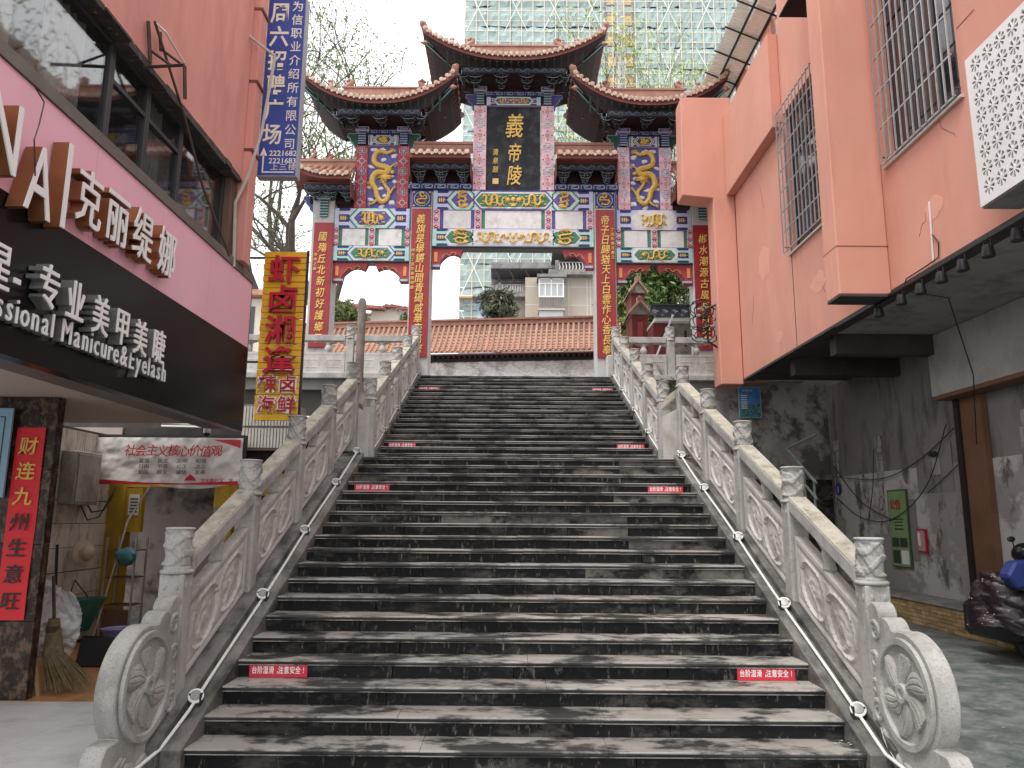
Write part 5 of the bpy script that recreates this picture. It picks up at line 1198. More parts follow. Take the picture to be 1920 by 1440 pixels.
# recessed field between piers left of the small window: modelled as a proud upper band and end pier
MB().prism([(14.10, 9.78), (17.39, 9.78), (17.39, 11.90), (14.10, 11.90)], 'x', XR - .22, XR - .002).build('upper_band', salmon, hall, bevel=.01)
MB().box(XR - .006, XR - .001, 14.035, 14.05, ZB + .01, 9.7).build('expansion_joint', black, hall)
# projecting column with sloped foot
MB().prism([(10.41, 5.10), (10.86, 5.10), (10.86, 13.4), (10.41, 13.4)], 'x', XR - .76, XR - .003).build('projecting_column', salmon, hall, bevel=.015)
MB().box(XR - .755, XR - .004, 10.415, 10.855, 5.07, 5.098).build('column_foot', dark_conc, hall)
MB().box(XR - .763, XR - .0, 10.404, 10.866, 5.83, 5.838).build('plaster_crack', eave_red, hall)
random.seed(31)
for (y, z, w9, h9) in ((9.2, 5.9, .5, .35), (7.9, 6.1, .35, .5), (12.9, 6.1, .7, .4), (15.6, 7.4, .9, .8), (15.0, 5.6, .5, .3)):
    P9 = [(y + w9 / 2 * math.cos(a) * random.uniform(.7, 1.1), z + h9 / 2 * math.sin(a) * random.uniform(.7, 1.1)) for a in np.linspace(0, 6, 13)]
    MB().prism(P9, 'x', XR - .003, XR - .0005).build('repair_patch', mat('repainted patch', (.63, .31, .235), .85, .06, 2, .2), hall)
for (y, z, L9, s9) in ((8.6, 6.6, 1.1, .4), (9.6, 5.6, .7, -.3), (12.6, 5.8, .9, .5), (15.4, 8.6, 1.4, .2), (16.6, 6.3, 1.2, -.2), (14.6, 10.6, 1.5, .1), (7.8, 5.5, .6, .8)):
    MB().tube([(XR - .001, y + s9 * L9 * t9 + .06 * fbm(t9 * 5, y), z + .5 * L9 * t9 + .08 * fbm(t9 * 6, z)) for t9 in np.linspace(0, 1, 9)], [.001, .004, .003, .005, .003, .004, .003, .003, .001], 4).build('wall_crack', eave_red, hall)
for z in (7.9, 10.45): MB().box(XR - .005, XR - .001, 8.0 if z < 8 else 14.2, 8.35 if z < 8 else 17.3, z, z + .008).build('render_joint', eave_red, hall)
# ledge overhead, dark underneath
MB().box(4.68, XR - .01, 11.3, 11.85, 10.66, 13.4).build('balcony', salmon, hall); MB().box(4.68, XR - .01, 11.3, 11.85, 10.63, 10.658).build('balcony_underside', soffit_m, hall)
# L shaped end wing reaching over the balustrade
MB().prism([(4.96, ZB - .14), (5.5, ZB - .14), (5.5, 12.45), (4.24, 12.45), (4.20, 9.80), (4.96, 9.72)], 'y', 17.41, 18.0).build('end_wing', salmon, hall, bevel=.02)
MB().box(5.51, 6.2, 17.42, 18.0, ZB, 12.3).build('wing_return', salmon, hall)
# building mass, soffits
MB().box(XR + .32, 14, -2, 17.3, ZB + .02, 11.85).build('building_core', mat('dark interior', (.03, .03, .032), .8, .1, 2, 0), hall)
soff = mat('greyish soffit', (.30, .29, .285), .8, .08, 1.2, .2, 30, dirt=(.14, .13, .125), dsc=(2, 2, 2), dth=(.5, .7))
MB().box(XR + .25, 8.0, -2, 12.9, ZB - .03, ZB - .002).build('soffit_panel', soff, hall)
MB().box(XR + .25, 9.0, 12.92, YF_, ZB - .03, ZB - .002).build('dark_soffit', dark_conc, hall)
for y in (12.95, 14.9): MB().box(XR + .26, 7.9, y, y + .25, ZB - .38, ZB - .031).build('soffit_beam', dark_conc, hall)
MB().box(XR - .01, XR + .24, -2, YF_, ZB - .05, ZB - .003).build('edge_beam', dark_conc, hall)
# low walls under the overhang
wallm = mat('blotched concrete wall', (.30, .28, .27), .9, .18, .9, .5, 30, dirt=(.50, .48, .46), dsc=(.9, .55, .7), dth=(.47, .53), dirt2=(.13, .115, .11), d2sc=(2.2, 1.6, .9), d2th=(.56, .63))
wallm2 = mat('smooth brown grey render', (.23, .21, .20), .9, .12, 1.2, .3, 30, dirt=(.06, .052, .05), dsc=(2, 2, .6), dth=(.5, .7))
XG = 7.9
g_ = empty('ground_floor_wall', (XG, 14, 0), 'stained grey ground floor wall under the salmon overhang', 'wall')
MB().box(XG, XG + .3, -2, 18.4, .4, 2.9).build('patchy_render', wallm, g_)
MB().box(XG + .012, XG + .3, -2, 18.4, 2.9, ZB).build('upper_render', wallm2, g_)
MB().box(XG, XG + 3, 18.38, 18.5, .2, ZB).build('end_face', wallm2, g_)
for (a, b, c, d) in ((13.4, 14.6, 2.4, 3.3), (14.75, 15.2, 1.1, 2.3), (12.75, 13.0, 1.4, 2.6)): MB().box(XG - .010, XG - .001, a, b, c, d).build('render_patch', wallm2, g_)
# broken wall tile columns
wtile = mat('old narrow wall tile', (.40, .38, .35), .6, .15, 5, .3, dirt=(.12, .11, .10), dsc=(6, 6, 3), dth=(.48, .62))
random.seed(8)
for (ya, nn, z0, z1) in ((18.0, 6, 1.2, 4.0), (15.9, 5, 1.6, 3.9), (11.15, 7, 1.0, 3.8)):
    for r_ in range(int((z1 - z0) / .26)):
        for q in range(nn):
            if random.random() < .84: MB().box(XG - .014, XG - .001, ya + q * .055, ya + q * .055 + .047, z0 + r_ * .26, z0 + r_ * .26 + .245).build('tile', wtile, g_)
# fascia panel hanging in front of the shop front
t = empty('fascia_panel', (7.55, 10, 4), 'plain light grey fascia panel under the overhang with a brown lower edge', 'panel')
MB().box(7.5, 7.62, -2, 13.15, 4.05, ZB - .04).build('face', mat('light grey panel', (.42, .40, .385), .6, .05, 1, .1, dirt=(.33, .31, .29), dsc=(1.5, 1.5, 1.5)), t); MB().box(7.5, 7.9, -2, 13.15, 3.98, 4.045).build('brown_edge', mat('brown timber', (.17, .085, .045), .6, .15, 3, .2), t)
# brown door post
t = empty('door_panel', (7.8, 12.8, .45), 'tall brown timber door panel in the stained grey wall', 'door')
MB().box(XG - .10, XG - .002, 12.28, 12.86, .46, 3.97).build('panel', mat('brown timber', (0, 0, 0)), t); MB().box(XG - .14, XG - .002, 12.87, 13.0, .46, 3.97).build('dark_jamb', mat('black brown jamb', (.02, .013, .01), .6, .2, 4, .1), t)
# kerb of small bricks with a concrete shelf
kerb = empty('brick_plinth', (7.6, 13, 0), 'low yellow brick plinth with a concrete shelf along the grey wall', 'plinth')
MB().box(7.44, XG, 6, 18.2, 0, .43).build('plinth_core', mat('pale mortar', (.42, .36, .25), .9, .1, 5, .2), kerb); MB().prism([(7.40, .432), (XG, .432), (XG, .50), (7.42, .47)], 'y', 6, 18.25).build('shelf', concrete, kerb)
brick = mat('yellow brown brick', (.42, .29, .14), .7, .2, 6, .3, 40, dirt=(.17, .12, .06), dsc=(9, 9, 9), dth=(.5, .75), rnd=.28)
bm_ = MB().box(-.012, .0, .006, .214, .005, .060).build('brick', brick, None, bevel=.003); bm_.parent = kerb; bm_.location = (7.44 - 7.6, 10.6 - 13, .01)
for r_ in range(6):
    for q in range(36):
        y = 10.6 + q * .22 + (.11 if r_ % 2 else 0)
        if (r_ or q) and y < 18: inst(bm_, (7.44 - 7.6, y - 13, .01 + r_ * .068), kerb)
# barred windows
def barred(a, b, z0, z1, nv, nh, label, proud):
    x = XR - proud; t = empty('barred_window', (x, (a + b) / 2, z0), None); t.parent = None
    tag(t, label, 'window', 'barred windows of the salmon building')
    MB().box(XR + .22, XR + .25, a, b, z0, z1).build('backing', mat('dark interior', (0, 0, 0)), t)
    f = MB(); 
    for k in range(4): y = a + (b - a) * k / 3; f.box(XR + .12, XR + .17, y - .03, y + .03, z0, z1)
    f.box(XR + .12, XR + .165, a, b, z0, z0 + .06).box(XR + .12, XR + .165, a, b, z0 + (z1 - z0) * .66, z0 + (z1 - z0) * .66 + .05).build('window_frame', darkm, t)
    for k in range(3): MB().box(XR + .14, XR + .15, a + (b - a) * k / 3 + .03, a + (b - a) * (k + 1) / 3 - .03, z0 + .06, z1).build('pane', glass_dk, t)
    for k in range(nv + 1): y = a + (b - a) * k / nv; MB().box(x - .010, x + .010, y - .009, y + .009, z0, z1).build('bar', steel, t)
    for k in range(nh + 1): z = z0 + (z1 - z0) * k / nh; MB().box(x + .0101, x + .03, a - .01, b + .01, z - .011, z + .011).build('cross_bar', steel, t)
    for z in (z0 + .1, z1 - .2): MB().box(x + .03, XR, a - .005, a + .012, z, z + .02).box(x + .03, XR, b - .012, b + .005, z, z + .02).build('stay', rust, t)
    MB().box(XR - .05, XR - .002, a - .06, b + .06, z0 - .05, z0 - .012).build('sill', mat('pale sill', (.5, .47, .43), .8, .1, 4, .1), t)
barred(BW[0], BW[1], BW[2], BW[3], 12, 6, 'large barred window right of the projecting salmon column', .10)
barred(SW[0], SW[1], SW[2], SW[3], 11, 7, 'narrow barred window left of the projecting salmon column', .16)
# upper storey set back, with windows and awning
up = empty('upper_storey', (6.6, 14, 11.8), 'set back upper storey with aluminium windows under a corrugated awning', 'building')
MB().box(6.3, 6.6, 14.1, 19.4, 10.5, 12.6).box(6.3, 6.6, 14.1, 15.1, 12.6, 15).box(6.3, 6.6, 16.5, 17.3, 12.6, 15).box(6.3, 6.6, 18.6, 19.4, 12.6, 15).box(6.3, 6.6, 15.1, 16.5, 14.6, 15).box(6.3, 6.6, 17.3, 18.6, 14.6, 15).build('wall', salmon, up)
for a, b in ((15.1, 16.5), (17.3, 18.6)):
    f = MB().box(6.42, 6.48, a, a + .06, 12.6, 14.6).box(6.42, 6.48, b - .06, b, 12.6, 14.6).box(6.42, 6.48, (a + b) / 2 - .03, (a + b) / 2 + .03, 12.6, 14.6).box(6.42, 6.48, a, b, 12.6, 12.67).box(6.42, 6.48, a, b, 14.0, 14.05).build('window_frame', white_p, up)
    MB().box(6.44, 6.45, a, b, 12.6, 14.6).build('pane', mat('milky glass', (.30, .33, .36), .08, .1, 2, 0), f)
MB().box(6.7, 9, 14.1, 19.3, 10.5, 14.9).build('core', mat('dark interior', (0, 0, 0)), up)
aw = empty('corrugated_awning', (6, 16, 13), 'corrugated translucent awning on a dark steel frame above the salmon building', 'awning')
A0, A1, A2 = onX(1345, 150, 5.35), onX(1440, 0, 5.1), None
def awp(u, v): return (6.35 - .85 * u, 14.2 + 6.4 * v, 14.02 + .38 * u + (0.03 if int(v * 120) % 2 else 0))
MB().grid(awp, 4, 240).build('sheet', sheer('translucent sheet', (.78, .78, .70), .88, .5), aw, recalc=False)
m = MB()
for k in range(7): y = 14.3 + k; m.tube([(6.40, y, 13.94), (5.42, y, 14.38)], .028, 4)
for u in (.1, .62): m.tube([(6.35 - .85 * u, 14.2, 13.96 + .38 * u), (6.35 - .85 * u, 20.6, 13.96 + .38 * u)], .034, 4)
m.build('steel_frame', black, aw)
# spot lights on a track under the edge
t0 = MB().box(XR - .06, XR - .02, 4.0, 12.2, ZB - .10, ZB - .06).build('lighting_track', black); tag(t0, 'black lighting track along the lower edge of the salmon facade', 'track')
nm = ['farthest', 'second farthest', 'third farthest', 'fourth farthest', 'third nearest', 'second nearest', 'nearest']
for k, (px, py) in enumerate(((1648, 590), (1690, 568), (1726, 546), (1765, 522), (1805, 501), (1853, 475), (1908, 440))):
    c = onX(px, py, XR - .05); y = c.y; z = ZB - .24
    t = empty('spotlight', (XR - .05, y, ZB - .1), f'black track spotlight under the salmon facade, {nm[k]} from the street end', 'spotlight', 'black spotlights on the track')
    MB().lathe([(.04, .07), (.055, .06), (.075, -.06), (.07, -.075), (.03, -.07)], (XR - .05, y, z), 14).build('lamp_head', black, t, smooth=True); MB().tube([(XR - .05, y - .06, z + .02), (XR - .05, y - .06, ZB - .12), (XR - .05, y + .06, ZB - .12), (XR - .05, y + .06, z + .02)], .008, 5).build('yoke', black, t)
    MB().lathe([(.06, 0), (.01, -.004)], (XR - .05, y, z - .062), 12).build('lens', lens, t)
# wall stain chase and cable
t = MB().tube([tuple(onX(p, q, XR - .012)) for p, q in ((1742, 378), (1746, 430), (1750, 490))], .013, 5).build('old_conduit', plastic_w); tag(t, 'short broken white conduit on the salmon wall below the large barred window', 'conduit')
t = MB().tube([tuple(onX(p, q, XR - .02)) for p, q in ((1748, 440), (1760, 455), (1760, 482), (1735, 500), (1700, 522), (1690, 545))] + [(6.0, 9.9, 4.9), (6.8, 10.8, 4.0), (7.86, 12.6, 3.1), (7.86, 14.2, 2.4)], .009, 5).build('black_cable', black); tag(t, 'black cable dropping from the salmon wall past the soffit to the grey wall', 'cable')
cabs = [[(7.86, 13.2, 3.5), (7.85, 14.5, 3.0), (7.84, 16.0, 2.75), (7.8, 18.0, 2.9)], [(7.85, 13.4, 3.6), (7.82, 14.2, 2.5), (7.82, 15.6, 1.9), (7.85, 17.0, 1.95), (7.86, 18.2, 2.4)], [(7.86, 18.3, 3.2), (7.82, 16.9, 2.3), (7.82, 15.6, 1.9)], [(7.86, 16.2, 3.4), (7.83, 16.3, 2.6), (7.83, 16.6, 1.9)]]
for k, P in enumerate(cabs):
    t = MB().tube([tuple(p) for p in spl(P, 6)], .010, 5).build('black_cable', black); tag(t, ('straight sagging cable highest on the grey wall', 'long drooping cable crossing the grey wall above the green poster', 'cable falling from the far corner of the grey wall', 'short cable hanging down to the knot of cables on the grey wall')[k], 'cable', 'loose black cables on the grey wall')
# posters and papers on the grey wall (facing -x)
def poster(ya, yb, z0, z1, name, label, cat, frame, face, parts):
    t = empty(name, (XG - .03, (ya + yb) / 2, z0), label, cat)
    MB().box(XG - .05, XG - .012, ya, yb, z0, z1).build('frame', frame, t); f = MB().box(XG - .056, XG - .0505, ya + .03, yb - .03, z0 + .03, z1 - .03).build('print', face, t)
    m = MB()
    for (u0, u1, v0, v1, c) in parts: m.box(XG - .060, XG - .0565, yb - (yb - ya) * u1, yb - (yb - ya) * u0, z0 + (z1 - z0) * v0, z0 + (z1 - z0) * v1, c)
    return t, m
gp = mat('green poster', (.22, .33, .15), .5, .15, 3, 0)
t, m = poster(15.0, 15.75, .95, 2.50, 'poster', 'green framed notice poster with photographs on the grey wall', 'poster', mat('green frame', (.06, .10, .05), .5, .1, 3, 0), gp, [(.55, .92, .05, .22, 0), (.1, .48, .05, .22, 1), (.1, .48, .26, .38, 1), (.52, .9, .26, .38, 1), (.3, .75, .48, .50, 1), (.3, .75, .53, .545, 1), (.3, .75, .57, .585, 1), (.25, .8, .61, .625, 1)])
for k, ch in enumerate('公告'): m.glyph(ch, (XG - .058, 15.55 - k * .22, 2.2), .22, '-x', .004, m=2, bold=.02)
m.build('print_blocks', [white_p, mat('poster dark', (.04, .06, .04), .6, .3, 20, 0), redl], t)
t, m = poster(14.42, 14.72, 1.28, 1.72, 'notice', 'small red and white notice box beside the green poster', 'notice', redl, mat('pinkish paper', (.5, .3, .28), .6, .1, 4, 0), [(.12, .45, .3, .85, 0)]); m.build('print_blocks', [white_p], t)
def paper(ya, z0, w_, h_, label, lines):
    t = empty('paper_notice', (XG - .01, ya, z0), label, 'notice', 'paper notices on the grey wall'); MB().box(XG - .022, XG - .016, ya, ya + w_, z0, z0 + h_).build('paper', white_p, t); m = MB()
    for k, ln in enumerate(lines):
        for q, ch in enumerate(ln): m.glyph(ch, (XG - .0225, ya + w_ - .05 - q * (w_ - .08) / max(1, len(ln) - .5), z0 + h_ - .07 - k * h_ / (len(lines) + .3)), .085 if k == 1 else .062, '-x', .002, bold=.01)
    m.build('lettering', darkm, t)
paper(11.05, 2.62, .42, .34, 'upper white paper notice with black print beside the brown door', ['前排住宅45.00', '重铺直下首付房', '最低首付不限年龄', '电话22216号'])
paper(11.0, 1.55, .42, .34, 'lower white paper notice half hidden by the parked scooter', ['房屋出租电话', '有意者请联系', '一室一厅采光好'])
t = empty('enamel_plate', (XG, 18.1, 2.5), 'small blue oval house number plate on the far corner of the grey wall', 'plate')
MB().lathe([(.16, 0), (.16, .01)], (XG - .03, 18.12, 2.62), 20, 0, 'x').build('plate', mat('blue enamel', (.04, .06, .24), .3, .05, 3, 0), t); MB().glyph('1', (XG - .035, 18.12, 2.6), .2, '-x', .004, bold=.02).build('lettering', white_p, t)
t = MB().box(XG - .03, XG - .015, 13.75, 14.0, 2.72, 3.05).build('torn_card', mat('torn card', (.38, .35, .31), .8, .2, 5, .1)); tag(t, 'torn grey card stuck on the dark upper part of the grey wall', 'card')
t = MB().ball((XG - .06, 13.9, 3.1), (.05, .13, .05), 8, 0, .3).build('wall_hole_rag', black); tag(t, 'black rag in the hole above the torn card', 'rag')
# perforated white sign
ps = empty('perforated_sign', (5.0, 6.5, 5.1), 'white sign box perforated with flower patterns on the salmon wall at the right edge', 'sign')
PX, PY0, PY1, PZ0, PZ1 = 5.02, 4.0, 7.53, 5.18, 6.91
cu = bpy.data.curves.new('perforated_panel', 'CURVE'); cu.dimensions = '2D'; cu.fill_mode = 'BOTH'; cu.extrude = .012
def poly(pts):
    s = cu.splines.new('POLY'); s.points.add(len(pts) - 1); s.use_cyclic_u = True
    for p, q in zip(s.points, pts): p.co = (q[0], q[1], 0, 1)
poly([(PY0, PZ0), (PY1, PZ0), (PY1, PZ1), (PY0, PZ1)])
c = .202
for i in range(int((PY1 - PY0 - .1) / c)):
    for j in range(int((PZ1 - PZ0 - .1) / c)):
        cy, cz = PY1 - .17 - i * c, PZ0 + .17 + j * c + (.0 if i % 2 else .0)
        for k in range(8):
            a = k * math.pi / 4 + .2; d = .14 if False else 0
            e = lambda r_, da: (cy + r_ * math.cos(a + da), cz + r_ * math.sin(a + da))
            poly([e(.014, 0), e(.084, .26), e(.092, 0), e(.084, -.26)][::-1])
tmp = bpy.data.objects.new('tmp', cu); COL.objects.link(tmp); me = bpy.data.meshes.new_from_object(tmp.evaluated_get(bpy.context.evaluated_depsgraph_get())); bpy.data.objects.remove(tmp)
me.name = 'perforated_panel'
for v in me.vertices: v.co = Vector((PX + v.co.z - 5.0, v.co.x - 6.5, v.co.y - 5.1))
me.materials.clear(); me.materials.append(mat('white sign metal', (.70, .69, .68), .4, .05, 2, .05)); o = bpy.data.objects.new('perforated_panel', me); COL.objects.link(o); o.parent = ps
MB().box(PX + .42, PX + .45, PY0, PY1, PZ0, PZ1).box(PX + .013, PX + .42, PY1 - .015, PY1, PZ0, PZ1).box(PX + .013, PX + .42, PY0, PY1, PZ0 - .015, PZ0).box(PX + .013, PX + .42, PY0, PY1, PZ1, PZ1 + .012).build('box_body', concrete, ps)
# blue scenic poster on the rubble wall
t = empty('poster', (5.8, YT - .1, 4.1), 'blue framed scenic poster on the peeling plaster wall below the platform', 'poster')
a, b = onY(1388, 782, YT - .1), onY(1424, 727, YT - .1)
MB().box(a.x - .02, b.x + .02, YT - .1, YT - .05, a.z - .02, b.z + .02).build('frame', mat('pale blue frame', (.30, .45, .50), .5, .1, 3, 0), t); H_ = b.z - a.z
MB().box(a.x, b.x, YT - .106, YT - .101, a.z + H_ * .45, b.z).build('sky_print', mat('poster blue', (.06, .22, .50), .4, .3, 4, 0), t); MB().box(a.x, b.x, YT - .106, YT - .101, a.z, a.z + H_ * .45).build('sea_print', mat('poster teal', (.05, .16, .18), .4, .6, 14, 0, dirt=(.3, .35, .35), dsc=(14, 14, 14), dth=(.55, .65)), t)
m = MB()
for k in range(7): m.box(a.x + .04, a.x + .20, YT - .110, YT - .107, b.z - .22 - k * .055, b.z - .20 - k * .055)
for k, ch in enumerate('城市风光'): m.glyph(ch, (a.x + .10 + k * .07, YT - .108, b.z - .08), .06, '-y', .002)
m.build('lettering', white_p, t)
# leaning plank and side stairs railing
t = MB().hexa([(5.28, YT - .5, 2.6), (5.5, YT - .5, 2.6), (5.5, YT - .4, 2.6), (5.28, YT - .4, 2.6), (5.05, YT - .3, 4.9), (5.3, YT - .3, 4.9), (5.3, YT - .2, 4.9), (5.05, YT - .2, 4.9)]).build('leaning_plank', soffit_m); tag(t, 'dark plank leaning in front of the blue scenic poster', 'plank')
t = empty('steel_railing', (6.6, 17.5, 0), 'grey painted tube railing of the side steps behind the lowest right balustrade', 'railing')
gpaint = mat('grey green paint', (.22, .26, .24), .5, .15, 5, .1)
m = MB(); P0, P1, P2 = onY(1474, 842, 18.2), onY(1530, 905, 16.2), onY(1535, 870, 16.8)
m.tube([tuple(P0), tuple(P1)], .035, 7).tube([tuple(P0 - Vector((0, 0, .35))), tuple(P1 - Vector((0, 0, .35)))], .03, 7).tube([tuple(P0), tuple(onY(1530, 815, 18.2))], .035, 7); m.build('rail', gpaint, t, smooth=True)
for k in range(4): q = P0.lerp(P1, k / 3.2); MB().tube([tuple(q), (q.x, q.y, q.z - 1.0)], .028, 6).build('baluster', gpaint, t)
for k in range(7): MB().box(6.5, 7.88, 15.4 + k * .32, 15.72 + k * .32, 0, .2 + k * .2).build('side_step', concrete, t) if 0 else None
# cable knot by the salmon corner
t = empty('cable_knot', (4.8, 18.6, 6.6), 'tangle of black cables and junctions at the corner of the salmon end wing', 'cable')
random.seed(21); m = MB()
for k in range(16):
    c = onY(1318 + random.uniform(-12, 16), random.uniform(575, 640), 17.6); r_ = random.uniform(.08, .22); a0 = random.uniform(0, 6)
    m.tube([(c.x + r_ * math.cos(a0 + q * .7) * 1.1, c.y + .05 * math.sin(q), c.z + r_ * math.sin(a0 + q * .7)) for q in range(8)], .013, 4)
m.tube([tuple(onY(1345, 570, 17.6)), tuple(onY(1322, 580, 17.6)), tuple(onY(1328, 640, 17.6)), tuple(onY(1346, 652, 17.6))], .03, 5)
m.build('cables', black, t); m = MB()
for px, py in ((1312, 580), (1310, 592), (1302, 612), (1322, 640), (1336, 612)): m.ball(tuple(onY(px, py, 17.55)), (.07, .04, .045), 6)
m.build('junction_box', mat('grey pvc', (.2, .2, .2), .5, .2, 5, 0), t)

# parked scooter under a quilted cover
sc = empty('parked_scooter', (7.1, 10.6, 0), 'parked scooter wrapped in a dark quilted wind cover with small dots', 'scooter')
quilt = mat('dark quilted cover', (.018, .011, .014), .32, .25, 9, .5, 16, spec=.5, dist=.02)
m = MB()
def cover(u, v):
    a = -.2 + 3.6 * u; r_ = .34 + .14 * math.sin(3 * u + 1) + .06 * abs(math.sin(11 * u + 3 * v)) + .03 * fbm(u * 5, v * 4, 3) + .12 * v * (1 - v)
    x = 7.02 + (r_ + .25 * (1 - v)) * -math.cos(a) * .85; y = 10.55 - (r_ + .18 * (1 - v)) * math.sin(a) * .8
    return (x, y, .42 + .75 * v + .06 * math.sin(u * 9) * (1 - v) + .05 * fbm(u * 6, v * 6, 9))
m.grid(cover, 60, 34); m.grid(lambda u, v: (6.78 + .85 * u, 10.15 + .5 * v + .04 * fbm(u * 4, v * 4), 1.02 + .20 * math.sin(math.pi * u) * math.sin(math.pi * v) + .05 * fbm(u * 5, v * 5, 2)), 24, 24)
for (x, y, z, a, b, c_) in ((6.82, 10.35, 1.05, .25, .2, .17), (7.12, 10.3, 1.12, .28, .25, .17), (7.30, 10.2, .92, .30, .24, .22), (6.95, 10.2, .80, .32, .20, .20), (7.2, 10.1, .68, .36, .22, .24), (6.98, 10.15, .56, .30, .18, .17)): m.ball((x, y, z), (a, b, c_ * .8), 14, 0, .12)
m.build('quilted_cover', quilt, sc, smooth='all', recalc=False)
m = MB(); random.seed(13)
for k in range(38):
    a, b = random.random(), random.random(); p = cover(a, b); d = Vector((p[0] - 7.02, p[1] - 10.55, 0)).normalized() * .006; m.ball((p[0] + d.x, p[1] + d.y, p[2]), (.009, .009, .010), 5)
m.build('dots', mat('cream dots', (.5, .38, .3), .5, .2, 4, 0), sc)
m = MB().prism([(6.62, 1.15), (6.74, 1.34), (7.0, 1.36), (7.06, 1.24), (6.86, 1.02), (6.76, .98)], 'y', 10.0, 10.22); m.build('blue_mudflap', mat('blue nylon', (.03, .05, .22), .5, .15, 5, .2), sc, bevel=.03)
MB().prism([(6.82, 1.02), (6.90, 1.14), (6.92, 1.04), (6.87, .98)], 'y', 9.985, 9.995).build('reflector', mat('lime reflector', (.55, .7, .35), .3, .1, 5, 0), sc)
MB().ball((7.15, 10.35, 1.42), (.20, .18, .16), 12).box(7.02, 7.3, 10.2, 10.3, 1.32, 1.42).build('fairing', mat('glossy black', (.012, .012, .013), .15, .1, 4, 0), sc, smooth=True)
MB().tube([(7.0, 10.35, 1.38), (6.93, 10.3, 1.58)], .008, 5).ball((6.90, 10.28, 1.62), (.06, .02, .04), 8).tube([(7.32, 10.35, 1.4), (7.36, 10.3, 1.70)], .008, 5).build('mirror', black, sc, smooth=True)
for y in (10.55, ): 
    w_ = MB().lathe([(.12, -.05), (.24, -.055), (.27, -.03), (.27, .03), (.24, .055), (.12, .05)], (7.22, 10.5, .27), 24, 0, 'y').build('wheel', mat('rubber', (.015, .015, .015), .7, .1, 8, .2), sc, smooth=True); MB().lathe([(.10, -.03), (.19, -.02), (.19, .02), (.10, .03)], (7.22, 10.5, .27), 14, 0, 'y').build('rim', steel, w_, smooth=True)
MB().tube([(7.4, 10.55, .27), (7.9, 11.2, .27)], .27, 14).build('rear_wheel', mat('rubber', (0, 0, 0)), sc) if 0 else MB().box(6.9, 7.35, 10.4, 11.6, .22, .7).build('frame_body', black, sc, bevel=.06)
sc.location = (6.95, 10.6, .02)
# ================================================================ BEHIND THE GATEWAY
# long screen wall with tiled roof, turned 7 degrees to the stairs
AZ = R(7)
scr = empty('screen_wall', (0, 26.6, ZP), 'long white relief wall with an orange tiled roof crossing behind the gateway', 'wall')
ex, ey = Vector((math.cos(AZ), -math.sin(AZ), 0)), Vector((math.sin(AZ), math.cos(AZ), 0)); O = Vector((0, 26.6, 0))
def W(a, b, z): p = O + ex * a + ey * b; return (p.x, p.y, z)
def bx(mb, a0, a1, b0, b1, z0, z1, m=0): return mb.hexa([W(a0, b0, z0), W(a1, b0, z0), W(a1, b1, z0), W(a0, b1, z0), W(a0, b0, z1), W(a1, b0, z1), W(a1, b1, z1), W(a0, b1, z1)], m)
ZE, ZR = 7.86, 9.26
relm = mat('pale relief stone', (.74, .70, .68), .85, .06, 2, .2, 30, dirt=(.40, .37, .35), dsc=(2, 2, 2))
SA0, SA1 = -10.5, 3.9
def rh(a, z):
    return .022 * (1 if fbm(a * 1.6, z * 3.6, 3) > .10 else 0) + .03 * (1 if abs(math.sin(a * 2.2 + 2 * math.sin(z * 4 + a))) > .93 else 0)
m = MB(); m.grid(lambda u, v: W(SA0 + (SA1 - SA0) * u, .27 - rh(SA0 + (SA1 - SA0) * u, v * 2), ZP + 2.0 * v), 420, 60); m.build('relief_face', relm, scr, recalc=False)
bx(MB(), SA0, SA1, .30, 1.0, ZP, ZE).build('wall_body', relm, scr)
bx(bx(MB(), SA0, SA1, .12, .29, ZE - .30, ZE - .2), SA0, SA1, .16, .29, ZE - .2, ZE - .1).build('eave_beam', soffit_m, scr)
bx(MB(), SA0, SA1, -.10, .55, ZE - .10, ZE - .06).build('eave_board', eave_red, scr)
m = MB()
for k in range(int((SA1 - SA0) / .2)): bx(m, SA0 + .1 + k * .2, SA0 + .17 + k * .2, -.02, .2, ZE - .2, ZE - .101)
m.build('rafters', wood_gr, scr, kind='stuff')
def zr_(t): return ZE + (ZR - ZE) * (.62 * t + .38 * t * t)
bed = mat('dark tile bed', (.17, .085, .06), .8, .3, 6, .4, 30, dirt=(.09, .08, .05), dsc=(6, 6, 6))
MB().grid(lambda u, v: W(SA0 + (SA1 - SA0) * u, 1.35 * v - .08, zr_(v) - .03), 2, 8).build('roof_deck', bed, scr, recalc=False)
nT = 72; dT = (SA1 - SA0) / nT
for k in range(nT):
    a = SA0 + dT * (k + .5); m = MB(); m.tube([W(a, -.10 + 1.4 * t, zr_(t) + .01) for t in (0, .2, .4, .6, .8, 1)], .050, 6); m.build('roof_tile', tile_m, scr, smooth=True, recalc=False)
m = MB()
for k in range(nT):
    a = SA0 + dT * (k + 1)
    for q in range(9):
        t = q / 9; m.add([W(a - .06, -.10 + 1.4 * t, zr_(t) + .005), W(a + .06, -.10 + 1.4 * t, zr_(t) + .005), W(a + .06, -.10 + 1.4 * (t + .09), zr_(t + .09) - .02), W(a - .06, -.10 + 1.4 * (t + .09), zr_(t + .09) - .02)], [(0, 1, 2, 3)])
        m.add([W(a - .06, -.101 + 1.4 * t, zr_(t) + .005), W(a + .06, -.101 + 1.4 * t, zr_(t) + .005), W(a + .06, -.101 + 1.4 * t, zr_(t) - .03), W(a - .06, -.101 + 1.4 * t, zr_(t) - .03)], [(0, 1, 2, 3)])
m.build('pan_tiles', tile_m, scr, recalc=False, kind='stuff')
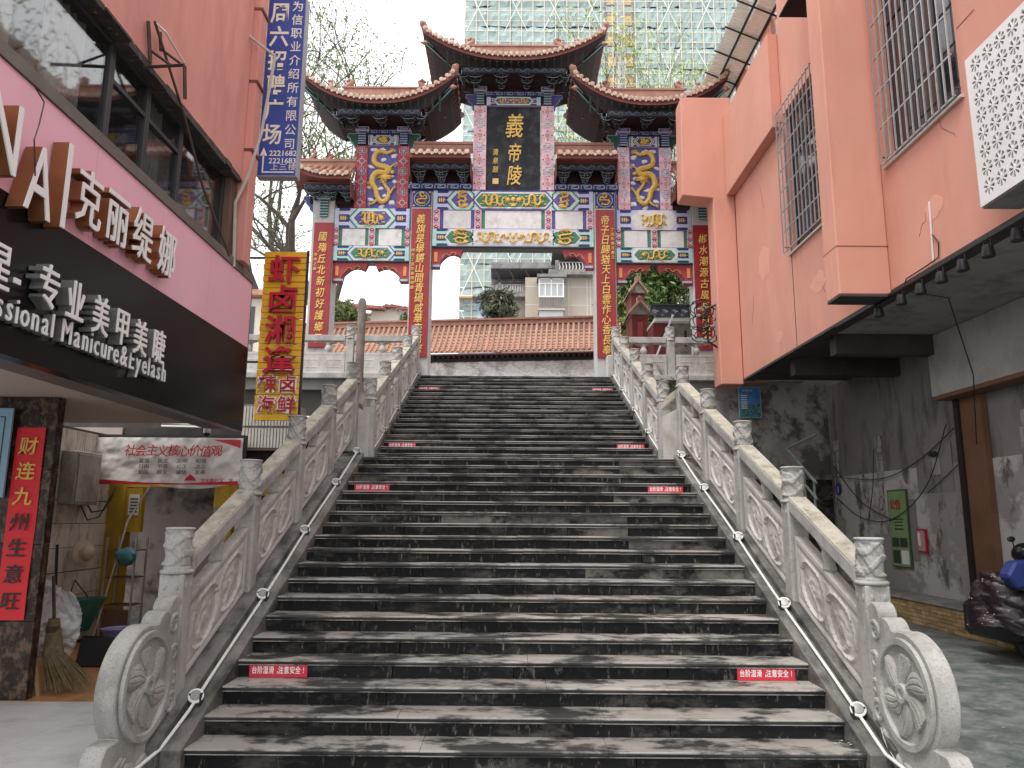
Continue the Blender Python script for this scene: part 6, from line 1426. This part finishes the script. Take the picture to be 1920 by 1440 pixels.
bx(bx(MB(), SA0, SA1, 1.2, 1.5, ZR - .05, ZR + .13), SA0, SA1, 1.15, 1.55, ZR + .13, ZR + .20).build('ridge', ridge_m, scr)
# dark red gate piers with gabled caps, and the grey tiled side gate
dred = mat('oxblood render', (.17, .035, .03), .85, .2, 2, .3, 30); capm = mat('mossy cap plaster', (.26, .24, .20), .9, .2, 3, .4, 20, dirt=(.13, .12, .09), dsc=(4, 4, 4))
def pier(px, pyt, pyb, Y, hw, label, twin=0):
    c = onY(px, pyt, Y); b = onY(px, pyb, Y); t = empty('gate_pier', (c.x, Y, ZP), label, 'pier', 'dark red gabled piers')
    z0, z1 = b.z, c.z
    MB().box(c.x - hw * .78, c.x + hw * .78, Y, Y + 1.2, ZP, z0).build('shaft', dred, t); MB().box(c.x - hw * .25, c.x + hw * .25, Y - .03, Y - .002, ZP, z0 - .25).build('raised_strip', c_crim, t)
    MB().prism([(c.x - hw * .9, z0), (c.x + hw * .9, z0), (c.x + hw * .9, z0 + .06), (c.x, z0 + (z1 - z0) * .72), (c.x - hw * .9, z0 + .06)], 'y', Y - .08, Y + 1.2).build('gable', capm, t)
    m = MB()
    for s in (-1, 1): m.tube([(c.x, Y - .1, z0 + (z1 - z0) * .78), (c.x + s * hw * 1.1, Y - .1, z0 + .02)], .045, 6).tube([(c.x, Y + 1.2, z0 + (z1 - z0) * .78), (c.x + s * hw * 1.1, Y + 1.2, z0 + .02)], .045, 6)
    m.hexa([(c.x - hw * 1.1, Y - .1, z0 + .02), (c.x, Y - .1, z0 + (z1 - z0) * .78), (c.x, Y + 1.2, z0 + (z1 - z0) * .78), (c.x - hw * 1.1, Y + 1.2, z0 + .02), (c.x - hw * 1.1, Y - .1, z0 + .06), (c.x, Y - .1, z0 + (z1 - z0) * .82), (c.x, Y + 1.2, z0 + (z1 - z0) * .82), (c.x - hw * 1.1, Y + 1.2, z0 + .06)])
    m.hexa([(c.x + hw * 1.1, Y - .1, z0 + .02), (c.x, Y - .1, z0 + (z1 - z0) * .78), (c.x, Y + 1.2, z0 + (z1 - z0) * .78), (c.x + hw * 1.1, Y + 1.2, z0 + .02), (c.x + hw * 1.1, Y - .1, z0 + .06), (c.x, Y - .1, z0 + (z1 - z0) * .82), (c.x, Y + 1.2, z0 + (z1 - z0) * .82), (c.x + hw * 1.1, Y + 1.2, z0 + .06)])
    m.build('cap_edge', tile_m, t); MB().box(c.x - .09, c.x + .09, Y - .12, Y + .1, z0 + (z1 - z0) * .76, z1).ball((c.x, Y, z1), (.06, .06, .07), 8).build('finial', ridge_m, t)
pier(1195, 520, 550, 25.5, .30, 'taller dark red pier with gabled cap behind the right bay')
pier(1199, 558, 590, 23.6, .34, 'shorter dark red pier with gabled cap in front of the taller one')
t = empty('side_gate', (5.4, 22.6, ZP), 'low side gate with grey barrel tiles and dark red wall seen through the right bay', 'gate')
a, b = onY(1262, 592, 22.4), onY(1330, 592, 22.4); gz = a.z
MB().box(a.x - .1, a.x + 3, 22.5, 23.4, ZP, gz - .22).build('wall', capm, t); MB().box(a.x - .62, a.x - .1, 22.45, 23.4, ZP, gz - .22).build('red_wall', dred, t)
MB().box(a.x + .35, a.x + .42, 22.47, 22.5, gz - .95, gz - .45).build('slot', black, t)
gt = mat('grey barrel tile', (.07, .075, .085), .6, .2, 5, .3, 30, dirt=(.2, .2, .2), dsc=(7, 7, 7), dth=(.55, .7)); MB().box(a.x - .6, a.x + 3, 22.2, 23.6, gz - .22, gz - .12).build('cornice', white_p, t)
for k in range(12): x = a.x - .50 + k * .30; MB().tube([(x, 22.1, gz - .03), (x, 22.9, gz + .28)], .085, 8).build('roof_tile', gt, t, smooth=True)
MB().box(a.x - .6, a.x + 3, 22.85, 23.0, gz + .20, gz + .45).box(a.x - .6, a.x + 3, 22.80, 23.05, gz + .45, gz + .5).build('ridge', gt, t); MB().hexa([(a.x - .6, 22.15, gz - .12), (a.x + 3, 22.15, gz - .12), (a.x + 3, 22.9, gz + .22), (a.x - .6, 22.9, gz + .22), (a.x - .6, 22.15, gz - .07), (a.x + 3, 22.15, gz - .07), (a.x + 3, 22.9, gz + .27), (a.x - .6, 22.9, gz + .27)]).build('roof_deck', gt, t)
t = MB().tube([tuple(onY(1213, 712, 22.0)), tuple(onY(1262, 590, 22.0))], .03, 6).build('stay_pole', white_p); tag(t, 'slanting pale pole in front of the low side gate', 'pole')
# beige apartment block with balconies
bg_ = mat('beige facade tile', (.46, .40, .34), .8, .04, 2, .1, 20); cgr = mat('far grey concrete', (.27, .26, .25), .85, .15, 3, .2, 10, dirt=(.16, .15, .15), dsc=(2, 2, 2)); dgr = mat('far dark steel', (.10, .10, .105), .7, .2, 3, 0)
YB = 46.0; fz = lambda py: onY(960, py, YB).z; fx = lambda px: onY(px, 540, YB).x
t = empty('apartment_block', (4, YB, 0), 'beige apartment block with an enclosed white balcony and roof terraces behind the tiled wall', 'building')
MB().box(fx(985), fx(1260), YB, YB + 10, 0, fz(520)).build('wall', bg_, t); MB().box(fx(925), fx(1010), YB + 1, YB + 10, 0, fz(548)).build('wall', bg_, t)
m = MB()
for py in (572, 538): m.box(fx(985), fx(1260), YB - .012, YB - .002, fz(py), fz(py) + .035)
for px in (1100, 1107, 1066): m.box(fx(px), fx(px) + .03, YB - .012, YB - .002, 0, fz(522))
m.build('tile_joint', white_p, t)
MB().box(fx(1028), fx(1260), YB - .7, YB, fz(520), fz(511)).box(fx(955), fx(1012), YB + .2, YB + 1, fz(554), fz(546)).build('terrace_slab', cgr, t)
m = MB(); m.box(fx(1046), fx(1260), YB - .68, YB - .6, fz(498.5), fz(497)).box(fx(1040), fx(1047), YB - .68, YB - .5, fz(511), fz(494))
rl = m.build('terrace_rail', cgr, t)
for k in range(34): x = fx(1048) + k * .21; MB().tube([(x, YB - .64, fz(510.5)), (x + .035, YB - .64, fz(506)), (x - .02, YB - .64, fz(499))], .03, 4).build('baluster', white_p, t) 
m = MB(); m.box(fx(922), fx(1010), YB + .2, YB + .28, fz(532.5), fz(531)).box(fx(921), fx(927), YB + .2, YB + .5, fz(546), fz(530)).box(fx(981), fx(987), YB + .2, YB + .5, fz(546), fz(530)); m.build('terrace_rail', cgr, t)
for k in range(26): x = fx(930) + k * .105; MB().tube([(x, YB + .24, fz(545)), (x, YB + .24, fz(533))], .022, 4).build('baluster', white_p, t)
MB().box(fx(920), fx(1260), YB + 1.2, YB + 1.3, fz(546), fz(480)).build('rear_panel', cgr, t)  # flat grey panel behind the terraces
MB().hexa([(fx(920), YB - .2, fz(506)), (fx(1040), YB - .2, fz(505)), (fx(1040), YB + 3, fz(520)), (fx(920), YB + 3, fz(522)), (fx(920), YB - .2, fz(504.5)), (fx(1040), YB - .2, fz(503.5)), (fx(1040), YB + 3, fz(518)), (fx(920), YB + 3, fz(520))]).build('canopy', dgr, t)
m = MB()
for px in (928, 955, 985, 1015): m.tube([(fx(px), YB - .1, fz(507)), (fx(px + 7), YB + .3, fz(516)), (fx(px + 10), YB + .9, fz(531))], .06, 4)
for py in (510, 515, 521, 527): m.box(fx(928), fx(1040), YB + 1.1, YB + 1.16, fz(py), fz(py) + .05)
m.build('canopy_frame', dgr, t)
MB().grid(lambda u, v: (fx(1035) + (fx(1260) - fx(1035)) * u, YB - .6 + 3.2 * v, fz(475) + (fz(497) - fz(475)) * (v ** 1.4)), 14, 6).build('canopy', dgr, t, recalc=False)
m = MB().box(fx(1006), fx(1060), YB - 1.3, YB, fz(530), fz(525)).build('window_hood', cgr, t)
m = MB(); A, B_ = fx(1010), fx(1054); zt, zb_ = fz(531), fz(566)
for x in (A, A + (B_ - A) / 4, (A + B_) / 2, A + (B_ - A) * .75, B_): m.box(x - .045, x + .045, YB - 1.08, YB - 1.0, zb_, zt if x in (A, B_, (A + B_) / 2) else zb_ + (zt - zb_) * .68)
m.box(A, B_, YB - 1.085, YB - .995, zb_, zb_ + .09).box(A, B_, YB - 1.085, YB - .995, zb_ + (zt - zb_) * .68, zb_ + (zt - zb_) * .68 + .08).box(A, B_, YB - 1.08, YB - 1, zt - .08, zt)
wf = m.build('window_frame', white_p, t); MB().box(A, B_, YB - 1.04, YB - 1.02, zb_, zt).box(B_ - .01, B_ + .02, YB - 1.02, YB, zb_, zt).build('pane', mat('net curtain glass', (.42, .44, .44), .3, .05, 2, 0), wf)
MB().box(A - .05, B_ + .1, YB - 1.1, YB, fz(590), fz(586)).box(A, B_, YB - 1.0, YB, fz(586), fz(567)).build('balcony_box', bg_, t)
m = MB()
for k in range(16): x = A + (B_ - A) * k / 15; m.box(x - .02, x + .02, YB - 1.08, YB - 1.04, fz(586), fz(567))
m.build('balcony_bars', cgr, t)
MB().box(A, B_, YB - 1.02, YB, 0, fz(591)).build('lower_bay', mat('net curtain glass', (0, 0, 0)), t)
MB().box(fx(896), fx(925), YB - .8, YB + 4, 0, fz(570)).build('wall', mat('light blue wall', (.30, .42, .58), .7, .1, 3, .1, 20, dirt=(.6, .62, .65), dsc=(3, 3, 1.5)), t); MB().box(fx(888), fx(926), YB - 1.4, YB, fz(569), fz(566)).build('window_hood', cgr, t)
# cream house with red tiled roofs, left bay
t = empty('cream_house', (-8, 44, 0), 'pale cream house with stepped red tiled roofs seen through the left bay', 'building')
crm = mat('cream render', (.66, .60, .53), .85, .04, 2, .1, 10); rrt = mat('far red tile', (.36, .13, .12), .75, .3, 6, .3, 12)
Y_ = 42.0; ff = lambda px, py: onY(px, py, Y_)
def blk(p0, p1, pt, y, roof=5): 
    a, b = ff(p0, pt), ff(p1, pt); MB().box(a.x, b.x, y, y + 4, 0, a.z).build('wall', crm, t)
    MB().hexa([(a.x - .1, y - .35, a.z - .02), (b.x + .1, y - .35, a.z - .02), (b.x + .1, y + 1.6, a.z + .45), (a.x - .1, y + 1.6, a.z + .45), (a.x - .1, y - .35, a.z + .10), (b.x + .1, y - .35, a.z + .10), (b.x + .1, y + 1.6, a.z + .58), (a.x - .1, y + 1.6, a.z + .58)]).build('roof', rrt, t)
    m = MB()
    for k in range(int((b.x - a.x) / .32)): x = a.x + .1 + k * .32; m.tube([(x, y - .38, a.z + .11), (x, y + 1.6, a.z + .60)], .07, 5)
    m.build('roof_tiles', rrt, t)
blk(696, 722, 583, Y_); blk(722, 747, 578, Y_ + .02); blk(747, 790, 582, Y_ + .04); blk(600, 697, 577, Y_ + 2)
a, b = ff(600, 573), ff(722, 573); MB().hexa([(a.x - 2, Y_ - .6, ff(600, 574).z), (b.x, Y_ - .6, ff(722, 584).z), (b.x, Y_ + 1, ff(722, 583).z + .2), (a.x - 2, Y_ + 1, ff(600, 572).z + .5), (a.x - 2, Y_ - .6, ff(600, 574).z + .2), (b.x, Y_ - .6, ff(722, 583).z + .12), (b.x, Y_ + 1, ff(722, 583).z + .35), (a.x - 2, Y_ + 1, ff(600, 572).z + .75)]).build('roof', rrt, t)
# pale house sliver between the shop and the yellow sign
t = empty('pale_house', (-12, 30, 0), 'narrow view of a pale house with tiled eave between the shop and the yellow sign', 'building')
a, b = onY(455, 540, 28), onY(492, 560, 28); MB().box(a.x - 3, b.x, 28, 33, 0, onY(480, 560, 28).z).build('wall', crm, t); MB().box(a.x - 3, b.x + .3, 27.6, 33, onY(480, 558, 28).z, onY(480, 548, 28).z).build('roof', tile_m, t)
for k in range(3): MB().box(b.x - .5 - k * .5, b.x - .25 - k * .5, 27.98, 28, 6, onY(480, 575, 28).z).build('window', glass_dk, t)
# tower under construction behind green nets
YTW = 92.0; tw = empty('construction_tower', (10, YTW, 0), 'high rise under construction wrapped in haze-paled green nets and scaffolding', 'building')
net = mat('hazed green net', (.34, .42, .40), .8, .10, .35, 0, dirt=(.36, .44, .44), dsc=(.15, .15, .12), dth=(.4, .65)); net2 = mat('hazed grey net', (.34, .42, .41), .8, .08, .3, 0, dirt=(.28, .34, .35), dsc=(.3, .3, .3), dth=(.4, .6)); scf = mat('scaffold pole', (.55, .52, .44), .7, .1, 5, 0); scw = mat('white brace', (.74, .74, .70), .7, .05, 5, 0)  # net colours greyed and paled to carry the distance haze
TX0, TX1 = onY(866, 300, YTW).x, onY(1420, 300, YTW).x; GX0, GX1 = onY(1135, 100, YTW).x, onY(1192, 100, YTW).x; TH = 84
MB().box(TX0 + .6, TX1, YTW + .8, YTW + 18, 0, TH).build('core', mat('raw tower concrete', (.34, .35, .36), .9, .1, .5, 0), tw)
fl_h = 3.1; nfl = int(TH / fl_h)
for i in range(nfl):
    z = i * fl_h
    for a, b in ((TX0, GX0), (GX1, TX1)):
        n = 3 if a == TX0 else 4; r9 = random.random() * 50
        for k in range(n): x0, x1 = a + (b - a) * k / n, a + (b - a) * (k + 1) / n; MB().grid(lambda u, v: (x0 + .02 + (x1 - x0 - .04) * u, YTW + .1 + .30 * fbm(u * 5 + k * 3, v * 3, i + r9) - .2 * math.sin(math.pi * v) * (.4 + .6 * abs(math.sin(u * 9))), z + .04 + (fl_h - .10) * v - .08 * math.sin(math.pi * u * 3) * (1 - v)), 16, 4).build('net_sheet', net if (z > 28 or random.random() < .2) else net2, tw)
    wz = z + .5
    for k in range(2):
        x = GX0 + .35 + k * (GX1 - GX0) * .56; f = MB().box(x, x + 1.1, YTW + .3, YTW + .4, wz, wz + 1.5).build('window', mat('orange window board', (.56, .40, .20), .7, .15, 1, 0), tw); MB().box(x, x + 1.1, YTW + .27, YTW + .29, wz + 1.5, wz + 2.1).build('pane', mat('tower pane', (.30, .25, .21), .5, .2, 3, 0), f)
        MB().box(x - .1, x + 1.2, YTW + .35, YTW + .5, wz + 2.1, wz + 2.9).build('spandrel_net', net, tw)
MB().box(GX0, GX1, YTW + .55, YTW + .79, 0, TH).build('hoist_bay', mat('hoist bay grey', (.40, .42, .44), .8, .1, .5, 0), tw)
m = MB(); x = TX0
while x < TX1: m.box(x, x + .11, YTW - .35, YTW - .28, 0, TH); x += 1.55
z = .6
while z < TH: m.box(TX0, TX1, YTW - .28, YTW - .22, z, z + .10); z += 1.55
m.box((GX0 + GX1) / 2 - .5, (GX0 + GX1) / 2 - .42, YTW - .9, YTW - .8, 0, TH).box((GX0 + GX1) / 2 + .42, (GX0 + GX1) / 2 + .5, YTW - .9, YTW - .8, 0, TH)
for k in range(int(TH / 1)): m.box((GX0 + GX1) / 2 - .5, (GX0 + GX1) / 2 + .5, YTW - .9, YTW - .84, k * 1., k * 1. + .08)
m.build('scaffold_poles', scf, tw, kind='stuff')
m = MB(); x = TX0 + .3
while x < TX1 - 3:
    for z in np.arange(2, TH - 10, 9.3):
        if not (GX0 - 2.6 < x < GX1 - .4): m.tube([(x, YTW - .45, z), (x + 3.1, YTW - .45, z + 7)], .05, 4).tube([(x + 3.1, YTW - .5, z), (x, YTW - .5, z + 7)], .05, 4)
    x += 5.2
m.build('scaffold_braces', scw, tw, kind='stuff')
orb = mat('orange toe board', (.60, .38, .20), .7, .1, 2, 0)
for py, pa, pb in ((322, 1205, 1260), (558, 860, 936)):
    a, b = onY(pa, py, YTW - 1.2), onY(pb, py, YTW - 1.2); MB().box(a.x, b.x, YTW - 1.3, YTW - .3, a.z, a.z + .12).build('toe_board', orb, tw); MB().box(a.x, b.x, YTW - 1.35, YTW - 1.31, a.z + .2, a.z + .34).build('edge_net', scw, tw)

# ================================================================ TREES
def leaf_cloud(mb, centres, n, spread, size, mats=1, flat=.6):
    rs = np.random.RandomState(int(abs(centres[0][0]) * 100) % 9999 + n); C = np.array(centres); idx = rs.randint(0, len(C), n)
    P = C[idx] + rs.normal(0, spread, (n, 3)); U = rs.normal(0, 1, (n, 3)); U /= np.linalg.norm(U, axis=1)[:, None]; V = np.cross(U, rs.normal(0, 1, (n, 3))); V /= np.linalg.norm(V, axis=1)[:, None]
    s = size * rs.uniform(.6, 1.3, (n, 1)); a, b, c, d = P - U * s, P + V * s * flat * .5, P + U * s, P - V * s * flat * .5
    o = len(mb.v); mb.v.extend(map(tuple, np.stack([a, b, c, d], 1).reshape(-1, 3))); mb.f.extend([(o + 4 * i, o + 4 * i + 1, o + 4 * i + 2, o + 4 * i + 3) for i in range(n)]); mb.m.extend(rs.randint(0, mats, n).tolist())
def tree(base, H, lean, spread, seed, label, leaf_mats, nleaf, lsize, r0=.3, depth=5, up=.35, lspread=.35, first=.35, group=None, name='tree', splits=(2, 3), tm=bark):
    random.seed(seed); t = empty(name, base, label, 'tree', group); m = MB(); tips = []
    def grow(p, d, L, r, k):
        q = p + d * L * .5 + Vector((random.uniform(-1, 1), random.uniform(-1, 1), 0)) * L * .06; e = p + d * L
        m.tube([tuple(p), tuple(q), tuple(e)], [r, r * .85, r * .68], 7 if k > 2 else 4)
        if k <= 1: tips.append(tuple(e)); tips.append(tuple(q))
        if k == 0: return
        for i in range(random.choice(splits)):
            nd = (d + Vector((random.gauss(0, spread), random.gauss(0, spread), random.uniform(-.1, up)))).normalized(); grow(e, nd, L * random.uniform(.62, .85), r * random.uniform(.5, .68), k - 1)
    grow(Vector(base), Vector((lean[0], lean[1], 1)).normalized(), H * first, r0, depth)
    m.build('trunk', tm, t, smooth=True, recalc=False)
    c = MB(); leaf_cloud(c, tips, nleaf, lspread, lsize, len(leaf_mats)); c.build('crown', leaf_mats, t, recalc=False, kind=None)
    return t
lf = [leafm('young leaf', (.16, .22, .05)), leafm('fresh leaf', (.22, .27, .07)), leafm('grey leaf', (.12, .13, .08))]
ly = [leafm('lime leaf', (.34, .45, .08)), leafm('spring leaf', (.42, .50, .14))]
ld = [leafm('deep leaf', (.025, .055, .015)), leafm('mid leaf', (.06, .11, .025)), leafm('bright leaf', (.15, .22, .05))]  # three leaf greens, dealt out at random
lo = [leafm('olive leaf', (.07, .085, .045)), leafm('pale olive leaf', (.17, .17, .11))]
p = onY(528, 600, 30); tree((p.x, 30, 4.5), 17, (.02, 0), .55, 12, 'large dark branching tree with sparse leaves left of the gateway', lf, 4200, .11, .46, 6, .25, .6, .26)
p = onY(585, 600, 34); tree((p.x, 34, 4.5), 18, (.03, 0), .38, 5, 'second tall sparse tree just behind the outer left pillar', lf, 4200, .10, .30, 6, .4, .55, .32)
p = onY(582, 600, 38); tree((p.x, 38, 4.5), 22, (.13, 0), .5, 33, 'pale airy tree above the left tower roof', lf, 4600, .12, .28, 6, .3, .8, .34)
p = onY(1330, 600, 40); tree((p.x, 40, 4.5), 21, (.0, 0), .34, 8, 'light green sapling crowned tree above the right tower roof', ly, 2400, .13, .16, 6, .5, .55, .34)
p = onY(1275, 600, 43); tree((p.x - 1.0, 43, 4.5), 18, (.02, 0), .32, 18, 'thin twiggy tree with sparse lime leaves left of the corrugated awning', ly, 1400, .13, .13, 6, .5, .55, .4)
def bush(px, pt, pb, pw, Y, label, mats_, n, ls, seed, holes=.5):
    random.seed(seed); a, b = onY(px - pw, pb, Y), onY(px + pw, pt, Y); cx, hw, z0, z1 = (a.x + b.x) / 2, (b.x - a.x) / 2, a.z, b.z
    t = empty('bush' if z1 - z0 < 5 else 'leafy_tree', (cx, Y, ZP), label, 'tree' if z1 - z0 > 3 else 'bush'); C = []
    while len(C) < 60:
        u, v, w_ = random.uniform(-1, 1), random.uniform(-1, 1), random.uniform(-1, 1)
        if u * u + v * v + w_ * w_ < 1 + random.uniform(-.2, .25): C.append((cx + hw * u, Y + hw * .8 * w_, (z0 + z1) / 2 + (z1 - z0) / 2 * v))
    m = MB(); random.shuffle(C)
    m.tube([(cx, Y, ZP - .5), (cx, Y, z0 + (z1 - z0) * .4)], .12, 6)
    for c in C[:22]: m.tube([(cx, Y, z0 + .2 * (z1 - z0)), ((cx + c[0]) / 2, (Y + c[1]) / 2, (z0 * .3 + c[2] * .7)), c], [.06, .035, .01], 4)
    m.build('trunk', bark, t, recalc=False); c = MB(); leaf_cloud(c, C[:38], n, hw * .15, ls, len(mats_)); c.build('crown', mats_, t, recalc=False)
tree((15, 27, 0), 25, (-.02, 0), .5, 44, 'bare tree beyond the salmon building, seen only mirrored in the shop window', lf, 1500, .15, .4, 6, .35, .7, .3)
bush(936, 542, 606, 34, 32.5, 'small olive leaved tree standing in front of the beige apartment block', lo, 3200, .13, 3)
bush(1225, 480, 640, 85, 36, 'dense green tree filling the view through the right bay', ld, 15000, .17, 4)
bush(1160, 560, 640, 22, 31, 'lighter green shrub rising beside the taller red pier', [ld[2], lf[1]], 2600, .12, 6)
bush(655, 565, 610, 30, 31, 'pale green shrub above the tiled wall in the left bay', lf, 1500, .12, 9)
bush(762, 585, 606, 10, 31, 'tiny green sprig on the tiled wall beside the inner left pillar', lf, 300, .10, 2)
t = empty('weed', (4.1, YT - .25, ZP - .3), 'small weed growing at the foot of the right platform balustrade', 'plant'); C = [(4.05 + random.uniform(-.15, .15), YT - .28, ZP - .25 + random.uniform(-.1, .15)) for _ in range(14)]; c = MB(); leaf_cloud(c, C, 130, .05, .045, 3); c.build('leaves', ld, t, recalc=False)
m = MB()
for k in range(6): m.tube([(4.0, YT - .2, ZP - .2), (3.9 - .08 * k, YT - .25, ZP + .3 + .08 * k)], [.006, .002], 3)
m.build('stems', bark, t)
# block on the pillar foot
for s in (-1, 1):
    t = MB().box(s * 2.60 - .17 + s * .12, s * 2.60 + .17 + s * .12, YP - .32, YP - .06, ZP, ZP + .68).build('pillar_drum', granite_l, bevel=.03); tag(t, f'pale stone block standing against the foot of the inner {"left" if s < 0 else "right"} pillar', 'stone', 'stone blocks at the pillar feet')
bpy.data.objects.remove(CAP_KEEP)
